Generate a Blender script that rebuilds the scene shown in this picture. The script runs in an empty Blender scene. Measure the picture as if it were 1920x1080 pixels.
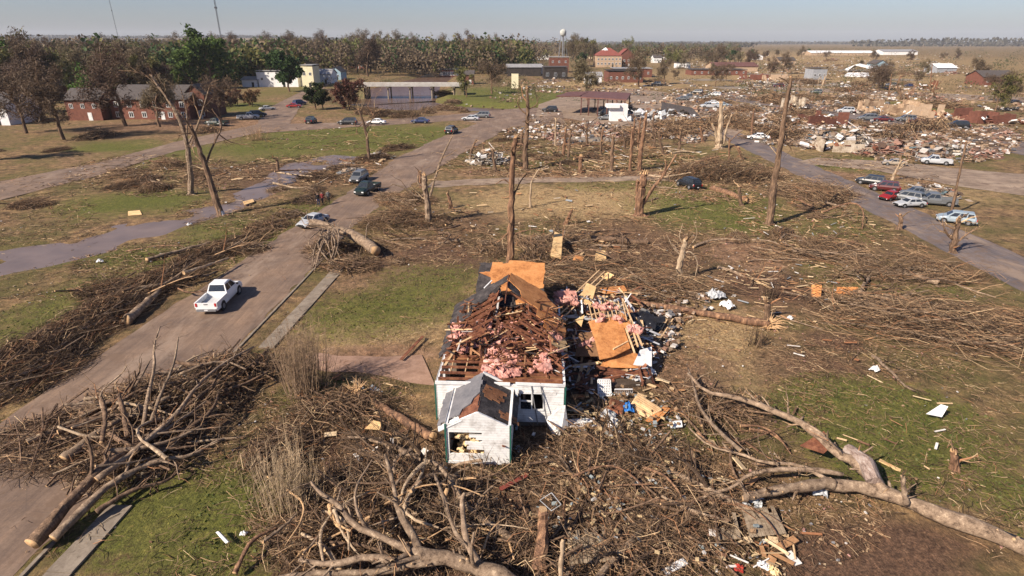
import bpy, math, random
import numpy as np
from mathutils import Vector, Matrix

# ------------------------------------------------------------ camera, light
PI = math.pi
FPX, TILT, CAMH = 1100.0, math.radians(22.8), 20.0
CT, ST = math.cos(TILT), math.sin(TILT)
S = bpy.context.scene
COL = S.collection
cd = bpy.data.cameras.new('camera'); cam = bpy.data.objects.new('camera', cd); COL.objects.link(cam)
cd.lens = 36.0 * FPX / 1920; cd.sensor_width = 36; cd.clip_end = 30000; cd.clip_start = 0.5
cam.location = (0, 0, CAMH); cam.rotation_euler = (PI / 2 - TILT, 0, 0)
S.camera = cam
SUN_EL, SUN_AZ = math.radians(37), math.atan2(-0.80, -0.60)      # compass azimuth of the sun: behind the camera, to the left
w = bpy.data.worlds.new('World'); S.world = w; w.use_nodes = True
nt = w.node_tree; bg = nt.nodes['Background']
sky = nt.nodes.new('ShaderNodeTexSky'); sky.sky_type = 'NISHITA'; sky.sun_disc = False
sky.sun_elevation = SUN_EL; sky.sun_rotation = SUN_AZ; sky.air_density = 1.0; sky.dust_density = 0.9; sky.ozone_density = 1.6
tn = nt.nodes.new('ShaderNodeMix'); tn.data_type = 'RGBA'; tn.blend_type = 'MULTIPLY'; tn.inputs[0].default_value = 1; tn.inputs[7].default_value = (0.95, 1.0, 1.27, 1)
nt.links.new(sky.outputs[0], tn.inputs[6]); nt.links.new(tn.outputs[2], bg.inputs[0]); bg.inputs[1].default_value = 0.05
sd = bpy.data.lights.new('sun', 'SUN'); so = bpy.data.objects.new('sun', sd); COL.objects.link(so)
sd.energy = 5.0; sd.angle = math.radians(0.5); sd.color = (1.0, 0.88, 0.74)
sdir = Vector((math.sin(SUN_AZ) * math.cos(SUN_EL), math.cos(SUN_AZ) * math.cos(SUN_EL), math.sin(SUN_EL)))
so.rotation_euler = sdir.to_track_quat('Z', 'Y').to_euler()
S.view_settings.view_transform = 'Standard'; S.view_settings.look = 'None'
S.view_settings.exposure = 0.78; S.view_settings.gamma = 1.0
S.cycles.max_bounces = 5; S.cycles.volume_bounces = 0

# ------------------------------------------------------------ helpers
R = random.Random(7)
NR = np.random.RandomState(11)
def G(px, py, z=0.0):
    """where the ray of a photograph pixel meets the level z"""
    u, v = (px - 960) / FPX, (py - 540) / FPX
    s = (CAMH - z) / (ST + v * CT)
    return Vector((u * s, s * (CT - v * ST), z))
def T(px, py, Y):
    """where the ray meets the upright plane at distance Y"""
    u, v = (px - 960) / FPX, (py - 540) / FPX
    s = Y / (CT - v * ST)
    return Vector((u * s, Y, CAMH - s * (ST + v * CT)))

class MB:
    def __init__(s): s.v = []; s.f = {}; s.n = 0
    def add(s, V, F, m=0):
        V = np.asarray(V, dtype=np.float32).reshape(-1, 3)
        if isinstance(F, np.ndarray): groups = {F.shape[1]: F}
        else:
            groups = {}
            for f in F: groups.setdefault(len(f), []).append(f)
        for k, a in groups.items():
            a = np.asarray(a, dtype=np.int32).reshape(-1, k) + s.n
            s.f.setdefault(k, []).append((a, m))
        s.v.append(V); s.n += len(V)
    def box(s, c, size, m=0, rot=None, taper=None):
        x, y, z = [q / 2 for q in size]
        V = np.array([[-x,-y,-z],[x,-y,-z],[x,y,-z],[-x,y,-z],[-x,-y,z],[x,-y,z],[x,y,z],[-x,y,z]], dtype=float)
        if taper: V[4:, :2] *= taper
        if rot is not None: V = V @ np.array(rot).T
        V += np.array(c)
        s.add(V, [(0,3,2,1),(4,5,6,7),(0,1,5,4),(1,2,6,5),(2,3,7,6),(3,0,4,7)], m)
    def quad(s, a, b, c, d, m=0): s.add([a, b, c, d], [(0,1,2,3)], m)
    def plate(s, pts, th, m=0):
        """a flat polygon with thickness th below it (along its normal)"""
        P = [Vector(p) for p in pts]; n = (P[1]-P[0]).cross(P[2]-P[0]).normalized(); k = len(P)
        V = [tuple(p) for p in P] + [tuple(p - n*th) for p in P]
        s.add(V, [tuple(range(k)), tuple(range(2*k-1, k-1, -1))] + [(i+k, (i+1) % k + k, (i+1) % k, i) for i in range(k)], m)
    def bar(s, a, b, wd, ht, m=0, roll=0.0):
        a = Vector(a); b = Vector(b); d = b - a; L = d.length
        if L < 1e-5: return
        q = d.to_track_quat('Y', 'Z').to_matrix() @ Matrix.Rotation(roll, 3, 'Y')
        s.box((a+b)/2, (wd, L, ht), m, q)
    def tube(s, pts, rad, sides=6, m=0, cap=None):
        P = np.array([list(p) for p in pts], dtype=float)[None]; Rr = np.array(rad, dtype=float)[None]
        tubes(s, P, Rr, sides, m, .085 if sides in (9, 11) else 0)
        if cap is not None:
            n0 = s.n - sides; s.f.setdefault(sides, []).append((np.arange(n0, n0+sides, dtype=np.int32)[None], cap))
            n1 = s.n - sides*len(pts); s.f.setdefault(sides, []).append((np.arange(n1+sides-1, n1-1, -1, dtype=np.int32)[None], cap))
    def cyl(s, a, b, r, sides=10, m=0, r2=None): s.tube([a, b], [r, r if r2 is None else r2], sides, m, cap=m)
    def build(s, name, mats, parent=None, smooth=False):
        me = bpy.data.meshes.new(name); V = np.concatenate(s.v).astype(np.float32)
        me.vertices.add(len(V)); me.vertices.foreach_set('co', V.ravel())
        idx, st, tot, mi = [], [], [], []; o = 0
        for k, L in s.f.items():
            for a, m in L:
                n = len(a); idx.append(a.ravel()); st.append(o + np.arange(n) * k); tot.append(np.full(n, k)); mi.append(np.full(n, m)); o += n*k
        idx = np.concatenate(idx).astype(np.int32)
        me.loops.add(len(idx)); me.loops.foreach_set('vertex_index', idx)
        st = np.concatenate(st).astype(np.int32); me.polygons.add(len(st)); me.polygons.foreach_set('loop_start', st)
        me.polygons.foreach_set('loop_total', np.concatenate(tot).astype(np.int32))
        me.polygons.foreach_set('material_index', np.concatenate(mi).astype(np.int32))
        me.polygons.foreach_set('use_smooth', np.full(len(st), bool(smooth)))
        for m in (mats if isinstance(mats, (list, tuple)) else [mats]): me.materials.append(m)
        me.update(calc_edges=True); me.validate()
        ob = bpy.data.objects.new(name, me); COL.objects.link(ob)
        if parent is not None: ob.parent = parent
        return ob

def tubes(mb, P, Rr, sides, m=0, jit=0.0):
    """P (N,k,3) polylines, Rr (N,k) radii -> N tubes in one go"""
    N, k, _ = P.shape
    t = np.empty_like(P); t[:, 1:-1] = P[:, 2:] - P[:, :-2]; t[:, 0] = P[:, 1]-P[:, 0]; t[:, -1] = P[:, -1]-P[:, -2]
    t /= np.maximum(np.linalg.norm(t, axis=2, keepdims=True), 1e-9)
    md = P[:, -1] - P[:, 0]; ax = np.argmin(np.abs(md), axis=1); ref = np.zeros((N, 1, 3)); ref[np.arange(N), 0, ax] = 1
    u = np.cross(t, ref); u /= np.maximum(np.linalg.norm(u, axis=2, keepdims=True), 1e-9); wv = np.cross(t, u)
    a = np.arange(sides) * 2 * PI / sides
    Rv = np.repeat(Rr[:, :, None], sides, 2)
    if jit: Rv = Rv * (1 + NR.normal(0, jit, Rv.shape))
    V = P[:, :, None, :] + Rv[:, :, :, None] * (np.cos(a)[None, None, :, None]*u[:, :, None, :] + np.sin(a)[None, None, :, None]*wv[:, :, None, :])
    b = (np.arange(N) * k * sides)[:, None, None]; r = (np.arange(k-1) * sides)[None, :, None]; j = np.arange(sides)[None, None, :]; j2 = (j+1) % sides
    F = np.stack([b+r+j, b+r+j2, b+r+sides+j2, b+r+sides+j], axis=-1).reshape(-1, 4)
    mb.add(V.reshape(-1, 3), F, m)

def rotz(a): return np.array(Matrix.Rotation(a, 3, 'Z'))
def rrot(rng, tilt=PI):
    return Matrix.Rotation(rng.uniform(0, 2*PI), 3, 'Z') @ Matrix.Rotation(rng.uniform(-tilt, tilt), 3, 'X') @ Matrix.Rotation(rng.uniform(-tilt, tilt), 3, 'Y')
def quads_cloud(mb, C, size, m=0, rng=NR, flat=0.0, aspect=0.6):
    """small leaf faces at centres C, any direction"""
    N = len(C); a = rng.normal(size=(N, 3)); a[:, 2] *= (1-flat); a /= np.linalg.norm(a, axis=1, keepdims=True)
    b = np.cross(a, rng.normal(size=(N, 3)) * np.array([1, 1, 1-flat])) ; b /= np.maximum(np.linalg.norm(b, axis=1, keepdims=True), 1e-6)
    sz = (size * rng.uniform(0.6, 1.4, N))[:, None]; a = a*sz; b = b*sz*aspect
    V = np.stack([C-a, C-b, C+a, C+b], axis=1).reshape(-1, 3)
    mb.add(V, np.arange(N*4).reshape(-1, 4), m)

# ------------------------------------------------------------ ids
USED = []
def tag(o, label, cat, group=None, kind=None):
    o['label'] = label; o['category'] = cat
    if group: o['group'] = group
    if kind: o['kind'] = kind
    return o
def thing(name, label, cat, loc=(0, 0, 0), rz=0.0, group=None):
    o = bpy.data.objects.new(name, None); COL.objects.link(o); o.location = loc; o.rotation_euler = (0, 0, rz); o.empty_display_size = .3
    return tag(o, label, cat, group)
def copy_tree(o, parent=None):
    c = o.copy(); COL.objects.link(c); c.parent = parent
    for ch in KIDS.get(o.as_pointer(), ()): copy_tree(ch, c)
    return c
KIDS = {}
def remember(o):
    KIDS[o.as_pointer()] = list(o.children)
    for c in o.children: remember(c)
PROTO_USED = set()
def place(proto, loc, rz=0.0, sc=1.0, tiltx=0.0, tilty=0.0):
    """the first use of a prototype moves it, later ones copy it with its parts"""
    if proto.as_pointer() not in PROTO_USED: PROTO_USED.add(proto.as_pointer()); o = proto
    else: o = copy_tree(proto)
    o.location = loc; o.rotation_euler = (tiltx, tilty, rz)
    o.scale = sc if isinstance(sc, (tuple, list)) else (sc, sc, sc)
    return o
def finish_protos(protos):
    for p in protos:
        if p.as_pointer() not in PROTO_USED:
            for c in list(p.children):
                for g in list(c.children): bpy.data.objects.remove(g)
                bpy.data.objects.remove(c)
            bpy.data.objects.remove(p)
# repeats get their words from the landmarks round them
LANDMARKS = []          # (phrase, x, y)
REPEATS = []            # (object, look)
ORD = ['', 'second ', 'third ', 'fourth ', 'fifth ', 'sixth ', 'seventh ', 'eighth ', 'ninth ', 'tenth ']
ORD += [w_ + ' ' for w_ in 'eleventh twelfth thirteenth fourteenth fifteenth sixteenth seventeenth eighteenth nineteenth twentieth'.split()]
for t_ in ('twenty', 'thirty', 'forty', 'fifty', 'sixty', 'seventy', 'eighty', 'ninety'):
    if t_ != 'twenty': ORD.append(t_[:-1] + 'ieth ')
    for u_ in 'first second third fourth fifth sixth seventh eighth ninth'.split(): ORD.append(t_ + '-' + u_ + ' ')
def repeat(o, look, cat, group):
    o['category'] = cat; o['group'] = group; o['label'] = look; REPEATS.append((o, look)); return o
def word_repeats():
    buckets = {}
    for o, look in REPEATS:
        x, y = o.location.x, o.location.y
        best = min(LANDMARKS, key=lambda l: (l[1]-x)**2 + ((l[2]-y)*0.8)**2 )
        dx, dy = x-best[1], y-best[2]
        rel = ('right of' if dx > 0 else 'left of') if abs(dx) > abs(dy) else ('beyond' if dy > 0 else 'in front of')
        buckets.setdefault((look, rel, best[0]), []).append((math.hypot(dx, dy), o))
    for (look, rel, ph), L in buckets.items():
        L.sort(key=lambda q: q[0])
        for i, (d, o) in enumerate(L):
            if len(L) == 1: o['label'] = f'{look} {rel} {ph}'
            elif i == 0: o['label'] = f'{look}, nearest {rel} {ph}'
            else: o['label'] = f'{look}, {ORD[min(i, len(ORD)-1)]}out {rel} {ph}'

# ------------------------------------------------------------ materials
def lk(t, a, b): t.links.new(a, b)
def ramp(t, fac, stops, interp='LINEAR'):
    n = t.nodes.new('ShaderNodeValToRGB'); n.color_ramp.interpolation = interp
    while len(n.color_ramp.elements) < len(stops): n.color_ramp.elements.new(0.5)
    for e, (p, c) in zip(n.color_ramp.elements, stops): e.position = p; e.color = (*c, 1) if len(c) == 3 else c
    if fac is not None: lk(t, fac, n.inputs[0])
    return n.outputs[0]
def noise(t, vec, scale, detail=4, rough=0.6, dist=0.0):
    n = t.nodes.new('ShaderNodeTexNoise'); n.inputs['Scale'].default_value = scale; n.inputs['Detail'].default_value = detail
    n.inputs['Roughness'].default_value = rough; n.inputs['Distortion'].default_value = dist
    if vec is not None: lk(t, vec, n.inputs['Vector'])
    return n.outputs['Fac']
def mix(t, fac, a, b, mode='MIX'):
    n = t.nodes.new('ShaderNodeMix'); n.data_type = 'RGBA'; n.blend_type = mode
    for s, q in ((n.inputs[0], fac), (n.inputs[6], a), (n.inputs[7], b)):
        if isinstance(q, (float, int)): s.default_value = q
        elif isinstance(q, tuple): s.default_value = (*q, 1)
        else: lk(t, q, s)
    return n.outputs[2]
def mth(t, op, a, b=0.0, c=None, clamp=False):
    n = t.nodes.new('ShaderNodeMath'); n.operation = op; n.use_clamp = clamp
    for s, q in zip(n.inputs, (a, b, c)):
        if q is None: continue
        if isinstance(q, (float, int)): s.default_value = q
        else: lk(t, q, s)
    return n.outputs[0]
def coords(t, kind='Object', stretch=(1, 1, 1)):
    n = t.nodes.new('ShaderNodeTexCoord'); m = t.nodes.new('ShaderNodeMapping'); m.inputs['Scale'].default_value = stretch
    lk(t, n.outputs[kind], m.inputs[0]); return m.outputs[0]
def newmat(name):
    m = bpy.data.materials.new(name); m.use_nodes = True; t = m.node_tree; return m, t, t.nodes['Principled BSDF']
def bump(t, bs, h, strength=0.4, dist=0.05):
    n = t.nodes.new('ShaderNodeBump'); n.inputs['Strength'].default_value = strength; n.inputs['Distance'].default_value = dist
    lk(t, h, n.inputs['Height']); lk(t, n.outputs[0], bs.inputs['Normal'])
def mat(name, cols, scale=3.0, rough=0.85, stretch=(1, 1, 1), bmp=0.3, rand=0.0, metal=0.0, detail=5, spec=0.3, per_island=0.0, coat=0.0, dist=0.0):
    m, t, bs = newmat(name); c = coords(t, 'Object', stretch)
    nz = mth(t, 'MULTIPLY_ADD', noise(t, c, scale, detail, 0.65, dist), 0.62, mth(t, 'MULTIPLY', noise(t, c, scale*6.5, 4, 0.75, 0.5), 0.38))
    k = len(cols); out = ramp(t, nz, [(0.37 + 0.26*i/max(1, k-1), q) for i, q in enumerate(cols)]) if k > 1 else None
    if k == 1: out = mix(t, mth(t, 'MULTIPLY', nz, 0.35), cols[0], tuple(q*0.7 for q in cols[0]))
    if rand or per_island:
        h = t.nodes.new('ShaderNodeHueSaturation'); h.inputs['Saturation'].default_value = 1.0
        if rand: src = t.nodes.new('ShaderNodeObjectInfo').outputs['Random']; amt = rand
        else: src = t.nodes.new('ShaderNodeNewGeometry').outputs['Random Per Island']; amt = per_island
        lk(t, mth(t, 'MULTIPLY_ADD', src, 2*amt, 1-amt), h.inputs['Value']); lk(t, out, h.inputs['Color']); out = h.outputs[0]
    lk(t, out, bs.inputs['Base Color']); bs.inputs['Roughness'].default_value = rough; bs.inputs['Metallic'].default_value = metal
    bs.inputs['Specular IOR Level'].default_value = spec; bs.inputs['Coat Weight'].default_value = coat
    if bmp: bump(t, bs, noise(t, c, scale*3, 4), bmp, 0.03)
    return m
def islands(name, stops, rough=0.9, scale=6.0):
    """every loose piece takes a colour of its own out of the stops"""
    m, t, bs = newmat(name); g = t.nodes.new('ShaderNodeNewGeometry').outputs['Random Per Island']
    c = ramp(t, g, stops, 'CONSTANT'); nz = noise(t, coords(t), scale, 3)
    lk(t, mix(t, 0.55, c, ramp(t, nz, [(0.3, (0.45, 0.42, 0.4)), (0.7, (1.25, 1.2, 1.15))]), 'MULTIPLY'), bs.inputs['Base Color'])
    bs.inputs['Roughness'].default_value = rough; bs.inputs['Specular IOR Level'].default_value = 0.2
    return m
TWIG = islands('twig', [(0, (.06, .036, .022)), (.18, (.16, .105, .064)), (.42, (.28, .185, .11)), (.68, (.40, .265, .155)), (.84, (.33, .17, .09)), (.92, (.58, .43, .26))])
TWIGD = islands('twig_dark', [(0, (.03, .02, .014)), (.3, (.075, .05, .034)), (.6, (.14, .095, .063)), (.85, (.22, .15, .095)), (.95, (.34, .2, .11))])
BARK = mat('bark_grey', [(0.045, 0.028, 0.019), (0.17, 0.117, 0.078), (0.24, 0.17, 0.115), (0.42, 0.315, 0.215)], 3.4, stretch=(1, 1, 1), bmp=0.9, rand=0.2)
BARKD = mat('bark_brown', [(0.045, 0.028, 0.018), (0.13, 0.08, 0.05), (0.26, 0.165, 0.10)], 2.5, stretch=(2, 2, 0.5), bmp=0.9, rand=0.2)
BARKT = mat('bark_torn', [(0.05, 0.030, 0.02), (0.16, 0.085, 0.05), (0.38, 0.22, 0.12)], 1.6, stretch=(3, 3, 0.45), bmp=0.8)
SPLINT = mat('splintered_wood', [(0.34, 0.19, 0.09), (0.62, 0.42, 0.23)], 5, stretch=(3, 3, .6), bmp=0.6)
BARE = mat('stripped_wood', [(0.17, 0.115, 0.075), (0.34, 0.25, 0.165), (0.54, 0.41, 0.27)], 1.4, stretch=(2, 2, .6), bmp=0.7)
def leafmat(name, a, b, tr=0.25, rand=0.25):
    m, t, bs = newmat(name); g = t.nodes.new('ShaderNodeNewGeometry').outputs['Random Per Island']
    c = ramp(t, g, [(0, a), (1, b)]); h = t.nodes.new('ShaderNodeHueSaturation')
    o = t.nodes.new('ShaderNodeObjectInfo').outputs['Random']; lk(t, mth(t, 'MULTIPLY_ADD', o, 2*rand, 1-rand), h.inputs['Value'])
    lk(t, mth(t, 'MULTIPLY_ADD', o, 0.05, 0.475), h.inputs['Hue']); lk(t, c, h.inputs['Color'])
    lk(t, h.outputs[0], bs.inputs['Base Color']); bs.inputs['Roughness'].default_value = 0.7; bs.inputs['Specular IOR Level'].default_value = 0.2
    tl = t.nodes.new('ShaderNodeBsdfTranslucent'); lk(t, h.outputs[0], tl.inputs[0]); ms = t.nodes.new('ShaderNodeMixShader'); ms.inputs[0].default_value = tr
    lk(t, bs.outputs[0], ms.inputs[1]); lk(t, tl.outputs[0], ms.inputs[2]); lk(t, ms.outputs[0], t.nodes['Material Output'].inputs[0])
    return m
L_GREEN = leafmat('leaf_green', (0.035, 0.068, 0.014), (0.12, 0.17, 0.035))
L_DARK = leafmat('leaf_dark', (0.02, 0.038, 0.012), (0.06, 0.085, 0.026))
L_SPRING = leafmat('leaf_spring', (0.08, 0.085, 0.025), (0.19, 0.175, 0.06))
L_BUD = leafmat('leaf_bud', (0.085, 0.060, 0.038), (0.19, 0.14, 0.088))
L_RUSSET = leafmat('leaf_russet', (0.10, 0.05, 0.03), (0.20, 0.10, 0.06))
CONC = mat('concrete', [(0.15, 0.118, 0.088), (0.28, 0.23, 0.175)], 1.3, bmp=0.3)
WHITE = mat('white_paint', [(0.50, 0.50, 0.50), (0.78, 0.77, 0.75)], 1.3, rough=0.6, bmp=0.1)
PLYWOOD = mat('plywood', [(0.26, 0.095, 0.03), (0.50, 0.21, 0.07), (0.60, 0.29, 0.11)], 1.1, bmp=0.25, rand=0.15)
PLYPALE = mat('plywood_pale', [(0.50, 0.30, 0.13), (0.72, 0.50, 0.25)], 1.5, bmp=0.2, rand=0.15)
LUMBER = mat('old_lumber', [(0.05, 0.020, 0.012), (0.15, 0.055, 0.030), (0.25, 0.115, 0.06)], 3, stretch=(1, 1, 1), bmp=0.3, per_island=0.55)
LUMNEW = mat('pale_lumber', [(0.42, 0.26, 0.13), (0.68, 0.48, 0.28)], 4, bmp=0.2, per_island=0.3)
SHING = mat('shingles', [(0.018, 0.015, 0.015), (0.045, 0.038, 0.037), (0.10, 0.085, 0.08)], 2.2, bmp=0.6)
PINK = mat('pink_insulation', [(0.24, 0.10, 0.075), (0.50, 0.235, 0.19), (0.66, 0.40, 0.33)], 2.5, bmp=0.8, per_island=0.2)
YELF = mat('yellow_foam', [(0.42, 0.29, 0.13), (0.72, 0.56, 0.33)], 2.5, bmp=0.6, per_island=0.2)
BRICK = mat('red_brick', [(0.10, 0.040, 0.028), (0.19, 0.075, 0.05)], 1.5, bmp=0.3, rand=0.12)
TRIMG = mat('green_trim', [(0.012, 0.075, 0.055), (0.02, 0.11, 0.08)], 3, bmp=0)
GLASS = mat('window_glass', [(0.015, 0.018, 0.022), (0.03, 0.035, 0.04)], 1, rough=0.08, bmp=0, spec=0.8)
GREYC = mat('grey_sheet_metal', [(.25, .26, .27), (.55, .56, .57)], 3, rough=.5)
STEEL = mat('grey_steel', [(0.22, 0.22, 0.23), (0.35, 0.35, 0.36)], 2, rough=0.5, metal=0.6, bmp=0.1)
TIRE = mat('tyre_rubber', [(0.015, 0.015, 0.015), (0.03, 0.03, 0.03)], 5, bmp=0)
# ------------------------------------------------------------ the ground and the roads
def lerp_edge(tab, Y): return np.interp(Y, [q[1] for q in tab], [q[0] for q in tab])
ROAD_L = [(-31.5, -30), (-29.6, 20), (-28.6, 36), (-27.6, 47), (-25.6, 67), (-24.0, 79), (-21.6, 108), (-17.5, 130), (-11.5, 152), (-7.5, 166)]
ROAD_R = [(-21.4, -30), (-20.0, 20), (-19.5, 38), (-19.1, 50), (-18.9, 63), (-17.6, 76), (-13.2, 97), (-9.5, 115), (-5, 133), (-1.0, 150), (4, 166)]
RIVER = [(-52, 470, 7), (-49, 400, 9), (-52, 320, 13), (-53, 265, 19), (-46, 230, 15), (-30, 210, 10), (-4, 203, 6), (18, 205, 3.5)]
DITCH = [(-62, 38, 3.4), (-52, 52, 4.4), (-45.5, 61, 3.6), (-41.5, 69, 2.8), (-37.5, 77, 1.9), (-36.5, 90, 2.4), (-34.5, 104, 5.0), (-31, 113, 3.2)]
def chain_dist(X, Y, chain):
    best = np.full(X.shape, 1e9)
    for (x0, y0, r0), (x1, y1, r1) in zip(chain[:-1], chain[1:]):
        dx, dy = x1-x0, y1-y0; t = np.clip(((X-x0)*dx + (Y-y0)*dy) / (dx*dx+dy*dy), 0, 1)
        best = np.minimum(best, np.hypot(X-x0-t*dx, Y-y0-t*dy) - (r0 + t*(r1-r0)))
    return best
def vnoise(X, Y, s, seed):
    """smooth value noise"""
    g = np.random.RandomState(seed).rand(256, 256); x = X/s; y = Y/s; xi = np.floor(x).astype(int); yi = np.floor(y).astype(int)
    fx = x-xi; fy = y-yi; fx = fx*fx*(3-2*fx); fy = fy*fy*(3-2*fy); q = lambda a, b: g[a % 256, b % 256]
    return (q(xi, yi)*(1-fx)+q(xi+1, yi)*fx)*(1-fy) + (q(xi, yi+1)*(1-fx)+q(xi+1, yi+1)*fx)*fy
def height(X, Y):
    z = -2.4*np.clip(1 - (chain_dist(X, Y, RIVER)+2)/9.0, 0, 1)**0.8
    z += -0.45*np.clip(1 - (chain_dist(X, Y, DITCH)+1.0)/3.0, 0, 1)
    z += 1.0*np.clip(1 - chain_dist(X, Y, DITCH)/2.0, 0, 1)*np.clip(vnoise(X+500, Y, 3.4, 15)-.5, 0, .3)
    rough = np.clip((np.abs(X + 24) - 7)/4, 0, 1) * np.clip((np.abs(X-49) - 6)/4, 0, 1) * np.clip((Y-12)/8, 0, 1)
    near = np.clip((160-Y)/30, 0, 1)*rough
    z += near * (0.16*(vnoise(X, Y, 4.5, 1)-0.6) + 0.08*(vnoise(X, Y, 1.6, 2)-0.6))
    z += np.clip((Y-1700)/2500, 0, 1) * np.clip((-X-200)/1500, 0, 1) * 46 * (0.6+0.5*vnoise(X, Y, 700, 5))
    return z
def hz(x, y): return float(height(np.array([x]), np.array([y]))[0])
# colour zones: kind, pixel centre, pixel half sizes (turned into metres on the ground), weight
ZONES = [
 ('green', 330, 980, 190, 110, 1), ('green', 1690, 820, 150, 95, 1.25), ('green', 1560, 790, 80, 45, 1), ('green', 1260, 800, 110, 40, .55),
 ('green', 700, 590, 120, 50, .75), ('green', 800, 530, 90, 40, .55), ('green', 450, 450, 130, 40, .7), ('green', 330, 480, 160, 22, .8), ('green', 230, 540, 90, 40, .7), ('green', 560, 390, 70, 22, .7),
 ('green', 650, 262, 190, 25, 1.15), ('green', 540, 270, 110, 28, .9), ('green', 800, 250, 60, 16, 1), ('green', 320, 290, 130, 20, .7), ('green', 250, 380, 120, 25, .9), ('green', 230, 275, 70, 10, .9),
 ('green', 960, 185, 130, 20, 1.2), ('green', 700, 185, 60, 14, .8), ('green', 450, 200, 70, 9, .8), ('green', 560, 165, 40, 20, .5), ('green', 1320, 390, 130, 40, .95), ('green', 1180, 345, 130, 12, .5),
 ('green', 1000, 300, 160, 22, .5), ('green', 1620, 310, 90, 16, .9), ('green', 1760, 290, 90, 10, 1), ('green', 1650, 255, 90, 12, .7), ('green', 1430, 205, 90, 10, .6), ('green', 1700, 200, 90, 10, .7), ('green', 1250, 300, 160, 18, .45), ('green', 1560, 430, 90, 35, .4), ('green', 1640, 530, 110, 50, .35),
 ('green', 900, 880, 60, 20, .8), ('green', 640, 760, 80, 40, .45), ('green', 60, 620, 120, 120, .5), ('green', 60, 950, 110, 200, .7), ('green', 1880, 900, 90, 150, .7), ('green', 1500, 200, 100, 14, .45),
 ('dry', 1320, 630, 130, 50, .9), ('dry', 1100, 375, 210, 28, 1.0), ('dry', 720, 640, 140, 40, .55), ('dry', 1390, 690, 130, 50, .55), ('dry', 470, 500, 120, 14, .6), ('dry', 700, 470, 90, 30, .4), ('dry', 640, 300, 100, 14, .3),
 ('dry', 1250, 245, 260, 14, .85), ('dry', 1700, 180, 180, 12, .9), ('dry', 1560, 150, 400, 20, .5), ('dry', 1500, 115, 400, 16, .5), ('dry', 1400, 260, 120, 25, .5), ('dry', 1150, 160, 130, 10, .7), ('dry', 1780, 360, 100, 20, .35), ('dry', 1650, 110, 300, 15, .3),
 ('mud', 800, 480, 110, 35, .8), ('mud', 1450, 540, 120, 50, .8), ('mud', 1520, 700, 110, 50, .6), ('mud', 1640, 1040, 190, 70, 1.1), ('mud', 620, 330, 130, 30, .4), ('mud', 1200, 480, 160, 60, .6), ('mud', 1280, 700, 90, 60, .5),
 ('mud', 480, 330, 100, 30, .5), ('mud', 280, 590, 110, 22, .5), ('mud', 1100, 900, 320, 130, .75), ('mud', 620, 880, 130, 90, .6), ('mud', 760, 1000, 260, 110, .9), ('mud', 330, 780, 150, 90, .9), ('mud', 1100, 300, 250, 22, .45), ('mud', 880, 420, 70, 25, .4), ('mud', 1680, 480, 160, 40, .3), ('mud', 300, 240, 160, 14, .5), ('mud', 560, 340, 150, 12, .4),
 ('mud', 1570, 650, 60, 20, .8), ('mud', 1150, 560, 130, 60, .4), ('mud', 1200, 210, 200, 14, .3),
 ('clay', 730, 680, 110, 24, .9), ('clay', 770, 705, 60, 10, 1), ('clay', 1400, 475, 80, 26, .9), ('clay', 1150, 325, 300, 9, .75), ('clay', 740, 500, 60, 26, .35), ('clay', 1200, 690, 160, 60, .35), ('clay', 660, 530, 50, 18, .4), ('clay', 420, 232, 260, 12, .6), ('clay', 1100, 215, 260, 20, .7),
 ('clay', 1660, 325, 160, 14, .75), ('clay', 1320, 200, 120, 20, .65), ('clay', 480, 262, 70, 8, .5), ('clay', 250, 295, 120, 12, .75), ('clay', 1420, 600, 110, 40, .25), ('clay', 1400, 480, 60, 20, .6),
]
def zone_weights(X, Y):
    W = {k: np.zeros(X.shape) for k in ('green', 'dry', 'mud', 'clay')}
    wx = X + 3.0*(vnoise(X, Y, 6, 21)-.5) + (Y/60)*2*(vnoise(X, Y, 14, 23)-.5); wy = Y + 3.0*(vnoise(X, Y, 6, 22)-.5) + (Y/60)*2*(vnoise(X, Y, 14, 24)-.5)
    for k, px, py, rx, ry, wt in ZONES:
        c = G(px, py); n = G(px+rx, py); a = G(px, py+ry); b = G(px, max(84, py-ry)); hx = n.x-c.x; y0 = (a.y+b.y)/2; hy = (b.y-a.y)/2
        d = np.sqrt(((wx-c.x)/hx)**2 + ((wy-y0)/hy)**2); W[k] = np.maximum(W[k], wt*np.clip(1.35-d, 0, 1)**0.7)
    return W
def grow_axis(lo, hi, step, far_lo, far_hi, g):
    a = list(np.arange(lo, hi, step)); s = step
    while a[-1] < far_hi: s *= g; a.append(a[-1]+s)
    s = step; b = [lo]
    while b[-1] > far_lo: s *= g; b.append(b[-1]-s)
    return np.array(b[:0:-1] + a)
gx = grow_axis(-75, 100, 0.7, -7000, 7000, 1.075); gy = grow_axis(8, 150, 0.6, -60, 9000, 1.045)
GX, GY = np.meshgrid(gx, gy); GZ = height(GX, GY); nx, ny = len(gx), len(gy)
mb = MB(); i0 = (np.arange(ny-1)[:, None]*nx + np.arange(nx-1)[None, :]).ravel()
mb.add(np.stack([GX, GY, GZ], -1).reshape(-1, 3), np.stack([i0, i0+1, i0+nx+1, i0+nx], 1))
m, t, bs = newmat('ground_soil_and_grass')
P0 = coords(t, 'Object')
att = t.nodes.new('ShaderNodeAttribute'); att.attribute_name = 'zone'; sp = t.nodes.new('ShaderNodeSeparateColor'); lk(t, att.outputs['Color'], sp.inputs[0])
big = noise(t, P0, 0.12, 5, 0.7); mid = noise(t, P0, 0.8, 5, 0.7, 0.4); fine = noise(t, P0, 6.0, 4, 0.75); fib = noise(t, coords(t, 'Object', (5, 2.0, 1)), 1.1, 5, 0.85, 1.6); spk = noise(t, P0, 2.1, 6, 0.85, 0.8)
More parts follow.
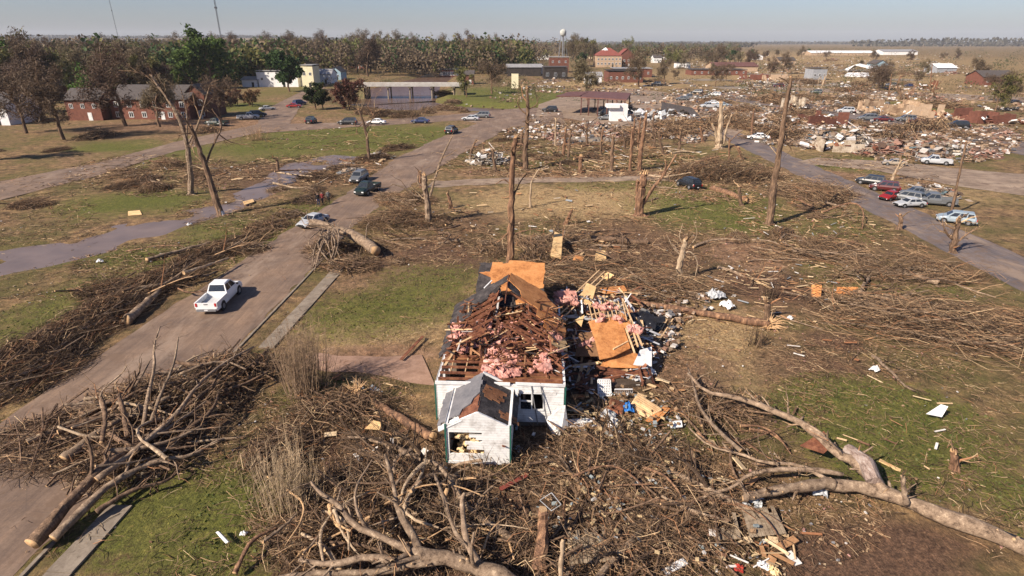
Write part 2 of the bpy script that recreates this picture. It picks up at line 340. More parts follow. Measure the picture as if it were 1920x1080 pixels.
cell = t.nodes.new('ShaderNodeTexVoronoi'); cell.inputs['Scale'].default_value = 3.2; lk(t, P0, cell.inputs['Vector'])
base = ramp(t, mid, [(0.32, (0.060, 0.040, 0.026)), (0.45, (0.150, 0.102, 0.062)), (0.57, (0.25, 0.168, 0.092)), (0.72, (0.38, 0.27, 0.15))])
base = mix(t, ramp(t, big, [(0.42, (0, 0, 0)), (0.62, (1, 1, 1))]), base, mix(t, mid, (0.065, 0.064, 0.024), (0.165, 0.14, 0.06)))
def zf(ch, amt=1.4, nz=mid): return mth(t, 'MULTIPLY', mth(t, 'ADD', ch, mth(t, 'MULTIPLY', mth(t, 'SUBTRACT', nz, 0.52), amt)), 1.5, clamp=True)
clayw = att.outputs['Alpha']
def zwt(w_, f): return mth(t, 'MULTIPLY', f, ramp(t, w_, [(0.02, (0, 0, 0)), (0.2, (1, 1, 1))]), clamp=True)
drycol = ramp(t, fine, [(0.3, (0.19, 0.13, 0.065)), (0.5, (0.33, 0.24, 0.13)), (0.7, (0.46, 0.36, 0.21))])
greencol = ramp(t, fine, [(0.25, (0.034, 0.044, 0.012)), (0.48, (0.085, 0.105, 0.022)), (0.62, (0.140, 0.155, 0.036)), (0.78, (0.25, 0.21, 0.08))])
mudcol = ramp(t, fine, [(0.3, (0.052, 0.033, 0.025)), (0.55, (0.14, 0.086, 0.058)), (0.75, (0.24, 0.158, 0.104))])
claycol = ramp(t, mid, [(0.35, (0.15, 0.09, 0.056)), (0.6, (0.27, 0.175, 0.115)), (0.75, (0.35, 0.25, 0.175))])
c = mix(t, zwt(sp.outputs[1], zf(sp.outputs[1])), base, drycol)
c = mix(t, zwt(sp.outputs[2], zf(sp.outputs[2])), c, mudcol)
c = mix(t, zwt(clayw, zf(clayw)), c, claycol)
c = mix(t, mth(t, 'MULTIPLY', zwt(sp.outputs[0], zf(sp.outputs[0], 3.0, spk)), 0.82), c, greencol)
c = mix(t, 0.8, c, ramp(t, spk, [(0.34, (0.45, 0.40, 0.38)), (0.46, (0.95, 0.92, 0.90)), (0.56, (1.22, 1.14, 1.05)), (0.68, (1.85, 1.6, 1.3))]), 'MULTIPLY')
c = mix(t, 0.75, c, ramp(t, fib, [(0.3, (0.36, 0.32, 0.28)), (0.47, (0.92, 0.90, 0.86)), (0.56, (1.15, 1.1, 1.05)), (0.68, (1.9, 1.75, 1.5))]), 'MULTIPLY')
lk(t, c, bs.inputs['Base Color']); bs.inputs['Roughness'].default_value = 0.95; bs.inputs['Specular IOR Level'].default_value = 0.15
bump(t, bs, mth(t, 'ADD', mth(t, 'MULTIPLY', fine, 0.8), mth(t, 'ADD', fib, mid)), 0.9, 0.12)
ground = mb.build('ground', m, smooth=True); ground['kind'] = 'structure'; ground['label'] = 'muddy torn lawns and soil between the streets'; ground['category'] = 'ground'
W = zone_weights(GX, GY); at_ = ground.data.color_attributes.new('zone', 'FLOAT_COLOR', 'POINT')
at_.data.foreach_set('color', np.stack([W['green'], W['dry'], W['mud'], W['clay']], -1).astype(np.float32).ravel())

def roadmat(name, a, b, c_, stretch, dust):
    m, t, bs = newmat(name); P = coords(t, 'Object'); n1 = noise(t, P, 0.25, 5, 0.65); n2 = noise(t, coords(t, 'Object', stretch), 1.0, 4, 0.7, 0.6); n3 = noise(t, P, 9, 3, 0.8)
    col = ramp(t, n1, [(0.35, a), (0.5, b), (0.66, c_)])
    col = mix(t, 0.6, col, ramp(t, n2, [(0.35, (0.62, 0.6, 0.6)), (0.55, (1.0, 1.0, 1.0)), (0.7, (1.35, 1.3, 1.22))]), 'MULTIPLY')
    col = mix(t, 0.5, col, ramp(t, n3, [(0.3, (0.6, 0.6, 0.6)), (0.7, (1.4, 1.4, 1.4))]), 'MULTIPLY')
    col = mix(t, ramp(t, noise(t, P, 0.55, 6, 0.75, 1.0), [(0.50, (0, 0, 0)), (0.60, (0.75,)*3)]), col, (0.135, 0.085, 0.055))
    col = mix(t, ramp(t, noise(t, coords(t, 'Object', (1, .35, 1)), 0.35, 5, 0.7, .5), [(0.52, (0, 0, 0)), (0.66, (0.7,)*3)]), col, (0.27, 0.195, 0.14))
    v = t.nodes.new('ShaderNodeTexVoronoi'); v.feature = 'DISTANCE_TO_EDGE'; v.inputs['Scale'].default_value = 0.16; lk(t, P, v.inputs['Vector']); v.inputs['Randomness'].default_value = 1.0
    col = mix(t, ramp(t, v.outputs['Distance'], [(0.0, (dust,)*3), (0.006, (0, 0, 0))]), col, (0.05, 0.04, 0.035))
    lk(t, col, bs.inputs['Base Color']); bs.inputs['Roughness'].default_value = 0.85; bump(t, bs, n3, 0.3, 0.02); return m
ASPH = roadmat('dusty_asphalt', (0.125, 0.083, 0.060), (0.175, 0.117, 0.081), (0.225, 0.146, 0.095), (3.0, 0.12, 1), 0.25)
ASPH2 = roadmat('grey_asphalt', (0.095, 0.078, 0.078), (0.130, 0.105, 0.10), (0.18, 0.138, 0.118), (3.0, 0.12, 1), 0.2)
DIRT = roadmat('dirt_track', (0.16, 0.115, 0.08), (0.25, 0.18, 0.125), (0.33, 0.25, 0.18), (0.4, 1.0, 1), 0.0)
def strip(name, left, right, n, mt, z=0.012, jit=0.35, cols=6, label=None):
    """a road between two edge polylines given as point lists of equal length"""
    L = np.array(left, float); Rt = np.array(right, float); k = np.linspace(0, len(L)-1, n)
    f = lambda A: np.stack([np.interp(k, np.arange(len(A)), A[:, j]) for j in (0, 1)], 1)
    l, r = f(L), f(Rt); jl = (vnoise(l[:, 0]*1.0, l[:, 1]*1.0, 1.7, 31)-.5)*2*jit; jr = (vnoise(r[:, 0], r[:, 1], 1.7, 32)-.5)*2*jit
    d = (r-l)/np.linalg.norm(r-l, axis=1, keepdims=True); l = l + d*jl[:, None]; r = r + d*jr[:, None]
    s = np.linspace(0, 1, cols); X = l[:, None, 0]*(1-s)+r[:, None, 0]*s; Y = l[:, None, 1]*(1-s)+r[:, None, 1]*s
    Z = np.maximum(height(X, Y), 0) + z + 0.05*(1-(2*s-1)**2)[None, :]
    mb = MB(); i = (np.arange(n-1)[:, None]*cols + np.arange(cols-1)[None, :]).ravel()
    mb.add(np.stack([X, Y, Z], -1).reshape(-1, 3), np.stack([i, i+1, i+cols+1, i+cols], 1))
    o = mb.build(name, mt, smooth=True); o['kind'] = 'structure'; o['label'] = label or name.replace('_', ' '); o['category'] = 'road'; return o
yy = np.linspace(-30, 160, 60)
strip('road', [(lerp_edge(ROAD_L, y), y) for y in yy], [(lerp_edge(ROAD_R, y), y) for y in yy], 420, ASPH, label='dusty street running past the wrecked house')
def GL(*ps): return [tuple(G(a, b))[:2] for a, b in ps]
strip('street', [(43.2, -20), (44, 40), (45.8, 77), (46.8, 110), (47, 135), (40, 160)], [(50.2, -20), (51, 40), (52.2, 77), (53, 110), (54.4, 135), (54, 160)], 240, ASPH2, label='grey street at the right with wrecked cars')
strip('cross_street', GL((-60, 352), (180, 306), (330, 266), (480, 234), (640, 230), (860, 214), (960, 204), (1050, 200)), GL((-60, 392), (180, 330), (330, 284), (480, 250), (640, 240), (860, 226), (960, 238), (1060, 232)), 200, ASPH, z=0.03, label='dusty cross street with a line of parked cars')
strip('side_street', GL((478, 238), (500, 205), (540, 184), (575, 168), (620, 140)), GL((540, 236), (560, 205), (580, 188), (604, 170), (634, 141)), 80, ASPH, z=0.05, label='side street running back between the trees')
strip('parking_lot', GL((1000, 232), (1060, 222), (1150, 236), (1300, 240), (1370, 262)), GL((1010, 196), (1080, 172), (1190, 166), (1300, 180), (1440, 210)), 120, DIRT, z=0.045, cols=10, label='dusty lot round the red canopy')
strip('lane', GL((800, 352), (950, 344), (1100, 341), (1290, 338)), GL((812, 340), (950, 334), (1100, 332), (1290, 329)), 80, DIRT, jit=.6, label='narrow dirt lane behind the wrecked house')
strip('far_street', GL((1300, 178), (1420, 196), (1560, 215), (1700, 246), (1960, 300)), GL((1350, 172), (1440, 184), (1600, 204), (1740, 232), (1960, 272)), 120, ASPH2, z=0.03, label='street crossing the ruined blocks')
strip('driveway', GL((1490, 305), (1640, 320), (1800, 350), (1960, 372)), GL((1530, 296), (1660, 302), (1810, 318), (1960, 330)), 60, DIRT, z=0.03, label='dirt drive beside the silver pickup')
strip('dirt_road', GL((1420, 166), (1600, 176), (1960, 196)), GL((1440, 162), (1610, 168), (1960, 184)), 60, DIRT, z=0.03, jit=1.5, label='pale dirt road across the ruined blocks')
strip('driveway', GL((560, 692), (700, 705), (815, 722)), GL((590, 664), (700, 668), (790, 664)), 50, mat('clay_path', [(0.21, 0.125, 0.085), (0.33, 0.21, 0.15)], 1.4), z=0.03, jit=.3, label='reddish clay drive beside the wrecked house')
# kerb and pavement slabs
mb = MB(); mb2 = MB(); rr = random.Random(5)
for k in range(60):
    y0 = 14 + k*1.5; xk = lerp_edge(ROAD_R, y0+.7) + .22
    if y0 < 62: mb.box((xk, y0+.75, 0.03), (.16, 1.47, .13), rot=rotz(-0.02))
o = mb.build('kerb', CONC); o['kind'] = 'structure'; o['label'] = 'low concrete kerb beside the dusty street'; o['category'] = 'kerb'
for k in range(24):
    y0 = 8 + k*1.9
    if k in (7, 12, 13, 14): continue
    xs = -18.25 + (y0-19.7)*0.056
    mb2.box((xs, y0+.95, 0.05+rr.uniform(-.012, .02)), (1.08, 1.86, .10), rot=np.array(Matrix.Rotation(-0.056+rr.uniform(-.012, .012), 3, 'Z') @ Matrix.Rotation(rr.uniform(-.01, .01), 3, 'X')))
o = mb2.build('pavement', CONC); o['kind'] = 'structure'; o['label'] = 'cracked concrete footpath between street and house'; o['category'] = 'pavement'
# water: the flooded ditch and the bayou
def watermat(name, col, rough):
    m, t, bs = newmat(name); P = coords(t, 'Object'); lk(t, ramp(t, noise(t, P, 0.3, 4), [(0.3, col), (0.7, tuple(q*1.5 for q in col))]), bs.inputs['Base Color'])
    bs.inputs['Roughness'].default_value = rough; bs.inputs['Specular IOR Level'].default_value = 0.6; bump(t, bs, noise(t, P, 1.2, 3), 0.25, 0.05); return m
def ribbon(name, chain, grow, z, mt, label, n=160):
    A = np.array(chain, float); k = np.linspace(0, len(A)-1, n); c = np.stack([np.interp(k, np.arange(len(A)), A[:, j]) for j in range(3)], 1)
    d = np.gradient(c[:, :2], axis=0); d /= np.linalg.norm(d, axis=1, keepdims=True); nn = np.stack([-d[:, 1], d[:, 0]], 1); wd = (c[:, 2]+grow)[:, None]
    V = np.concatenate([np.c_[c[:, :2]-nn*wd, np.full(n, z)], np.c_[c[:, :2]+nn*wd, np.full(n, z)]]); i = np.arange(n-1)
    mb = MB(); mb.add(V, np.stack([i, i+1, n+i+1, n+i], 1)); o = mb.build(name, mt); o['kind'] = 'structure'; o['label'] = label; o['category'] = 'water'
ribbon('ditch_water', DITCH, 1.6, -0.20, watermat('ditch_water', (0.13, 0.092, 0.072), 0.32), 'shallow muddy water standing in the ditch')
ribbon('bayou_water', RIVER, 5, -1.5, watermat('bayou_water', (0.10, 0.058, 0.038), 0.28), 'brown bayou water beyond the cross street')
# ------------------------------------------------------------ growing wood
class Wood:
    """collects limbs, then turns them into tubes in batches"""
    def __init__(s): s.L = {}
    def add(s, pts, rad, sides, m): s.L.setdefault((len(pts), sides, m), []).append((pts, rad))
    def flush(s, mb):
        for (k, sides, m), q in s.L.items():
            tubes(mb, np.array([[tuple(p) for p in a] for a, b in q], float), np.array([b for a, b in q], float), sides, m)
        s.L = {}
def rdir(d, ang, rng):
    o = d.orthogonal().normalized(); o.rotate(Matrix.Rotation(rng.uniform(0, 2*PI), 3, d)); return (d*math.cos(ang) + o*math.sin(ang)).normalized()
def grow(W, p, d, L, r, lvl, rng, up=0.12, wob=0.22, n=(5, 4, 3, 2), ratio=.6, m=(0, 0, 1, 1), floor=None, maxl=3, ang=0.8, tips=None, t0=.25, taper=.45, flat=1.0):
    k = max(3, min(8, int(L/0.9)+3)) if lvl < 3 else 3
    pts = [Vector(p)]; q = Vector(p); dd = Vector(d); st = L/(k-1)
    for i in range(k-1):
        dd = (dd + Vector((rng.gauss(0, wob), rng.gauss(0, wob), rng.gauss(0, wob*flat) + up*st))).normalized(); q = q + dd*st
        if floor is not None and q.z < floor: q.z = floor + rng.uniform(0, .12); dd.z = abs(dd.z)*.3
        pts.append(q.copy())
    end = taper if lvl < maxl else .25
    rad = [r*(1-(1-end)*i/(k-1)) for i in range(k)]
    W.add(pts, rad, 8 if r > .15 else (6 if r > .06 else (4 if r > .025 else 3)), m[min(lvl, 3)])
    if tips is not None and lvl >= maxl-1: tips.append(pts[-1]); tips.append(pts[len(pts)//2])
    if lvl < maxl:
        for j in range(n[min(lvl, len(n)-1)]):
            t_ = t0 + (1-t0)*((j+rng.random())/n[min(lvl, len(n)-1)]); i = min(k-2, int(t_*(k-1))); f = t_*(k-1)-i; b = pts[i].lerp(pts[i+1], f)
            dr = rdir((pts[i+1]-pts[i]).normalized(), ang*rng.uniform(.55, 1.3), rng); rr = rad[i]*(1-f)+rad[i+1]*f
            grow(W, b, dr, L*ratio*rng.uniform(.6, 1.15)*(1.15-.45*t_), rr*rng.uniform(.42, .68), lvl+1, rng, up, wob, n, ratio, m, floor, maxl, ang, tips, t0, taper, flat)
def chaikin(pts, it=2):
    P = [Vector(p) for p in pts]
    for _ in range(it):
        Q = [P[0]]
        for a, b in zip(P[:-1], P[1:]): Q += [a.lerp(b, .25), a.lerp(b, .75)]
        P = Q[:1] + Q[1:] + [P[-1]]
    return P
def limb(mb, W, pts, r0, r1, rng, kids=6, kl=2.0, m=0, cap=3, floor=0.03, up=.06, sides=9, km=(0, 0, 1, 1), knob=.12, t0=.2, maxl=3, it=2, n=(3, 3, 2, 2), ang=.9):
    """a hand-laid limb through given points, with side branches grown off it"""
    P = chaikin(pts, it); k = len(P); rad = []
    for i, p in enumerate(P):
        f = i/(k-1); rad.append((r0*(1-f)+r1*f)*(1+rng.uniform(-knob, knob)))
        if 0 < i < k-1: P[i] = p + Vector((rng.gauss(0, 1), rng.gauss(0, 1), rng.gauss(0, 1)))*rad[-1]*.12
    mb.tube(P, rad, sides, m, cap=cap)
    for j in range(kids):
        t_ = t0+(1-t0)*(j+rng.random())/kids; x = t_*(k-1); i = min(k-2, int(x)); b = P[i].lerp(P[i+1], x-i)
        grow(W, b, rdir((P[i+1]-P[i]).normalized(), ang*rng.uniform(.5, 1.3), rng), kl*rng.uniform(.5, 1.3), max(.012, min(rad[i]*.5, .12)*rng.uniform(.5, 1)), 1, rng, up, .25, n, .6, km, floor, maxl, .8)
WOODS = [BARK, TWIG, TWIGD, SPLINT, BARE, BARKT]

# fallen crowns: branchy tops lying on the ground
def fallen_branch(seed, L=5.0, r=.11, mats=(BARK, TWIG), dense=(5, 5, 3, 2)):
    rng = random.Random(seed); W = Wood(); mb = MB(); b = MB()
    grow(W, (0, 0, r*.8), Vector((1, 0, .12)), L, r, 0, rng, -.012, .16, dense, .55, (0, 1, 1, 1), .02, 3, .75, flat=.6)
    main = Wood(); tw = Wood()
    for (k, s_, m), q in W.L.items(): (main if m == 0 else tw).L[(k, s_, m)] = q
    main.flush(mb); tw.flush(b)
    o = mb.build('fallen_branch', [mats[0]]); b.f = {k: [(a, 0) for a, m in v] for k, v in b.f.items()}; b.build('twigs', [mats[1]], o); return o
FB = [fallen_branch(s, *a) for s, a in enumerate([(5.0, .11, (BARK, TWIG)), (4.0, .08, (BARKD, TWIGD)), (6.5, .15, (BARK, TWIG)), (3.2, .05, (BARKD, TWIG)), (5.5, .10, (BARKD, TWIGD)), (7.5, .2, (BARK, TWIGD))])]
# brush piles: heaps of snapped twigs
def brush_pile(seed, rx, ry, h, n, dirn=None, mt=(TWIG, TWIGD, BARKD), thick=.018, L=(.5, 2.0), spread=.35, name='brush_pile', stems=14):
    rs = np.random.RandomState(seed); mb = MB()
    for q, (mi, frac) in enumerate(((0, .5), (1, .5))):
        N = int(n*frac); rad = np.sqrt(rs.rand(N)); a = rs.rand(N)*2*PI; x = rad*np.cos(a)*rx; y = rad*np.sin(a)*ry
        z = rs.rand(N)**.8*h*np.clip(1-rad**2, .03, 1)*(0.6+0.8*vnoise(x+50, y+50, .9, seed)) + .03; ln = rs.uniform(*L, N)
        th = rs.rand(N)*2*PI if dirn is None else dirn + rs.normal(0, spread, N) + PI*(rs.rand(N) > .5)
        ph = rs.normal(0, .28, N); d = np.stack([np.cos(th)*np.cos(ph), np.sin(th)*np.cos(ph), np.sin(ph)], 1); c = np.stack([x, y, z], 1)
        bend = rs.normal(0, .17, (N, 3))*ln[:, None]; k = 4; s = np.linspace(-.5, .5, k)
        P = c[:, None, :] + d[:, None, :]*(ln[:, None]*s[None, :])[:, :, None] + bend[:, None, :]*(1-(2*s)**2)[None, :, None]
        P[:, :, 2] = np.maximum(P[:, :, 2], .01 + .04*rs.rand(N, k)); r0 = thick*rs.uniform(.35, 1.3, N)[:, None]*np.linspace(1, .4, k)[None, :]
        tubes(mb, P, r0, 3, mi)
    o = mb.build(name, [mt[0], mt[1]])
    rng = random.Random(seed); mb2 = MB()
    for j in range(stems):
        th = rng.uniform(0, 2*PI) if dirn is None else dirn + rng.gauss(0, spread); l = rng.uniform(.6, 1.5)*min(rx, 3.5); x, y = rng.gauss(0, rx*.4), rng.gauss(0, ry*.4)
        c = Vector((x, y, h*rng.uniform(.2, .9)*max(.1, 1-(x/rx)**2-(y/ry)**2)+.08)); dv = Vector((math.cos(th), math.sin(th), rng.gauss(0, .14)))
        r = rng.uniform(.03, .075); mb2.tube(chaikin([c-dv*l*.5, c+Vector((rng.gauss(0, .15),)*2+(0.05,)), c+dv*l*.5], 1), [r, r*.95, r*.85, r*.75, r*.65, r*.5][:6], 5, 0, cap=1)
    mb2.build('branch', [mt[2], SPLINT], o); return o
BP = [brush_pile(41, 2.6, 1.8, .9, 800), brush_pile(42, 3.6, 1.6, .7, 900, 0.0), brush_pile(43, 1.7, 1.5, .8, 420, mt=(TWIGD, TWIG, BARK)), brush_pile(44, 4.2, 2.2, 1.1, 1300, 0.3, mt=(TWIG, TWIGD, BARK)),
      brush_pile(45, 2.2, 2.0, .55, 520, mt=(TWIGD, TWIGD, BARKD), L=(.4, 1.3)), brush_pile(46, 3.0, 2.4, 1.5, 1000, .8, mt=(TWIG, TWIGD, BARKD))]
for o in FB + BP: remember(o)
def onroad(x, y, pad=0.6):
    if 0 < y < 166 and lerp_edge(ROAD_L, y)-pad < x < lerp_edge(ROAD_R, y)+pad: return True
    if y < 160 and 43.5-pad < x-(y-40)*.022 < 51.5+pad: return True
    return False
def scatter(protos, n, ellipses, look, cat, group, rng, sc=(.7, 1.3), rz=None, avoid=True, flatz=1.0):
    """n copies over pixel ellipses (px, py, rx, ry, share)"""
    tot = sum(e[4] for e in ellipses); out = []; tries = 0
    while len(out) < n and tries < n*20:
        tries += 1; q = rng.random()*tot
        for e in ellipses:
            q -= e[4]
            if q <= 0: break
        a = rng.uniform(0, 2*PI); r = math.sqrt(rng.random()); px, py = e[0]+e[2]*r*math.cos(a), e[1]+e[3]*r*math.sin(a)
        p = G(px, max(py, 88))
        if avoid and (onroad(p.x, p.y) or (-5.5 < p.x < 9.5 and 24 < p.y < 44)): continue
        if cat == 'rubble' and (vnoise(np.array([p.x+900]), np.array([p.y+100]), 15, 90)[0]*.7+vnoise(np.array([p.x+900]), np.array([p.y]), 40, 91)[0]*.5 < .56): continue
        i = rng.randrange(len(protos)); s = rng.uniform(*sc)
        o = place(protos[i], (p.x, p.y, hz(p.x, p.y)-.02), rng.uniform(0, 2*PI) if rz is None else rz+rng.gauss(0, .3), (s, s, s*flatz))
        repeat(o, look[i % len(look)], cat, group); out.append(o)
    return out
rg = random.Random(101)
FBLOOK = ['grey fallen branch with a fan of twigs', 'dark snapped branch lying in the litter', 'long grey fallen bough with spreading twigs', 'thin brown snapped branch on the ground', 'dark fallen bough with tangled twigs', 'thick grey fallen limb with dark twigs']
scatter(FB, 96, [(1120, 930, 300, 110, 17), (720, 950, 180, 90, 8), (640, 800, 110, 80, 5), (1330, 540, 150, 50, 8), (1640, 560, 150, 80, 7), (1120, 470, 180, 40, 12), (1000, 300, 220, 26, 12), (1300, 350, 90, 40, 5), (1560, 400, 110, 50, 7),
    (330, 330, 150, 30, 7), (780, 440, 90, 30, 7), (330, 520, 130, 40, 6), (300, 730, 130, 60, 3), (1700, 700, 110, 60, 3), (1230, 265, 200, 18, 6)], FBLOOK, 'fallen branch', 'fallen branches strewn over the lots', rg, (.5, 1.05))
BPLOOK = ['low tangled brush pile of brown twigs', 'long low brush heap of snapped twigs', 'small dark brush clump', 'wide brush heap of limbs and twigs', 'flat patch of dark brush', 'high mound of tangled brush']
scatter(BP, 84, [(980, 300, 160, 26, 15), (1120, 285, 240, 22, 12), (1350, 335, 90, 34, 8), (1530, 375, 60, 40, 6), (560, 355, 110, 18, 4), (760, 400, 70, 30, 8), (730, 470, 60, 30, 4), (300, 330, 110, 26, 10), (1020, 460, 110, 40, 8), (1160, 520, 130, 40, 6),
    (1500, 470, 180, 40, 4), (1680, 480, 110, 40, 3), (600, 210, 60, 12, 2), (60, 330, 110, 60, 5), (1880, 560, 60, 120, 4), (860, 270, 90, 20, 5), (1150, 850, 140, 50, 4)], BPLOOK, 'brush pile', 'brush piles left by the storm', rg, (.45, 1.05))
# the brush windrow along the left side of the street, pixel by pixel along its length
for px, py, i, s, rz in [(185, 600, 3, 1.3, 1.0), (215, 585, 5, 1.1, .9), (245, 560, 1, 1.5, .95), (290, 535, 3, 1.2, .8), (330, 512, 1, 1.3, .9), (370, 490, 5, 1.0, .7), (405, 478, 3, 1.0, .8), (450, 455, 1, 1.2, .75), (500, 428, 0, 1.2, .7), (540, 405, 2, 1.2, .3), (575, 378, 4, 1.2, .5), (470, 470, 2, 1.2, .3), (205, 545, 0, 1.3, .3),
    (120, 640, 3, 1.3, 1.0), (60, 680, 5, 1.4, .9), (0, 730, 3, 1.4, .9), (590, 335, 0, 1.3, .2), (640, 318, 4, 1.6, .2), (700, 300, 1, 1.5, .8), (745, 280, 1, 1.4, .8)]:
    p = G(px, py); o = place(BP[i], (p.x, p.y, hz(p.x, p.y)), rz, s*.84); repeat(o, BPLOOK[i], 'brush pile', 'brush windrow beside the dusty street')
for px, py, i, s, rz in [(240, 560, 5, 1.0, 1.0), (330, 505, 2, 1.1, .9), (190, 590, 2, 1.2, 1.1), (420, 465, 0, 1.0, .5), (510, 425, 4, .9, .8)]:
    p = G(px, py); o = place(FB[i], (p.x, p.y, .3), rz, s); repeat(o, FBLOOK[i], 'fallen branch', 'fallen branches strewn over the lots')
# ------------------------------------------------------------ hero trees, laid limb by limb
def hero(name, label, cat, origin, group=None):
    return thing(name, label, cat, origin, 0, group)
def loc(root, pts): return [Vector(p)-Vector(root.location) for p in pts]
def fallen_tree(label, limbs, seed, twigs=TWIG, bark=BARK, trunk_name='trunk'):
    """limbs: list of (pixel points (px,py,z), r0, r1, kids, kid length)"""
    base = G(*limbs[0][0][0]); base.z = 0; root = thing('fallen_tree', label, 'fallen tree', base)
    rng = random.Random(seed)
    for j, (pts, r0, r1, kids, kl) in enumerate(limbs):
        W = Wood(); mb = MB(); P = loc(root, [G(*p) for p in pts]); limb(mb, W, P, r0, r1, rng, kids+2, kl, 0, cap=1, it=2 if len(P) < 5 else 1, knob=.16, sides=11)
        for q in range(int(r0*22)):      # snapped stubs
            i = rng.randrange(1, len(P)); b = P[i-1].lerp(P[i], rng.random()); d = rdir((P[i]-P[i-1]).normalized(), rng.uniform(.6, 1.3), rng); d.z = abs(d.z); l = rng.uniform(.2, .7); rr = r0*rng.uniform(.14, .3); mb.tube([b, b+d*l*.6, b+d*l], [rr, rr*.85, rr*.6], 6, 0, cap=1)
        for (k, s_, m), q in list(W.L.items()): W.L.pop((k, s_, m)); W.L.setdefault((k, s_, 0 if m == 0 else 2), []).extend(q)
        W.flush(mb); mb.build('trunk' if j == 0 else 'limb', [bark, SPLINT, twigs], root, smooth=True)
    return root
# A: the big pale fallen tree along the bottom edge
fallen_tree('huge pale fallen tree along the bottom edge with forked bare limbs', [
 ([(1010, 1120, .8), (930, 1075, .9), (850, 1052, 1.0), (770, 1035, 1.2)], .34, .24, 2, 1.6),
 ([(775, 1036, 1.2), (720, 1010, 1.5), (660, 985, 1.9), (640, 950, 2.3), (600, 925, 2.6), (583, 903, 2.8)], .19, .05, 5, 1.3),
 ([(790, 1036, 1.2), (775, 1000, 1.6), (745, 960, 2.2), (738, 905, 3.0), (722, 852, 3.6)], .19, .06, 5, 1.5),
 ([(690, 995, 1.7), (668, 960, 2.3), (664, 915, 2.9), (698, 862, 3.4)], .09, .03, 4, 1.0),
 ([(900, 1062, 1.0), (880, 1030, 1.4), (868, 985, 1.8), (866, 935, 2.3), (872, 925, 2.5)], .15, .08, 3, 1.0),
 ([(880, 1030, 1.3), (850, 995, 1.5), (835, 940, 1.9), (815, 890, 1.9)], .12, .06, 5, 1.3),
 ([(850, 1050, 1.0), (760, 1060, 1.1), (700, 1040, 1.2), (620, 1060, 1.0), (560, 1050, .9)], .2, .08, 5, 1.2),
 ([(760, 1062, 1.0), (700, 1075, .9), (600, 1072, .7), (520, 1085, .5)], .17, .1, 3, 1.2)], 1)
fallen_tree('thick dark limb slanting up to the shed behind the pale fallen tree', [
 ([(960, 1010, .5), (905, 975, .7), (870, 950, .8), (850, 905, .9), (820, 870, .7), (790, 860, .5)], .16, .07, 6, 1.4)], 2, TWIGD)
# torn orange wood in the bottom left tangle
for k, (a, b, c_, lb) in enumerate([((640, 1070, .4), (605, 1020, .8), (565, 1000, .9), 'pale barkless torn limb curving at the bottom left of the tangle'), ((440, 1075, .3), (470, 1010, .8), (520, 990, .6), 'orange torn tree limb at the bottom left beside a white board'),
    ((1010, 1070, .2), (1020, 1000, .9), (1018, 955, 1.9), 'shaggy splintered stump at the bottom edge, upright'), ((1050, 1100, .6), (1053, 1050, 1.6), (1056, 1012, 2.4), 'smooth bare pole standing at the bottom edge')]):
    P = [G(*a), G(*b), G(*c_)]; r = thing('broken_limb', lb, 'broken limb', (P[0].x, P[0].y, 0)); mb = MB(); rng = random.Random(k); W = Wood()
    limb(mb, W, loc(r, P), (.14, .12, .3, .1)[k], (.05, .04, .17, .08)[k], rng, 0, 1, cap=1, knob=.2); mb.build('trunk', [(BARE, BARKT, BARKT, BARE)[k], SPLINT], r, smooth=k != 2)
# B: the fallen tree across the lower right
fallen_tree('long thick fallen trunk at the lower right, forking towards the house', [
 ([(1960, 1040, .5), (1880, 1010, .5), (1800, 980, .55), (1720, 945, .6), (1650, 920, .65), (1590, 912, .7), (1545, 905, .75)], .40, .27, 0, 1),
 ([(1660, 922, .8), (1632, 890, 1.0), (1600, 865, 1.0), (1570, 850, 1.1), (1530, 812, 1.3), (1490, 785, 1.2), (1440, 765, 1.1), (1380, 745, 1.0), (1320, 735, .9), (1290, 700, .9)], .30, .07, 12, 1.9),
 ([(1560, 906, .8), (1500, 912, .8), (1440, 922, .7), (1392, 935, .6)], .27, .17, 3, 1.2),
 ([(1580, 890, .9), (1520, 880, 1.0), (1450, 880, 1.0), (1400, 890, .9), (1375, 915, .5), (1330, 925, .4), (1285, 955, .3)], .13, .05, 9, 1.6),
 ([(1390, 845, .8), (1350, 810, 1.0), (1330, 790, 1.0), (1310, 760, .9), (1300, 720, .9), (1290, 690, .9)], .13, .05, 7, 1.3),
 ([(1560, 905, .9), (1500, 870, .9), (1430, 868, .8), (1385, 850, .6), (1330, 838, .5), (1290, 800, .4)], .10, .04, 8, 1.6),
 ([(1700, 945, .8), (1694, 920, 1.2), (1693, 892, 1.9)], .12, .10, 0, 1),
 ([(1240, 930, .6), (1290, 955, .5), (1330, 968, .4), (1365, 978, .3)], .07, .09, 3, 1.0)], 3)
# bark sheet wrapped over the fork
P = [G(1590, 845, 1.0), G(1625, 868, 1.3), G(1640, 905, 1.1), G(1612, 915, .9), G(1595, 880, 1.0)]
mb = MB(); mb.tube([P[0], P[1], P[2]], [.34, .38, .36], 9, 0, cap=0); o = mb.build('torn_metal_sheet', mat('crumpled_sheet', [(.09, .06, .05), (.3, .22, .18), (.42, .36, .32)], 2.0, stretch=(4, 1, 1), bmp=1), smooth=False)
tag(o, 'crumpled brown sheet wrapped over the fork of the lower right trunk', 'metal sheet')
fallen_tree('slim fallen branch crossing the rubble right of the shed', [([(1245, 870, .3), (1200, 850, .4), (1160, 835, .5), (1125, 828, .4)], .13, .05, 5, 1.2)], 4, TWIG, BARKD)
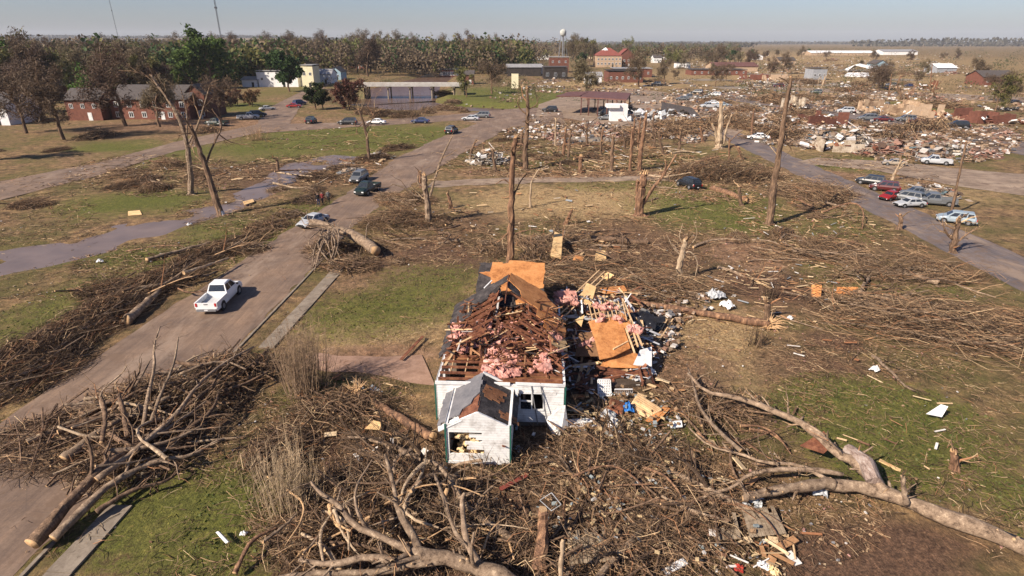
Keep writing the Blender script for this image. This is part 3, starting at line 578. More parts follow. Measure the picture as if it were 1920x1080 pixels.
# C: heap of uprooted trees at the lower left
for k, (lb, L_) in enumerate([
 ('fallen tree at the left edge with a long smooth limb reaching right', [([(100, 1010, .5), (180, 930, .9), (250, 880, 1.0), (300, 862, 1.0), (360, 855, .9), (410, 825, .8)], .19, .06, 7, 1.6), ([(180, 900, 1.2), (260, 840, 1.4), (330, 780, 1.6), (370, 720, 2.0), (420, 680, 1.8), (475, 650, 1.4)], .17, .05, 9, 1.7)]),
 ('fallen tree in the left heap with two tall bare upright limbs', [([(120, 860, .8), (200, 800, 1.2), (260, 770, 1.4), (320, 745, 1.2)], .26, .12, 5, 1.8), ([(268, 800, 1.2), (278, 745, 2.0), (290, 690, 2.8), (288, 650, 3.4), (300, 612, 4.0)], .12, .03, 5, .8), ([(285, 790, 1.4), (300, 740, 2.2), (325, 690, 3.0), (335, 632, 3.8)], .12, .03, 5, .8), ([(205, 790, 1.2), (180, 740, 1.9), (230, 700, 2.6), (238, 685, 3.0)], .09, .02, 5, .8)]),
 ('dark fallen tree lying across the kerb in the left heap', [([(150, 780, .8), (230, 745, 1.1), (300, 730, 1.3), (380, 700, 1.2), (450, 670, .9)], .22, .07, 9, 2.0), ([(300, 850, .7), (360, 800, 1.1), (400, 770, 1.2), (410, 735, 1.3)], .16, .06, 5, 1.4), ([(180, 960, .5), (250, 915, .6), (310, 905, .5), (340, 880, .4)], .12, .05, 6, 1.4)]),
 ('thick pale trunk sloping into the left heap from the corner', [([(60, 1020, .5), (140, 930, 1.0), (200, 870, 1.4), (260, 830, 1.3), (330, 800, 1.0)], .28, .12, 6, 2.0), ([(190, 830, 1.4), (200, 780, 1.9), (190, 745, 2.4)], .12, .09, 2, .8), ([(240, 820, 1.3), (232, 775, 1.9), (222, 740, 2.3)], .14, .1, 2, .8)]),
 ('grey fallen tree beyond the left heap lying over the street edge', [([(200, 870, 1.0), (300, 800, 1.2), (380, 740, 1.2), (440, 690, 1.0), (470, 655, .8)], .17, .05, 10, 1.8), ([(160, 740, .8), (210, 735, 1.1), (300, 720, 1.2)], .13, .05, 6, 1.5)])]):
    fallen_tree(lb, L_, 20+k, (TWIG, TWIGD, TWIGD, TWIG, TWIG)[k], (BARK, BARK, BARKD, BARKD, BARKD)[k])
# D: uprooted trunk beside the street, roots fanned towards the camera
r = fallen_tree('uprooted trunk lying beyond the footpath with its thick end towards the house', [([(705, 470, .9), (680, 450, .9), (650, 435, .9), (615, 425, 1.0), (585, 418, 1.0)], .62, .42, 5, 2.4), ([(650, 440, 1.2), (620, 425, 1.8), (580, 420, 2.3)], .2, .08, 4, 1.6)], 31)
r = thing('root_mass', 'fan of pale bare limbs drooping at the street edge by the uprooted trunk', 'fallen limbs', (*G(600, 480)[:2], 0)); rng = random.Random(4); W = Wood()
for k in range(17):
    mb = MB()
    a = G(620+rng.uniform(-25, 20), 432+rng.uniform(-4, 10), 2.0); b = G(580+rng.uniform(-10, 60), 455, 1.8); c_ = G(572+rng.uniform(-5, 70), 495+rng.uniform(-12, 14), .1)
    limb(mb, W, loc(r, [a, b, c_]), rng.uniform(.06, .13), .04, rng, 4, 1.2, cap=1); mb.build('limb', [BARK, SPLINT], r)
mb = MB(); W.flush(mb); mb.f = {k: [(a, 0) for a, m in v] for k, v in mb.f.items()}; mb.build('twigs', [TWIGD], r)
# E: the long straight log with a burst end
def log(label, a, b, r0, r1, seed, mt=BARKD, burst=True, z=.25, end=1):
    A, B = G(*a, z), G(*b, z); r = thing('fallen_log', label, 'log', (A.x, A.y, 0)); rng = random.Random(seed); mb = MB()
    limb(mb, Wood(), loc(r, [A, A.lerp(B, .35)+Vector((0, .1, 0)), A.lerp(B, .7)-Vector((0, .1, 0)), B]), r0, r1, rng, 0, 1, cap=1, knob=.05); mb.build('trunk', [mt, SPLINT], r, smooth=True)
    if burst:
        mb = MB(); e = (B if end else A)-r.location; d = (B-A).normalized()*(1 if end else -1)
        for k in range(60):
            v = (d*rng.uniform(.1, 1.2)+Vector((rng.gauss(0, .7), rng.gauss(0, .7), rng.gauss(0, .55)))).normalized()*rng.uniform(.5, 1.5); s_ = e+Vector((rng.gauss(0, .15),)*3)
            t_ = s_+v; t_.z = max(.03, t_.z); mb.tube([s_, (s_+t_)/2+Vector((0, 0, .05)), t_], [rng.uniform(.02, .07), .03, .008], 4, 0)
        mb.build('splinters', [SPLINT], r)
    return r
log('long straight fallen log right of the house with a burst splintered end', (1195, 567), (1442, 608), .22, .30, 1, BARKT)
log('splintered log left of the shed, pale broken end pointing right', (668, 738), (812, 818), .16, .27, 2, BARKT, True, .3, 0)
log('pale fallen log on the grass between the ditch and the street', (275, 487), (395, 455), .22, .15, 3, BARK, False)
log('grey log in the brush windrow nearest the white pickup', (238, 600), (300, 545), .4, .2, 5, BARK, False, .4)
log('brown fallen log in the yard beyond the plywood sheets', (1110, 447), (1215, 455), .35, .28, 6, BARKD, False)
log('torn log under the high brush mound at the lane end', (1335, 352), (1402, 375), .45, .3, 7, BARKT, True)
log('short leaning log on the right lawn by the brush', (1655, 500), (1760, 530), .16, .25, 8, BARK, False)

# standing snapped trunks.  base pixel, then limbs as pixel paths at the base's distance (+ dy metres)
def snag(label, base, limbs, seed, bark=BARKT, kids=2, kl=1.2, foliage=None, name='snapped_tree', twn=(2, 2, 2, 1), wood=TWIG, cat='snapped tree'):
    B = G(*base); B.z = hz(B.x, B.y)-.1; root = thing(name, label, cat, B); rng = random.Random(seed); W = Wood(); tips = []
    for j, (pts, r0, r1) in enumerate(limbs):
        W = Wood()
        P = [T(p[0], p[1], B.y + (p[2] if len(p) > 2 else 0)) - B for p in pts]
        if j == 0: P[0].z = -.1
        mb = MB(); limb(mb, W, P, r0, r1, rng, kids, kl, 0, cap=1, up=.08, t0=.3, n=twn, knob=.1)
        if j == 0:       # root flare
            for q in range(5):
                a = q*2*PI/5+rng.random(); mb.tube([P[0]+Vector((0, 0, .55)), P[0]+Vector((math.cos(a)*r0*1.3, math.sin(a)*r0*1.3, .12)), P[0]+Vector((math.cos(a)*r0*2.6, math.sin(a)*r0*2.6, 0))], [r0*.5, r0*.35, r0*.1], 5, 0)
        # jagged torn top
        e = P[-1]; d = (P[-1]-P[-2]).normalized()
        for q in range(7): 
            s_ = e - d*.1 + Vector((rng.gauss(0, r1*.5), rng.gauss(0, r1*.5), 0)); mb.tube([s_, s_+d*rng.uniform(.15, .7)*max(r1*3, .3)], [r1*.35, .01], 4, 1)
        for (k, s_, m), q in list(W.L.items()): W.L.pop((k, s_, m)); W.L.setdefault((k, s_, 2), []).extend(q)
        W.flush(mb); mb.build('trunk' if j == 0 else 'limb', [bark, SPLINT, wood], root)
        tips += [P[-1], P[len(P)//2]]
    return root
snag('tall leaning snapped tree by the ditch with white paint at its foot', (415, 402), [([(415, 402), (400, 360), (385, 310), (372, 275), (358, 235)], .48, .16), ([(385, 310), (400, 270, 1), (420, 235, 2), (398, 205, 2)], .14, .05), ([(372, 270), (350, 225, -1), (330, 205, -1)], .12, .04), ([(396, 240, 2), (430, 268, 3), (470, 272, 4)], .09, .03)], 1, BARKD, 4, 2.6, twn=(3, 3, 3, 2))
mb = MB(); B = G(412, 401); P = [T(417, 404, B.y-.35), T(408, 384, B.y-.35)]; mb.tube([P[0], P[1]], [.36, .20], 8, 0, cap=0); o = mb.build('torn_sheet', WHITE); tag(o, 'white sheet wrapped round the foot of the leaning tree', 'sheet')
snag('tall bare tree standing just left of the leaning snapped tree', (358, 364), [([(358, 364), (356, 310), (350, 260), (330, 205), (300, 165), (282, 140)], .42, .12), ([(352, 270), (372, 235), (385, 190), (392, 165)], .16, .05), ([(335, 215), (310, 205), (285, 200)], .12, .04), ([(350, 255), (352, 215), (340, 170)], .12, .05)], 2, BARK, 5, 3.4, twn=(3, 3, 3, 2))
snag('snapped tree among splintered wood on the far side of the dark trucks', (692, 303), [([(692, 303), (690, 270), (684, 235), (672, 205)], .35, .14), ([(686, 240), (700, 222), (703, 200)], .14, .05), ([(682, 230), (670, 240), (664, 232)], .12, .05)], 3, BARKD, 5, 2.2)
snag('broken tree beside the street with one limb reaching over it', (804, 420), [([(804, 420), (802, 385), (797, 350), (795, 328)], .42, .26), ([(806, 368), (815, 335), (826, 300), (848, 255)], .17, .06), ([(800, 360), (785, 372), (760, 352), (735, 345)], .14, .05), ([(797, 350), (783, 345), (784, 330)], .14, .08)], 4, BARK, 3, 2.2)
snag('tallest stripped trunk standing behind the house roof', (958, 492), [([(958, 492), (958, 440), (958, 380), (960, 320), (966, 258)], .38, .2), ([(962, 372), (975, 340, 1), (988, 325, 1)], .08, .04), ([(958, 430), (940, 450), (930, 455)], .09, .04), ([(961, 440), (985, 432), (1010, 428)], .07, .03), ([(957, 345), (945, 335), (930, 345)], .07, .03)], 5, BARKT, 5, 1.4)
snag('forked snapped tree with a long leaning limb on the green lawn', (1199, 404), [([(1199, 404), (1200, 375), (1203, 345), (1208, 326)], .62, .35), ([(1204, 385), (1222, 355), (1240, 335), (1268, 290)], .26, .1), ([(1200, 372), (1193, 352), (1196, 338)], .25, .2), ([(1240, 335), (1250, 312), (1247, 300)], .12, .08)], 6, BARKT, 0)
snag('very tall lean stripped trunk between lawn and grey street', (1443, 421), [([(1443, 421), (1449, 360), (1460, 290), (1470, 220), (1483, 145)], .48, .16), ([(1468, 240), (1500, 225), (1530, 212)], .08, .03), ([(1464, 262), (1478, 270), (1484, 280)], .1, .05)], 7, BARKD, 3, 1.6)
snag('small shattered tree with dangling strips in the dark yard', (1273, 524), [([(1273, 524), (1274, 500), (1280, 470), (1286, 448)], .34, .18), ([(1282, 475), (1295, 470), (1310, 490), (1303, 520)], .07, .03), ([(1278, 480), (1262, 465), (1250, 440)], .06, .02), ([(1284, 460), (1272, 445), (1280, 420)], .05, .02), ([(1290, 465), (1310, 440), (1300, 415)], .04, .015)], 8, BARE, 3, .9)
snag('tall spindly trunk with a clump of dead leaves beyond the lane', (985, 318), [([(985, 318), (986, 280), (988, 240), (990, 205), (988, 165)], .5, .2), ([(988, 215), (970, 200), (972, 185)], .14, .06), ([(990, 205), (1010, 196), (1004, 175)], .12, .05)], 9, BARKD, 6, 3.0, twn=(3, 3, 3, 2))
snag('split pale trunk at the lane end with twisted splinters', (1348, 278), [([(1348, 278), (1350, 250), (1352, 225), (1352, 192)], .7, .3), ([(1346, 270), (1342, 250), (1335, 232)], .3, .2), ([(1356, 270), (1362, 240), (1372, 215)], .28, .12), ([(1354, 225), (1364, 215), (1368, 220)], .2, .1)], 10, BARE, 3, 1.6)
snag('snapped trunk left of the pale split trunk, leaning right', (1198, 320), [([(1198, 320), (1201, 285), (1207, 250), (1212, 212)], .4, .2)], 11, BARKT, 2, 1.4)
snag('thin upright trunk in the brush row beyond the lane', (1181, 321), [([(1181, 321), (1183, 285), (1186, 240)], .28, .16)], 12, BARKT, 2, 1.0)
snag('short trunk with a broken top in the brush row', (1146, 322), [([(1146, 322), (1148, 290), (1150, 255)], .36, .22), ([(1148, 275), (1158, 262), (1165, 262)], .1, .05)], 13, BARKD, 2, 1.0)
snag('short stump in the brush row, left of the broken-topped trunk', (1088, 324), [([(1088, 324), (1089, 305), (1089, 292)], .34, .28)], 14, BARKT, 1, .8)
snag('slim leaning snag between stripped trunk and lane', (994, 388), [([(994, 388), (995, 360), (996, 340), (1010, 318)], .16, .07), ([(997, 350), (985, 345), (975, 352)], .05, .02)], 15, BARE, 2, .8)
snag('trunk at the right edge beside the grey street', (1786, 474), [([(1786, 474), (1790, 450), (1798, 410)], .34, .2), ([(1789, 450), (1775, 440), (1768, 420)], .14, .04), ([(1792, 455), (1812, 440), (1835, 425)], .14, .05)], 16, BARKD, 6, 1.8, twn=(3, 3, 2, 2))
snag('thin pole-like trunk at the right edge beyond the pickup drive', (1783, 405), [([(1783, 405), (1790, 370), (1800, 320), (1812, 265)], .18, .1)], 17, BARKD, 2, .8)
snag('forked dead tree on the dirt verge right of the grey street', (1672, 338), [([(1672, 338), (1680, 320), (1690, 300)], .22, .12), ([(1682, 318), (1695, 305), (1704, 300)], .12, .06)], 18, BARE, 5, 1.6)
for k, (bx, by, tx, ty, lb) in enumerate([(790, 352, 788, 322, 'tiny stump at the street bend'), (1060, 420, 1072, 395, 'leaning stub in the yard heap'), (880, 300, 893, 262, 'leaning splintered trunk near the street bend'), (930, 322, 925, 280, 'pale shattered trunk in the left brush row'), (1245, 290, 1235, 245, 'broken trunk beyond the brush row, right part'),
    (1392, 300, 1385, 275, 'orange broken stump at the grey street corner'), (1128, 268, 1131, 240, 'small snag in front of the canopy lot'), (1225, 255, 1226, 210, 'thin snag in front of the wrecked white shed'), (1390, 385, 1386, 350, 'torn stub in the wide brush heap by the lane'), (1410, 260, 1414, 205, 'thin snag by the ruined lots'), (1440, 600, 1436, 560, 'shredded stump at the burst log end'),
    (1685, 430, 1688, 402, 'pale stub on the verge'), (1790, 880, 1788, 845, 'short stump on the green at the right edge'), (845, 390, 838, 362, 'splintered stub near the street brush'), (1665, 182, 1672, 140, 'pale bent snag on the far right lots'), (1745, 170, 1748, 120, 'pale far snag beside the orange crate stack'), (520, 320, 520, 296, 'dark stub by the ditch'), (910, 300, 905, 268, 'crooked torn trunk in the left brush row')]):
    snag(lb if len(lb.split()) > 3 else lb+' of wood', (bx, by), [([(bx, by), ((bx+tx)/2+R.uniform(-3, 3), (by+ty)/2), (tx, ty)], .3 if by < 700 else .2, .15)], 60+k, R.choice([BARKT, BARE, BARKD]), 2, 1.2)

# upright thicket and reeds left of the house
def thicket(label, px, py, rx, h, n, seed, mt, lean=.15, name='bare_bush', cat='bush'):
    B = G(px, py); r = thing(name, label, cat, (B.x, B.y, 0)); rs = np.random.RandomState(seed); k = 5; s = np.linspace(0, 1, k)
    b = np.stack([rs.normal(0, rx*.35, n), rs.normal(0, rx*.35, n), np.zeros(n)], 1); th = rs.rand(n)*2*PI; sp = np.abs(rs.normal(0, lean, n)); hh = h*rs.uniform(.45, 1.1, n)
    d = np.stack([np.cos(th)*sp+b[:, 0]*.12, np.sin(th)*sp+b[:, 1]*.12, np.ones(n)], 1); P = b[:, None, :]+d[:, None, :]*(hh[:, None]*s[None])[:, :, None]+(rs.normal(0, .12, (n, 1, 3)))*(s**2)[None, :, None]*h*.4
    mb = MB(); tubes(mb, P, rs.uniform(.008, .03, n)[:, None]*np.linspace(1, .3, k)[None], 3); mb.build('stems', [mt], r)
    n2 = n*5; q = rs.randint(0, n, n2); i = rs.randint(1, k, n2); st = P[q, i]; dv = rs.normal(0, .5, (n2, 3)); dv[:, 2] = np.abs(dv[:, 2])+.25; ln = rs.uniform(.3, 1.0, n2)*h*.22
    P2 = np.stack([st, st+dv*ln[:, None]*.5, st+dv*ln[:, None]], 1); mb = MB(); tubes(mb, P2, np.tile([.009, .007, .003], (n2, 1)), 3); mb.build('twigs', [mt], r); return r
thicket('tall bare bush of upright stems left of the house', 572, 735, 1.6, 4.3, 240, 1, mat('stem_brown', [(.13, .085, .055), (.28, .19, .12)], 3, bmp=0, per_island=.4))
thicket('straw-coloured upright reeds beside the lower left lawn', 545, 945, 1.7, 3.2, 170, 2, mat('reed_straw', [(.20, .14, .085), (.40, .30, .19)], 3, bmp=0, per_island=.4), .1)
thicket('dark bare bush left of the street end by the brush', 1445, 560, .9, 1.6, 60, 3, TWIGD)
thicket('russet leafless bush on the river bank', 660, 205, 6, 9, 160, 4, TWIG, .35)
thicket('grey round leafless bush in the flooded bank', 765, 222, 7, 6, 170, 5, TWIGD, .5)
thicket('small leafless bush standing in the lawn beyond the ditch', 480, 262, 3, 3.6, 90, 6, TWIG, .4)
thicket('dark little shrub by the shredded stump', 1418, 645, .9, 1.4, 40, 7, TWIGD, .4)
# the swept brush on the right: hundreds of long parallel stems
for k, (px, py, rx, ry, h, n, a, lb) in enumerate([(1735, 610, 8, 3.0, 1.3, 1100, -.50, 'wide bank of long stems all combed one way at the right'), (1650, 570, 6, 1.8, .7, 330, -.35, 'combed stems left of the wide bank'), (1700, 520, 7, 1.8, 1.0, 560, -.25, 'fallen crown with long pale stems on the right lawn'), (1530, 480, 6, 2.0, .5, 300, -.6, 'brown brush strip across the right lawn'),
    (1190, 545, 8, 2.2, .9, 1000, -.35, 'long combed branches behind the ruined wing'), (1080, 520, 5, 2.2, 1.1, 900, -.2, 'dense brush right behind the roof deck'), (1520, 365, 6, 2.8, 1.6, 1100, -.9, 'high brush heap beside the grey street'), (1360, 335, 9, 3.5, 3.0, 2100, .6, 'largest rounded brush mound at the lane end'), (1880, 640, 8, 3.4, 1.2, 900, -.5, 'combed stems beyond the right edge')]):
    o = brush_pile(200+k, rx, ry, h, n, a, mt=(TWIG, TWIGD, BARK), thick=.022, L=(1.6, 5.0), spread=.22, stems=24); p = G(px, py); o.location = (p.x, p.y, hz(p.x, p.y)); tag(o, lb, 'brush pile', 'combed brush')
for k, (px, py, rx, ry, h, n, lb) in enumerate([(1120, 870, 5.2, 3.2, .55, 2600, 'wide brown carpet of brush right of the shed'), (1250, 960, 4.0, 3, .5, 1900, 'brush heap between the timber decks'), (720, 930, 3.4, 2.6, .9, 1900, 'dark brush below the shed at the lower middle'), (620, 1010, 2.8, 2, .9, 1500, 'brush heap at the bottom left of the pale tree'), (840, 1000, 3, 2, .9, 1500, 'brush heap under the pale fallen tree'), (320, 760, 4.2, 2.4, 1.6, 2300, 'deep brush in the left heap'), (240, 850, 3.4, 2.6, 1.5, 1900, 'near brush in the left heap'), (430, 700, 3.2, 1.8, 1.1, 1300, 'brush at the street end of the left heap'), (120, 830, 4, 3, 1.3, 1500, 'brush at the far left of the heap'),
    (640, 770, 3.0, 1.8, .7, 1200, 'brush around the splintered log'), (660, 500, 3, 2, 1.0, 800, 'dark brush around the uprooted trunk'), (740, 420, 4.5, 3, 1.7, 1500, 'high brush beyond the uprooted trunk'), (1340, 770, 3.4, 2, .5, 900, 'brush between the limbs of the lower right tree'), (620, 470, 2.6, 2, 1.2, 800, 'brush under the drooping limbs'), (980, 1040, 2.6, 1.6, .7, 1200, 'brush at the bottom edge centre'), (1180, 1040, 3, 1.6, .4, 1100, 'brush at the bottom edge right of centre'), (530, 850, 1.8, 2.0, .8, 1000, 'brush at the edge of the lower left lawn')]):
    o = brush_pile(300+k, rx, ry, h, n, None, mt=(TWIG, TWIGD, BARKD), thick=.016, L=(.5, 2.2), stems=34); p = G(px, py); o.location = (p.x, p.y, hz(p.x, p.y)); tag(o, lb, 'brush pile', 'brush heaps round the house')
LANDMARKS += [(ph, *G(px, py)[:2]) for ph, px, py in [('the white pickup', 410, 572), ('the wrecked house', 930, 720), ('the uprooted trunk', 680, 455), ('the two dark trucks', 688, 350), ('the forked snapped tree', 1200, 404), ('the very tall trunk', 1443, 421), ('the stripped trunk', 958, 492), ('the shattered tree', 1273, 524), ('the burst log end', 1442, 608), ('the lower right fork', 1600, 900), ('the left heap', 250, 850), ('the leaning tree', 415, 402), ('the red canopy', 1125, 210), ('the pale split trunk', 1348, 278), ('the silver pickup', 1755, 305), ('the ditch', 230, 440), ('the brick apartments', 320, 220), ('the bridge', 750, 160), ('the water tower', 1056, 120), ('the red-roofed school', 1150, 125), ('the wrecked white shed', 1220, 222), ('the red car', 1660, 355), ('the dead fork', 1680, 335), ('the far left edge', 20, 400), ('the blue sedan', 788, 232), ('the timber decks', 1250, 990), ('the bottom tangle', 720, 1000), ('the lane', 1060, 336), ('the right brush bank', 1720, 610), ('the ruined lots', 1560, 230), ('the dirt road', 1700, 178), ('the pale shop', 540, 160), ('the tall mast', 416, 100), ('the far right fields', 1850, 110)]]
# loose limbs lying crosswise through the two big heaps
def loose_limbs(n, ells, L, r, z, rng, ang=None, spread=.6, look=None, mts=(BARK, BARKD), group='loose limbs in the heaps', kids=4, kl=1.0):
    for k in range(n):
        e = rng.choice(ells); a = rng.uniform(0, 2*PI); q = math.sqrt(rng.random()); c = G(e[0]+e[2]*q*math.cos(a), e[1]+e[3]*q*math.sin(a)); root = thing('loose_limb', 'x', 'limb', (c.x, c.y, max(0, hz(c.x, c.y))))
        th = rng.uniform(0, 2*PI) if ang is None else ang+rng.gauss(0, spread); l = rng.uniform(*L); d = Vector((math.cos(th), math.sin(th), rng.gauss(0, .16))); h = rng.uniform(*z); rr = rng.uniform(*r); s_ = Vector((-d.y, d.x, rng.uniform(0, .5)))*rng.gauss(0, .16)*l
        P = [Vector((0, 0, h))-d*l*.5, Vector((0, 0, h))-d*l*.15+s_, Vector((0, 0, h))+d*l*.2+s_*.7, Vector((0, 0, h))+d*l*.5-s_*.4]
        for p in P: p.z = max(p.z, .05)
        mt = rng.choice(mts); mb = MB(); W = Wood(); limb(mb, W, P, rr, rr*.35, rng, kids, kl, 0, cap=1, it=2, knob=.14)
        for (kk, s2, m), v in list(W.L.items()): W.L.pop((kk, s2, m)); W.L.setdefault((kk, s2, 2), []).extend(v)
        W.flush(mb); mb.build('limb_wood', [mt, SPLINT, TWIG if mt in (BARK, BARE) else TWIGD], root)
        repeat(root, look[mts.index(mt) % len(look)], 'limb', group)
LL = random.Random(71)
loose_limbs(50, [(290, 800, 110, 60), (240, 860, 70, 50), (380, 730, 70, 40), (230, 790, 70, 40)], (2.2, 5.6), (.04, .15), (.3, 1.5), LL, .75, .45, ['grey limb across the left heap', 'dark limb across the left heap', 'barkless pale limb in the left heap'], (BARK, BARKD, BARE))
loose_limbs(44, [(720, 1000, 170, 55), (620, 1030, 90, 40), (880, 990, 90, 60), (800, 930, 90, 40)], (1.6, 4.6), (.035, .12), (.2, 1.3), LL, None, .5, ['grey limb in the bottom tangle', 'dark limb in the bottom tangle', 'torn yellow limb in the bottom tangle', 'barkless pale limb in the bottom tangle'], (BARK, BARKD, SPLINT, BARE))
loose_limbs(34, [(1200, 890, 170, 60), (1300, 960, 160, 60), (1400, 840, 120, 60), (1120, 960, 110, 60)], (1.5, 4.5), (.03, .09), (.1, .6), LL, -.5, .6, ['brown limb in the brush by the shed', 'torn limb in the brush by the shed'], (BARKD, BARKT))
loose_limbs(30, [(1080, 450, 130, 50), (1160, 520, 130, 40), (820, 430, 90, 30), (1480, 470, 160, 40), (1540, 400, 60, 30)], (2, 6), (.05, .16), (.1, .9), LL, -.3, .8, ['brown snapped limb in the middle yard', 'grey snapped limb in the middle yard', 'orange torn limb in the middle yard'], (BARKD, BARK, BARKT))
loose_limbs(36, [(1000, 300, 170, 24), (1180, 295, 170, 24), (1350, 340, 100, 34), (620, 340, 120, 18), (330, 520, 120, 40), (300, 325, 130, 24)], (2.5, 8), (.07, .2), (.2, 1.3), LL, 0, .8, ['brown snapped limb in the brush rows', 'pale barkless limb in the brush rows', 'torn orange limb in the brush rows'], (BARKD, BARE, BARKT))
for k in range(26):
    px, py = [(LL.uniform(840, 1430), LL.uniform(258, 325)), (LL.uniform(1000, 1440), LL.uniform(262, 300)), (LL.uniform(1400, 1790), LL.uniform(150, 215))][k % 3]
    B = G(px, py)
    if onroad(B.x, B.y): continue
    sc = B.y/110; h = LL.uniform(22, 55)*(110/B.y if py < 220 else 1); lean = LL.uniform(-10, 10); b = LL.choice([BARKT, BARE, BARKD]); r0 = LL.uniform(.2, .38)*(1 if py > 220 else 1.3)
    L_ = [([(px, py), (px+lean*.5, py-h*.5), (px+lean, py-h)], r0, r0*.6)]
    for q in range(LL.randint(1, 3)): s_ = LL.choice([-1, 1]); f = LL.uniform(.4, .9); L_.append(([(px+lean*f, py-h*f), (px+lean*f+s_*LL.uniform(6, 14), py-h*f-LL.uniform(2, 16), LL.uniform(-1, 1)), (px+lean*f+s_*LL.uniform(10, 28), py-h*f+LL.uniform(-26, 12), LL.uniform(-2, 2))], r0*.42, .05))
    o = snag('x', (px, py), L_, 400+k, b, 3, 1.6*sc); repeat(o, {0: 'splintered brown trunk with torn limbs', 1: 'pale barkless trunk with torn limbs', 2: 'dark snapped trunk with torn limbs'}[[BARKT, BARE, BARKD].index(b)], 'snapped tree', 'snapped trees of the ruined lots')
# bare slabs where houses stood
for k, (px, py, wx, wy, a) in enumerate([(1460, 262, 12, 8, .1), (1380, 232, 10, 9, .3), (1510, 250, 11, 8, 0), (1650, 268, 13, 9, .2), (1740, 276, 12, 8, -.1), (1600, 200, 14, 10, .2), (1480, 180, 16, 12, .1), (1380, 165, 18, 14, 0), (1560, 160, 20, 14, .3), (1680, 150, 22, 16, .1), (1440, 140, 24, 18, 0), (1600, 132, 28, 22, .2), (1100, 262, 11, 7, 0), (1250, 240, 16, 6, 0), (1220, 250, 9, 7, .2), (1330, 150, 20, 16, .1)]):
    p = G(px, py); mb = MB(); mb.box((0, 0, .02), (wx, wy, .36)); mb.box((wx*.5+1.2, -wy*.1, -.04), (2.4, 2.0, .3)); o = mb.build('concrete_slab', CONC); o.location = (p.x, p.y, hz(p.x, p.y)); o.rotation_euler.z = a; repeat(o, 'bare concrete slab swept clean of its house', 'slab', 'bare house slabs'); o['kind'] = 'thing'
# ------------------------------------------------------------ the wrecked white house
HX, HY, HR = -4.15, 27.7, -0.045
house = thing('wrecked_house', 'wrecked white house with its roof torn open and pink insulation showing', 'house', (HX, HY, 0), HR)
HM = Matrix.Translation((HX, HY, 0)) @ Matrix.Rotation(HR, 4, 'Z'); HI = HM.inverted()
def hp(px, py, z): return HI @ G(px, py, z)
def siding(name, col, dirt):
    m, t, bs = newmat(name); P = coords(t, 'Object'); sx = t.nodes.new('ShaderNodeSeparateXYZ'); lk(t, P, sx.inputs[0])
    f = mth(t, 'FRACT', mth(t, 'MULTIPLY', sx.outputs[2], 6.5)); ln = ramp(t, f, [(0, (0.25,)*3), (0.09, (1, 1, 1)), (1, (0.86,)*3)])
    nz = noise(t, P, 1.6, 5, 0.7); c = ramp(t, nz, [(0.30, dirt), (0.52, col)]); c = mix(t, 0.8, c, ln, 'MULTIPLY')
    lk(t, c, bs.inputs['Base Color']); bs.inputs['Roughness'].default_value = 0.6; bump(t, bs, f, 0.5, 0.03); return m
SIDE = siding('white_lap_siding', (0.80, 0.79, 0.77), (0.46, 0.43, 0.40))
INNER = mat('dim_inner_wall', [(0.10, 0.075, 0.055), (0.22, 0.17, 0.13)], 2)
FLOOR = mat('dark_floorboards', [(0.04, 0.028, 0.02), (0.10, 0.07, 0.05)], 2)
# lap siding boards really step out of the wall
def wall(parent, a, b, z0, z1, holes=(), th=.12, name='wall', m=SIDE, ragged=0.0, rng=random.Random(3)):
    """upright wall from a to b (xy) in house space with rectangular holes (s0, s1, z0, z1)"""
    a = Vector((*a, 0)); b = Vector((*b, 0)); L = (b-a).length; d = (b-a)/L; ang = math.atan2(d.y, d.x); mb = MB()
    xs = sorted({0, L} | {q for h in holes for q in h[:2]}); zs = sorted({z0, z1} | {q for h in holes for q in h[2:]}); rot = rotz(ang)
    for x0, x1 in zip(xs[:-1], xs[1:]):
        for q0, q1 in zip(zs[:-1], zs[1:]):
            cx, cz = (x0+x1)/2, (q0+q1)/2
            if any(h[0] < cx < h[1] and h[2] < cz < h[3] for h in holes): continue
            mb.box(a + d*cx + Vector((0, 0, cz)), (x1-x0, th, q1-q0), 0, rot)
    # siding boards proud of the core
    nrm = Vector((d.y, -d.x, 0)); z = z0+.0
    while z < z1-.05:
        segs = [(0, L)]
        for h in holes:
            if h[2] < z+.08 < h[3]:
                segs = [s for q in segs for s in ((q[0], min(q[1], h[0])), (max(q[0], h[1]), q[1])) if s[1]-s[0] > .03]
        for s0, s1 in segs:
            if ragged and rng.random() < ragged: s1 -= rng.uniform(0, .5)*(s1-s0)
            if s1-s0 < .05: continue
            c = a + d*(s0+s1)/2 + nrm*(th/2+.012) + Vector((0, 0, z+.075)); mb.box(c, (s1-s0-.004, .02, .142), 0, np.array(Matrix.Rotation(ang, 3, 'Z') @ Matrix.Rotation(-.09, 3, 'X')))
        z += .15
    return mb.build(name, [m, INNER], parent)
WH = 2.72; WY = 10.4
wall(house, (0, 0), (1.5, 0), .35, WH); wall(house, (1.5, 0), (4.35, 0), .35, WH, [(.5, 2.3, .4, 2.4)])
wall(house, (4.35, 0), (7, 0), .35, WH, [(.25, 1.55, 1.15, 2.25)], ragged=.12)
wall(house, (0.0, WY), (0.0, .08), .35, WH, [(2, 2.9, 1, 2.2), (5.6, 6.5, 1, 2.2), (7.9, 8.7, 1, 2.2)])
wall(house, (7, .08), (7, WY), .35, WH, [(1.0, 2.2, .9, 2.3), (4.2, 7.6, .4, 2.5)], ragged=.4)
wall(house, (7, WY), (0, WY), .35, WH)
mb = MB(); mb.box((3.5, WY/2, .17), (6.9, WY-.1, .34)); mb.build('foundation', CONC, house)
mb = MB(); mb.box((3.5, WY/2, .38), (6.8, WY-.2, .06)); mb.build('floor', FLOOR, house)
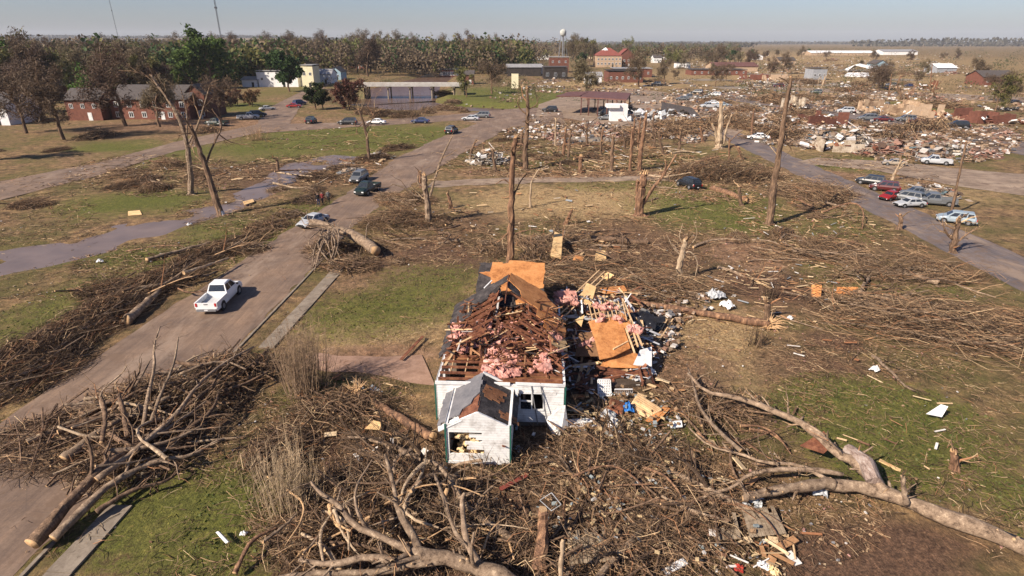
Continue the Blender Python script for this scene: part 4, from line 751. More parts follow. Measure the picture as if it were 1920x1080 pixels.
for x, y in ((-.07, -.08), (7.07, -.08)):
    mb = MB(); mb.box((x, y, 1.53), (.08, .10, 2.36)); mb.build('corner_trim', TRIMG, house)
mb = MB(); mb.box((2.0, -.10, WH+.08), (4.1, .10, .16)); mb.box((5.7, -.10, WH+.09), (2.7, .09, .15), rot=np.array(Matrix.Rotation(.02, 3, 'Y'))); mb.build('fascia', WHITE, house)
# front window, torn frame and rails
w_ = MB(); 
for a, b in (((4.6, 1.15), (4.6, 2.25)), ((5.25, 1.15), (5.25, 2.25)), ((5.9, 1.15), (5.9, 2.25)), ((4.6, 1.15), (5.9, 1.15)), ((4.6, 2.25), (5.9, 2.25)), ((4.6, 1.75), (5.25, 1.72))): w_.bar((a[0], -.09, a[1]), (b[0], -.09, b[1]), .07, .07)
wn = w_.build('window', WHITE, house); g_ = MB(); g_.box((4.93, -.04, 1.45), (.6, .015, .55)); g_.build('pane', GLASS, wn)
mb = MB(); mb.bar((4.42, -.32, .0), (4.42, -.3, 2.6), .14, .14); mb.build('porch_post', WHITE, house)
for a, b in (((5.6, -.2, .3), (5.2, -.1, 2.8)), ((6.2, -.5, .2), (5.7, -.1, 2.9))):
    mb = MB(); mb.bar(a, b, .05, .05); mb.build('loose_rail', STEEL, house)
mb = MB(); mb.plate([(6.25, -.5, 1.0), (6.9, -.7, .2), (7.3, -.4, .3), (7.1, -.2, 1.6), (6.6, -.2, 1.5)], .03); mb.plate([(6.0, -.35, .9), (6.4, -.9, .12), (6.9, -.9, .1), (6.5, -.3, 1.0)], .03); mb.build('hanging_siding', SIDE, house)
# partition walls inside, seen through the open ceiling
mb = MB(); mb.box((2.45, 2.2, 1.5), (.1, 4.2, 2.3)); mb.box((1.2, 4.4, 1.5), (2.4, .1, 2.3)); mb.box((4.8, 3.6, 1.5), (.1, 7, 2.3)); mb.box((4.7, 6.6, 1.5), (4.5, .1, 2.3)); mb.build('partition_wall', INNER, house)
# ceiling boards
rng = random.Random(12); mb = MB(); y = .1
while y < WY-.1:
    segs = [(.1, 6.9)]
    if 1.1 < y < 2.6: segs = [(2.15, 6.9)] if rng.random() < .85 else [(.1, 6.9)]
    elif y < 1.1: segs = [(1.5, 6.9)] if y > .45 else [(.1, .5), (1.9, 6.9)]
    elif y > 2.9 and rng.random() < .3: x = rng.uniform(.3, 6); segs = [(.1, x), (x+rng.uniform(.2, 1.0), 6.9)]
    for a, b in segs:
        if b-a > .1: mb.box(((a+b)/2, y+.075, WH+.02+rng.uniform(0, .02)), (b-a, .135, .022))
    y += .15
mb.build('ceiling_board', mat('old_ceiling_boards', [(.07, .028, .012), (.18, .075, .032), (.28, .14, .065)], 2.5, stretch=(.4, 1, 1), per_island=.35), house)['kind'] = 'stuff'
for y in np.arange(.3, WY, .62):
    mb = MB(); x1 = 6.95 if rng.random() < .8 else rng.uniform(4, 6.5); mb.bar((.05, y, WH+.10), (x1, y+rng.uniform(-.05, .05), WH+.10), .05, .15); mb.build('joist', LUMBER, house)
for x in (.62, 1.45): 
    mb = MB(); mb.bar((x, 1.1, WH+.03), (x, 2.7, WH+.03), .05, .1); mb.build('joist', LUMNEW, house)
# the roof that is left
RZ = 5.0; RX = 3.45
def west(y, s): return Vector((-.35+(RX+.35)*s, y, 2.62+(RZ-2.62)*s))
def east(y, s): return Vector((7.35-(7.35-RX)*s, y, 2.62+(RZ-2.62)*s))
def rpoly(f, pts, th, m, name, dz=0, jag=True): 
    mb = MB(); Q = []; jr = random.Random(len(pts)*7+int(pts[0][0]*10))
    for (a, b), (c_, d) in zip(pts, pts[1:]+pts[:1]):
        n = max(1, int(math.hypot((c_-a), (d-b)*4.3)/.38)); o_ = 0.0
        for i in range(n):
            if i: o1 = jr.uniform(-.10, .10); e = (a+(c_-a)*i/n, b+(d-b)*i/n); hor = abs(c_-a) > abs(d-b)*4.3; g1 = (e[0], e[1]+o_/4.3) if hor else (e[0]+o_, e[1]); g2 = (e[0], e[1]+o1/4.3) if hor else (e[0]+o1, e[1]); Q += [g1, g2]; o_ = o1
            else: Q.append((a, b))
    P = [f(*q)+Vector((0, 0, dz)) for q in (Q if jag else pts)]
    if (P[1]-P[0]).cross(P[2]-P[0]).z < 0: P.reverse()
    mb.plate(P, th); return mb.build(name, m, house)
rpoly(west, [(4.6, 0), (10.6, 0), (10.6, .99), (9.5, .99), (9.2, .7), (8.3, .66), (8.0, .42), (6.9, .38), (6.6, .2), (5.2, .22), (5.0, .1)], .05, SHING, 'roof')
rpoly(west, [(2.9, 0), (4.55, 0), (4.5, .17), (3.4, .14)], .05, SHING, 'roof')
rpoly(east, [(9.0, .99), (10.6, .99), (10.6, 0.2), (9.8, .16), (9.2, .55), (8.6, .58), (8.1, .82), (8.4, .98)], .05, SHING, 'roof')
rpoly(east, [(10.9, .97), (9.4, .98), (8.7, .78), (7.8, .76), (7.5, .48), (6.4, .50), (6.2, .36), (5.3, .38), (5.4, .03), (8.0, .0), (8.4, .16), (9.6, .14), (10.2, .3), (11.0, .35)], .03, PLYWOOD, 'roof_sheathing', .07)
rpoly(east, [(4.9, .30), (3.7, .26), (3.9, .0), (5.4, .02)], .03, PLYPALE, 'roof_sheathing', .05)
for y in np.arange(3.2, 10.2, .5):
    s = rng.uniform(.6, 1.0); mb = MB(); mb.bar(west(y, .02)-Vector((0, 0, .1)), west(y+rng.uniform(-.3, .3), s)-Vector((0, 0, .1)), .05, .14); mb.build('rafter', LUMBER, house)
for y in np.arange(2.6, 10.4, .6):
    s0 = rng.uniform(0, .3); mb = MB(); mb.bar(east(y, s0)-Vector((0, 0, .1)), east(y+rng.uniform(-.3, .3), rng.uniform(.6, 1.0))-Vector((0, 0, .1)), .05, .14); mb.build('rafter', LUMBER, house)
mb = MB(); mb.bar((RX, 6.0, RZ-.05), (RX, 10.6, RZ-.05), .05, .18); mb.build('ridge_board', LUMBER, house)
for a, b in ((hp(928, 560, 4.6), hp(905, 622, 3.0)), (hp(955, 590, 3.8), hp(982, 632, 3.0)), (hp(990, 570, 4.2), hp(994, 622, 3.2)), (hp(870, 585, 3.4), hp(925, 568, 3.7)), (hp(868, 596, 3.3), hp(928, 577, 3.6)), (hp(872, 605, 3.1), hp(925, 588, 3.5)), (hp(900, 655, 2.95), (hp(960, 640, 3.2))), (hp(936, 545, 4.9), hp(912, 612, 3.2))):
    mb = MB(); mb.bar(a, b, .06, .17); mb.build('fallen_rafter', LUMBER, house)
# jumble of snapped timbers over the ceiling
def jumble(mb, n, x0, x1, y0, y1, z0, z1, rng, mats, L=(.4, 1.8), wd=(.04, .16), tilt=.35, th=(.02, .06)):
    for k in range(n):
        c = Vector((rng.uniform(x0, x1), rng.uniform(y0, y1), z0+(z1-z0)*rng.random()**1.6)); a = rng.uniform(0, PI) if rng.random() < .6 else rng.choice([0, PI/2])+rng.gauss(0, .15)
        d = Vector((math.cos(a), math.sin(a), rng.gauss(0, tilt))).normalized()*rng.uniform(*L)/2; mb.bar(c-d, c+d, rng.uniform(*wd), rng.uniform(*th), rng.choice(mats), rng.uniform(-.6, .6))
mb = MB(); jumble(mb, 520, .3, 6.9, 2.4, 8.8, WH+.1, WH+1.15, rng, (0, 0, 1, 1, 1, 1, 1, 1, 0, 1, 2)); jumble(mb, 90, 3.0, 6.8, 1.0, 4, WH+.1, WH+.4, rng, (0, 0, 0, 1)); jumble(mb, 50, 5.2, 7.5, 3, 9, .4, 2.6, rng, (0, 1, 3))
o = mb.build('roof_debris', [LUMBER, islands('roof_scraps', [(0, (.10, .04, .02)), (.3, (.20, .09, .045)), (.5, (.05, .04, .04)), (.68, (.32, .17, .09)), (.82, (.13, .05, .03)), (.94, (.45, .42, .40))]), LUMNEW, WHITE], house); o['kind'] = 'stuff'
# insulation: torn pink batts, each a bent crumpled pad
def batts(mb, n, pos, size, rs, m=0, th=.16):
    """soft torn pads; pos(k)->(x,y,z)"""
    g = 5
    for k in range(n):
        p = pos(k); L, Wd = rs.uniform(*size), rs.uniform(.28, .5); u = np.linspace(-.5, .5, g); U, V = np.meshgrid(u, u)
        edge = (1-np.maximum(abs(U), abs(V))*1.2); bend = rs.normal(0, .25); Zt = th*edge*rs.uniform(.5, 1.2)+bend*(U**2)*L+rs.normal(0, .035, U.shape)
        X = U*L*(1+rs.normal(0, .06, U.shape)); Y = V*Wd*(1+rs.normal(0, .10, U.shape)); top = np.stack([X, Y, Zt], -1).reshape(-1, 3); bot = top.copy(); bot[:, 2] -= th*np.clip(edge.ravel()+.3, .15, 1)
        rot = np.array(Matrix.Rotation(rs.uniform(0, 2*PI), 3, 'Z') @ Matrix.Rotation(rs.normal(0, .3), 3, 'X') @ Matrix.Rotation(rs.normal(0, .3), 3, 'Y'))
        i = (np.arange(g-1)[:, None]*g+np.arange(g-1)[None]).ravel(); F = np.stack([i, i+1, i+g+1, i+g], 1); ring = list(range(g)) + [g*r+g-1 for r in range(1, g)] + [g*(g-1)+c for c in range(g-2, -1, -1)] + [g*r for r in range(g-2, 0, -1)]
        Fb = F[:, ::-1]+g*g; S_ = np.array([[a, a+g*g, b+g*g, b] for a, b in zip(ring, ring[1:]+ring[:1])])
        mb.add(np.concatenate([top, bot]) @ rot.T + np.array(p), np.concatenate([F, Fb, S_]), m)
rs = np.random.RandomState(5); mb = MB()
batts(mb, 92, lambda k: (2.6+rs.rand()*1.9, .5+rs.rand()*3.6, WH+.12+rs.rand()*.12), (.35, .8), rs)
batts(mb, 56, lambda k: (1.0+rs.rand()*5.6, 3.2+rs.rand()*4, WH+.14+rs.rand()*.35), (.3, .8), rs)
batts(mb, 30, lambda k: (.3+rs.rand()*1.1, 4.0+rs.rand()*2.4, WH+.2+rs.rand()*.4), (.4, .9), rs)
batts(mb, 22, lambda k: (5.0+rs.rand()*1.8, 1.0+rs.rand()*5, WH+.15+rs.rand()*.3), (.3, .8), rs)
o = mb.build('insulation', PINK, house, smooth=False); o['kind'] = 'stuff'
# back wing with its bared deck
wall(house, (1.3, 16.0), (1.3, WY+.1), .35, 2.75); wall(house, (5.6, WY+.1), (5.6, 16.0), .35, 2.75, [(1, 2, 1, 2.2), (3, 4, 1, 2.2)])
def back(x, s): return Vector((x, 10.2+4.4*s, 3.0+1.35*s))
rpoly(back, [(1.0, -.1), (5.9, -.1), (6.0, 1.0), (1.1, 1.0)], .05, SHING, 'roof')
rpoly(back, [(1.1, .72), (1.9, .74), (2.0, 1.0), (3.2, .98), (3.3, 1.06), (6.0, 1.0), (5.9, .35), (5.5, .33), (5.4, .02), (4.0, -.06), (3.8, .2), (3.0, .16), (2.7, .38), (2.1, .34), (2.0, .6)], .03, PLYWOOD, 'roof_sheathing', .07)
rpoly(lambda x, s: Vector((x, 14.6+3.2*s, 4.35-1.35*s)), [(1.0, 0), (5.9, 0), (5.9, 1), (1.0, 1)], .05, SHING, 'roof')
mb = MB(); mb.bar(hp(908, 540, 4.0), hp(922, 526, 4.2), .09, .05); mb.build('loose_board', WHITE, house)
# annex with a gable towards the camera
ax0, ax1, ay0 = 1.02, 4.18, -3.35; am = (ax0+ax1)/2
def gable():
    mb = MB(); z = .22; rg_ = random.Random(9); top = 3.18; ev = 2.42
    prof = lambda z: (ax0, ax1) if z < ev else (ax0+(am-ax0)*(z-ev)/(top-ev), ax1-(ax1-am)*(z-ev)/(top-ev))
    hole = lambda z: None if not (.62 < z < 1.92) else (ax0+.12, ax0+.12+(1.75*(1 if z < .95 else min(1.0, .55+.45*abs(math.sin(z*7))))) )
    mb.plate([(ax0, ay0-.05, ev-.03), (ax1, ay0-.05, ev-.03), (am+.06, ay0-.05, top), (am-.06, ay0-.05, top)], .1)
    while z < ev-.12:
        a, b = prof(z+.1); segs = [(a, b)]; h = hole(z+.07)
        if h: segs = [(a, h[0]), (h[1]+(.0 if z < .95 else rg_.uniform(-.35, .15)), b)]
        if .95 < z < 1.15: segs = [(a, h[0]), (h[1]-.7, b)]
        for s0, s1 in segs:
            if s1-s0 > .03: mb.box(((s0+s1)/2, ay0, z+.074), (s1-s0, .10, .146), 0, np.array(Matrix.Rotation(-.05, 3, 'X')))
        z += .148
    return mb.build('gable_wall', [SIDE, INNER], house)
gable()
wall(house, (ax0, -.1), (ax0, ay0+.06), .22, 2.42, [(.6, 1.5, .9, 2.0)]); wall(house, (ax1, ay0+.06), (ax1, -.1), .22, 2.42, [(1.6, 2.5, .5, 2.2)])
mb = MB(); mb.box((am, ay0/2, .14), (ax1-ax0-.1, 3.1, .24)); mb.build('foundation', FLOOR, house)
mb = MB(); mb.box((am, ay0-.0, .16), (3.3, .16, .14)); mb.build('sill', WHITE, house)
for x in (ax0-.05, ax1+.05):
    mb = MB(); mb.box((x, ay0-.07, 1.33), (.08, .1, 2.3)); mb.build('corner_trim', TRIMG, house)
def aw(y, s): return Vector((ax0-.5+(am-ax0+.5)*s, y, 2.04+1.16*s))
def ae(y, s): return Vector((ax1+.45-(ax1+.45-am)*s, y, 2.10+1.10*s))
rpoly(aw, [(-3.0, 0), (.15, 0), (.3, 1), (-1.6, 1), (-1.9, .85), (-2.3, .8), (-2.5, .6), (-2.9, .55)], .06, mat('felt_grey', [(.10, .10, .11), (.19, .18, .185)], .8, stretch=(1, 1, 1), bmp=.4), 'roof')
rpoly(aw, [(-3.45, 0.05), (-3.0, 0.0), (-2.9, .5), (-3.42, .62)], .05, WHITE, 'eave_board', -.03, False)
rpoly(aw, [(-3.35, .55), (-2.7, .5), (-1.7, .86), (-1.5, 1.0), (-3.25, 1.0)], .03, LUMBER, 'roof_sheathing', -.02)
rpoly(ae, [(-3.0, .05), (.15, 0), (.2, 1), (-3.2, 1), (-3.1, .5)], .05, SHING, 'roof')
for y0, s0, s1 in ((-2.9, 0.0, .45), (-2.6, .05, .5), (-1.5, .4, .95), (-1.2, .45, .92), (-.9, .35, .9), (-1.8, .5, .9)): rpoly(ae, [(y0, s0), (y0+.24, s0), (y0+.24, s1), (y0, s1)], .025, mat('deck_brown', [(.15, .06, .025), (.33, .15, .07)], 2) if y0 == -2.9 else bpy.data.materials['deck_brown'], 'deck_board', .035)
mb = MB(); mb.bar(ae(.28, 1.02)+Vector((0, 0, .05)), ae(.28, -.02)+Vector((0, 0, .05)), .10, .14); mb.build('rake_trim', WHITE, house)
mb = MB(); rs = np.random.RandomState(8); batts(mb, 26, lambda k: (ax0+.3+rs.rand()*1.7, ay0+.25+rs.rand()*.5, .3+rs.rand()*1.4), (.25, .6), rs); jumble(mb, 30, ax0+.3, ax1-.4, ay0+.2, -1, .3, 1.6, rng, (1, 1, 2)); o = mb.build('spilled_contents', [YELF, LUMBER, LUMNEW], house); o['kind'] = 'stuff'

# the collapsed wing right of the house and the loose things round it
def sheet(label, px, mt, th=.03, name='plywood_sheet', cat='plywood sheet', group=None):
    P = [G(*p) for p in px]; 
    if (P[1]-P[0]).cross(P[2]-P[0]).z < 0: P.reverse()
    c = sum(P, Vector())/len(P); mb = MB(); mb.plate([p-Vector((c.x, c.y, 0)) for p in P], th); o = mb.build(name, mt); o.location = (c.x, c.y, 0); return tag(o, label, cat, group)
wing = thing('collapsed_wing', 'collapsed wing at the right side of the wrecked house', 'collapsed wing', (*G(1130, 690)[:2], 0)); wb = wing.location.copy()
def wp(px, py, z): return G(px, py, z)-wb
mb = MB(); mb.plate([wp(1070, 610, 0.35), wp(1070, 735, .35), wp(1225, 715, .35), wp(1215, 600, .35)], .3); mb.build('floor', FLOOR, wing)
def wplate(name, pts, mt, th=.04):
    P = [wp(*p) for p in pts]
    if (P[1]-P[0]).cross(P[2]-P[0]).z < 0: P.reverse()
    mb = MB(); mb.plate(P, th); return mb.build(name, mt, wing)
wplate('roof_sheathing', [(1103, 602, 2.4), (1128, 598, 2.45), (1150, 594, 2.4), (1167, 586, 2.4), (1186, 610, 2.2), (1170, 615, 2.1), (1182, 652, 1.5), (1150, 668, 1.4), (1124, 674, 1.4), (1116, 640, 1.9)], PLYWOOD)
wplate('roof_sheathing', [(1124, 688, .9), (1200, 690, .8), (1212, 674, .9), (1180, 655, 1.1), (1135, 672, 1.2)], PLYWOOD)
wplate('wall_panel', [(1086, 624, 2.0), (1113, 622, 2.0), (1122, 668, 1.1), (1078, 668, 1.0)], mat('brown_panel', [(.12, .06, .03), (.22, .12, .06)], 1.5))
wplate('wall_panel', [(1044, 545, 2.4), (1080, 545, 2.3), (1086, 575, 1.2), (1050, 572, 1.4)], PINK)
rw = random.Random(17)
for a, b in (((1167, 560, 2.3), (1204, 648, 1.9)), ((1180, 600, 2.2), (1196, 650, 1.6)), ((1172, 612, 2.1), (1190, 662, 1.5)), ((1107, 575, 2.3), (1150, 566, 2.2)), ((1110, 590, 2.4), (1160, 578, 2.3)), ((1150, 655, 1.6), (1178, 640, 1.7))):
    mb = MB(); mb.bar(wp(*a), wp(*b), .1, .09); mb.build('beam', LUMNEW, wing)
for k in range(9):
    x = 1103+k*8; mb = MB(); mb.bar(wp(x, 566+rw.uniform(-2, 2), 2.3), wp(x+8, 600, 2.35), .05, .1); mb.build('stud', LUMNEW, wing)
for k in range(7):
    mb = MB(); mb.bar(wp(1170+k*2.8, 612+k*6, 2.0-k*.08), wp(1184+k*2.8, 606+k*6, 2.0-k*.08), .05, .08); mb.build('stud', LUMNEW, wing)
for a, b in (((1124, 700, .6), (1214, 700, .6)), ((1118, 688, .9), (1216, 706, .4)), ((1130, 712, .4), (1210, 694, .7))):
    mb = MB(); mb.bar(wp(*a), wp(*b), .16, .16); mb.build('beam', LUMBER, wing)
mb = MB(); 
for cx, cy, rx, ry, n, z1 in ((1090, 590, 26, 30, 90, 1.7), (1150, 580, 46, 16, 80, 1.8), (1100, 650, 34, 20, 70, 1.2), (1200, 630, 18, 30, 60, 1.3), (1085, 700, 22, 34, 60, .8), (1175, 700, 40, 14, 60, .7)):
    c = wp(cx, cy, .3); ex = (G(cx+rx, cy)-G(cx-rx, cy)).x/2; ey = (G(cx, cy-ry)-G(cx, cy+ry)).y/2; jumble(mb, n, c.x-ex, c.x+ex, c.y-ey, c.y+ey, .35, z1, rw, (0, 0, 1, 2, 3), wd=(.04, .22))
o = mb.build('wing_debris', [LUMBER, LUMNEW, mat('grey_rubble', [(.2, .2, .22), (.42, .42, .44)], 2, per_island=.4), WHITE], wing); o['kind'] = 'stuff'
rs = np.random.RandomState(15); mb = MB(); 
def wpos(cx, cy, r, z): 
    def f(k): p = wp(cx+rs.uniform(-r, r), cy+rs.uniform(-r*.6, r*.6), z); return (p.x, p.y, z+rs.rand()*.3)
    return f
batts(mb, 26, wpos(1062, 562, 18, 1.9), (.3, .7), rs); batts(mb, 22, wpos(1140, 590, 26, 2.3), (.25, .6), rs); batts(mb, 16, wpos(1190, 620, 10, 1.9), (.25, .5), rs); batts(mb, 18, wpos(1095, 640, 16, 1.4), (.25, .5), rs)
o = mb.build('insulation', PINK, wing); o['kind'] = 'stuff'
# loose things by the wing
sheet('white door panel lying at the right end of the collapsed wing', [(1200, 656, 1.3), (1222, 650, 1.3), (1222, 686, .9), (1187, 684, .9)], WHITE, .06, 'door_panel', 'door panel')
mb = MB(); bcl = G(1217, 622); r_ = random.Random(3)
for k in range(14): mb.box((r_.gauss(0, .55), r_.gauss(0, .6), .35+r_.random()*.7), (r_.uniform(.5, 1.3), r_.uniform(.4, 1.1), r_.uniform(.1, .6)), 0, np.array(rrot(r_, .6)))
o = mb.build('hole_shade_wreckage', mat('black_wreckage_shade', [(.008, .008, .01), (.03, .03, .035)], 2, rough=.4)); o.location = bcl; tag(o, 'black crumpled wreckage with painted hole shade beside the collapsed wing', 'wreckage')  # black pieces paint in the shaded hole along with the dark blob inside
def lattice(label, name, cat, a, b, c_, d, nx_, nz_, mt, wd=.035):
    P = [G(*q) for q in (a, b, c_, d)]; o0 = Vector((P[0].x, P[0].y, 0)); P = [p-o0 for p in P]; mb = MB(); L = lambda u, v: (P[0]*(1-u)+P[1]*u)*(1-v)+(P[3]*(1-u)+P[2]*u)*v
    for i in range(nx_+1): mb.bar(L(i/nx_, 0), L(i/nx_, 1), wd, wd)
    for j in range(nz_+1): mb.bar(L(0, j/nz_)+Vector((0, .003, .004)), L(1, j/nz_)+Vector((0, .003, .004)), wd*1.4, wd)
    o = mb.build(name, mt); o.location = o0; return tag(o, label, cat)
lattice('white lattice panel leaning below the collapsed wing', 'lattice_panel', 'lattice', (1122, 742, .1), (1146, 742, .1), (1144, 712, .8), (1121, 712, .8), 7, 6, WHITE, .06)
lattice('white railing section lying in the brush right of the house', 'railing', 'railing', (1153, 736, .1), (1186, 736, .1), (1186, 730, .5), (1153, 730, .5), 9, 1, WHITE, .05)
lattice('brown wooden frame with slats in the debris right of the house', 'slatted_wood_frame', 'slat_frame', (1180, 765, .2), (1215, 783, .15), (1240, 768, .5), (1196, 740, .6), 1, 8, LUMNEW, .08)  # an open wooden frame crossed by slats
lattice('grey slatted frame left of the brown wooden frame', 'slatted_crate', 'crate', (1140, 768, .2), (1165, 778, .15), (1170, 756, .5), (1146, 748, .5), 1, 8, LUMBER, .07)
lattice('thin white metal frame standing on the brush below the shed', 'wire_square', 'scrap', (1012, 938, .5), (1034, 958, .5), (1052, 946, .9), (1034, 924, .9), 1, 1, GREYC, .02)
def crumple(label, name, cat, px, py, size, mt, z=.15, seed=0, n=14):
    rs = np.random.RandomState(seed); mb = MB(); u = np.linspace(-.5, .5, 9); U, V = np.meshgrid(u, u); rr_ = np.clip(1.2-np.hypot(U, V)*1.6, 0, 1)
    Z = (vnoise(U*9+seed*7+50, V*9+50, 1.3, seed+3)*.55+vnoise(U*9+9+seed*7, V*9+50, .8, seed+9)*.3)*size[2]*(rr_+.15); X = U*size[0]*(1+rs.normal(0, .05, U.shape)); Y = V*size[1]*(1+rs.normal(0, .05, U.shape)); i = (np.arange(8)[:, None]*9+np.arange(8)[None]).ravel()
    keep = rs.rand(64) > .1; F = np.stack([i, i+1, i+10, i+9], 1)[keep]; mb.add(np.stack([X, Y, Z], -1).reshape(-1, 3), F); o = mb.build(name, mt); p = G(px, py); o.location = (p.x, p.y, z+hz(p.x, p.y)); o.rotation_euler.z = rs.rand()*6
    mo = o.modifiers.new('thickness', 'SOLIDIFY'); mo.thickness = .02; return tag(o, label, cat)
BLUE = mat('blue_cloth', [(.01, .08, .30), (.03, .18, .5)], 3); RED = mat('red_cloth', [(.25, .02, .015), (.4, .05, .03)], 3)
crumple('bright blue cloth in the debris right of the house', 'blue_cloth', 'cloth', 1177, 776, (.55, .8, .6), BLUE, .3, 1)
crumple('small red rag near the bottom edge on the right', 'red_rag', 'rag', 1384, 1070, (.4, .35, .3), RED, .1, 2)
for k, (px, py, s, lb) in enumerate([(1340, 560, 1.5, 'large torn grey sheet metal beyond the long log'), (1362, 578, 1.1, 'crumpled white sheet metal at the end of the torn grey one'), (1140, 785, .9, 'crumpled grey sheet left of the blue cloth'), (1150, 800, .8, 'pale crumpled bag below the blue cloth'), (1225, 672, .7, 'torn grey sheet below the white door panel'), (1218, 705, .8, 'shredded white sheet at the wing corner'),
    (665, 1000, .6, 'white torn plastic at the bottom left of the tangle'), (458, 1005, .3, 'small white plastic by the reeds'), (1410, 945, 1.0, 'blue-grey corrugated scrap under the lower right fork'), (1535, 925, .8, 'clear plastic scrap below the fork'), (1430, 1065, .45, 'white crumpled bag at the bottom edge right'), (1450, 1075, .5, 'orange crumpled panel at the bottom edge right'), (1640, 695, .6, 'round white foam lump on the right slope'), (350, 708, .6, 'white plastic scrap in the left heap'),
    (1095, 800, .5, 'grey rag under the white lumber'), (1480, 600, .5, 'white foam beside the burst log end'), (972, 845, .5, 'pale scrap at the shed corner'), (355, 422, .6, 'white foam block by the ditch'), (188, 492, .6, 'pale lump at the left ditch edge'), (1195, 395, .8, 'grey bag by the forked snapped tree')]):
    crumple(lb, 'scrap_sheet', 'scrap', px, py, (s, s*.8, s*.9), YELF if 'orange' in lb else (WHITE if 'white' in lb or 'pale' in lb else GREYC), .1, 10+k)
# broken boards and sheets one can point at
for k, (pts, mt, lb) in enumerate([
 ([(1032, 478, 1.2), (1040, 434, 1.8), (1055, 440, 1.6), (1052, 485, 1.0)], PLYPALE, 'pale plywood standing in the yard behind the roof deck'), ([(1026, 470, .9), (1052, 462, 1.1), (1055, 484, .6), (1034, 484, .6)], PLYPALE, 'pale plywood scrap below the standing sheet'),
 ([(1070, 495, .5), (1078, 478, 1.0), (1095, 482, .8), (1090, 500, .4)], PLYWOOD, 'orange plywood triangle in the yard brush'), ([(1115, 490, .5), (1118, 468, 1.0), (1135, 470, .9), (1137, 488, .4)], PLYPALE, 'square plywood piece right of the orange triangle'),
 ([(1126, 518, 1.0), (1140, 510, 1.4), (1152, 516, 1.3), (1138, 526, .9)], PLYPALE, 'small plywood square atop the tilted frame'), ([(1521, 556, .1), (1522, 534, .9), (1541, 534, .9), (1539, 558, .1)], PLYWOOD, 'upright orange board on the right lawn'),
 ([(1567, 552, .1), (1570, 538, .6), (1610, 538, .6), (1608, 552, .1)], PLYWOOD, 'wide orange crate board right of the upright board'), ([(1086, 560, 1.6), (1100, 530, 2.0), (1118, 538, 1.8), (1108, 572, 1.3)], PLYPALE, 'tilted pale plywood at the rear of the wing'),
 ([(1255, 790, .3), (1278, 788, .4), (1280, 800, .25), (1258, 802, .2)], WHITE, 'small white board lying right of the debris frame'), ([(1240, 1066, .15), (1280, 1046, .3), (1290, 1056, .3), (1250, 1078, .15)], WHITE, 'checked white board near the bottom edge'),
 ([(684, 804, .3), (700, 788, .5), (716, 792, .5), (712, 806, .3)], PLYPALE, 'pale yellow board scrap left of the splintered log'), ([(404, 998, .3), (409, 996, .4), (428, 1016, .4), (423, 1019, .3)], WHITE, 'narrow white board beside the orange torn limb'),
 ([(1078, 600, 2.2), (1096, 590, 2.4), (1090, 612, 2.2)], PLYPALE, 'plywood shard between house and wing'), ([(1650, 860, .05), (1690, 880, .05), (1688, 884, .05), (1648, 864, .05)], PLYPALE, 'thin pale plank on the green at the lower right'),
 ([(240, 396, .1), (262, 394, .1), (266, 402, .1), (240, 404, .1)], PLYPALE, 'pale board lying by the ditch'), ([(455, 378, .1), (474, 373, .1), (477, 378, .1), (458, 384, .1)], PLYPALE, 'pale board on the bank near the leaning tree'), ([(1736, 776, .3), (1764, 758, .7), (1778, 762, .7), (1766, 782, .2)], WHITE, 'bright white curved panel standing on the lower right green'), ([(1125, 540, .8), (1170, 535, 1.0), (1176, 545, .9), (1130, 552, .6)], PLYWOOD, 'brown plywood under the combed branches'),
 ([(1545, 808, 1.2), (1500, 835, .9), (1545, 850, .9), (1560, 836, 1.1)], LUMBER, 'dark board stack on the lower right fork')]):
    sheet(lb, pts, mt, .05 if mt is not WHITE else .07, 'loose_board', 'board')
def planks(label, a, b, n, sp, mt, seed, wd=.14, z=.25, name='timber_stack', cat='lumber'):
    A, B = G(*a, z), G(*b, z); c = Vector((A.x, A.y, 0)); root = thing(name, label, cat, c); rg_ = random.Random(seed); d = (B-A); nrm = Vector((-d.y, d.x, 0)).normalized()
    for k in range(n):
        mb = MB(); o_ = nrm*sp*k+Vector((0, 0, rg_.uniform(0, .08))); mb.bar(A-c+o_, B-c+o_+Vector((rg_.gauss(0, .15), rg_.gauss(0, .15), 0)), wd, .05); mb.build('plank', mt, root)
    return root
planks('white boards stacked at the house corner', (1066, 800), (1118, 794), 4, .2, WHITE, 1, .12)
planks('long thin plank on the dirt drive left of the house', (752, 676), (792, 632), 1, .2, LUMBER, 2, .2, .15)
planks('orange-brown planks in the debris right of the frame', (1225, 795), (1258, 765), 3, .2, PLYWOOD, 3, .2, .3)
planks('pale timber on the ground right of the shattered tree', (1408, 522), (1445, 542), 1, .2, LUMNEW, 4, .22, .1)
planks('long pale timber near the upright orange board', (1465, 538), (1510, 552), 1, .2, LUMNEW, 5, .18, .1)
planks('red-brown board sloping from the lawn below the shed', (940, 920), (985, 890), 2, .12, mat('red_board', [(.12, .02, .015), (.22, .06, .04)], 3), 6, .16, .2)
planks('splintered pale planks at the wing end', (1235, 640), (1260, 600), 5, .25, LUMNEW, 7, .09, .3)
planks('tilted pale frame rails at the rear of the wing', (1060, 592), (1140, 512), 3, .4, LUMNEW, 8, .09, 1.6)
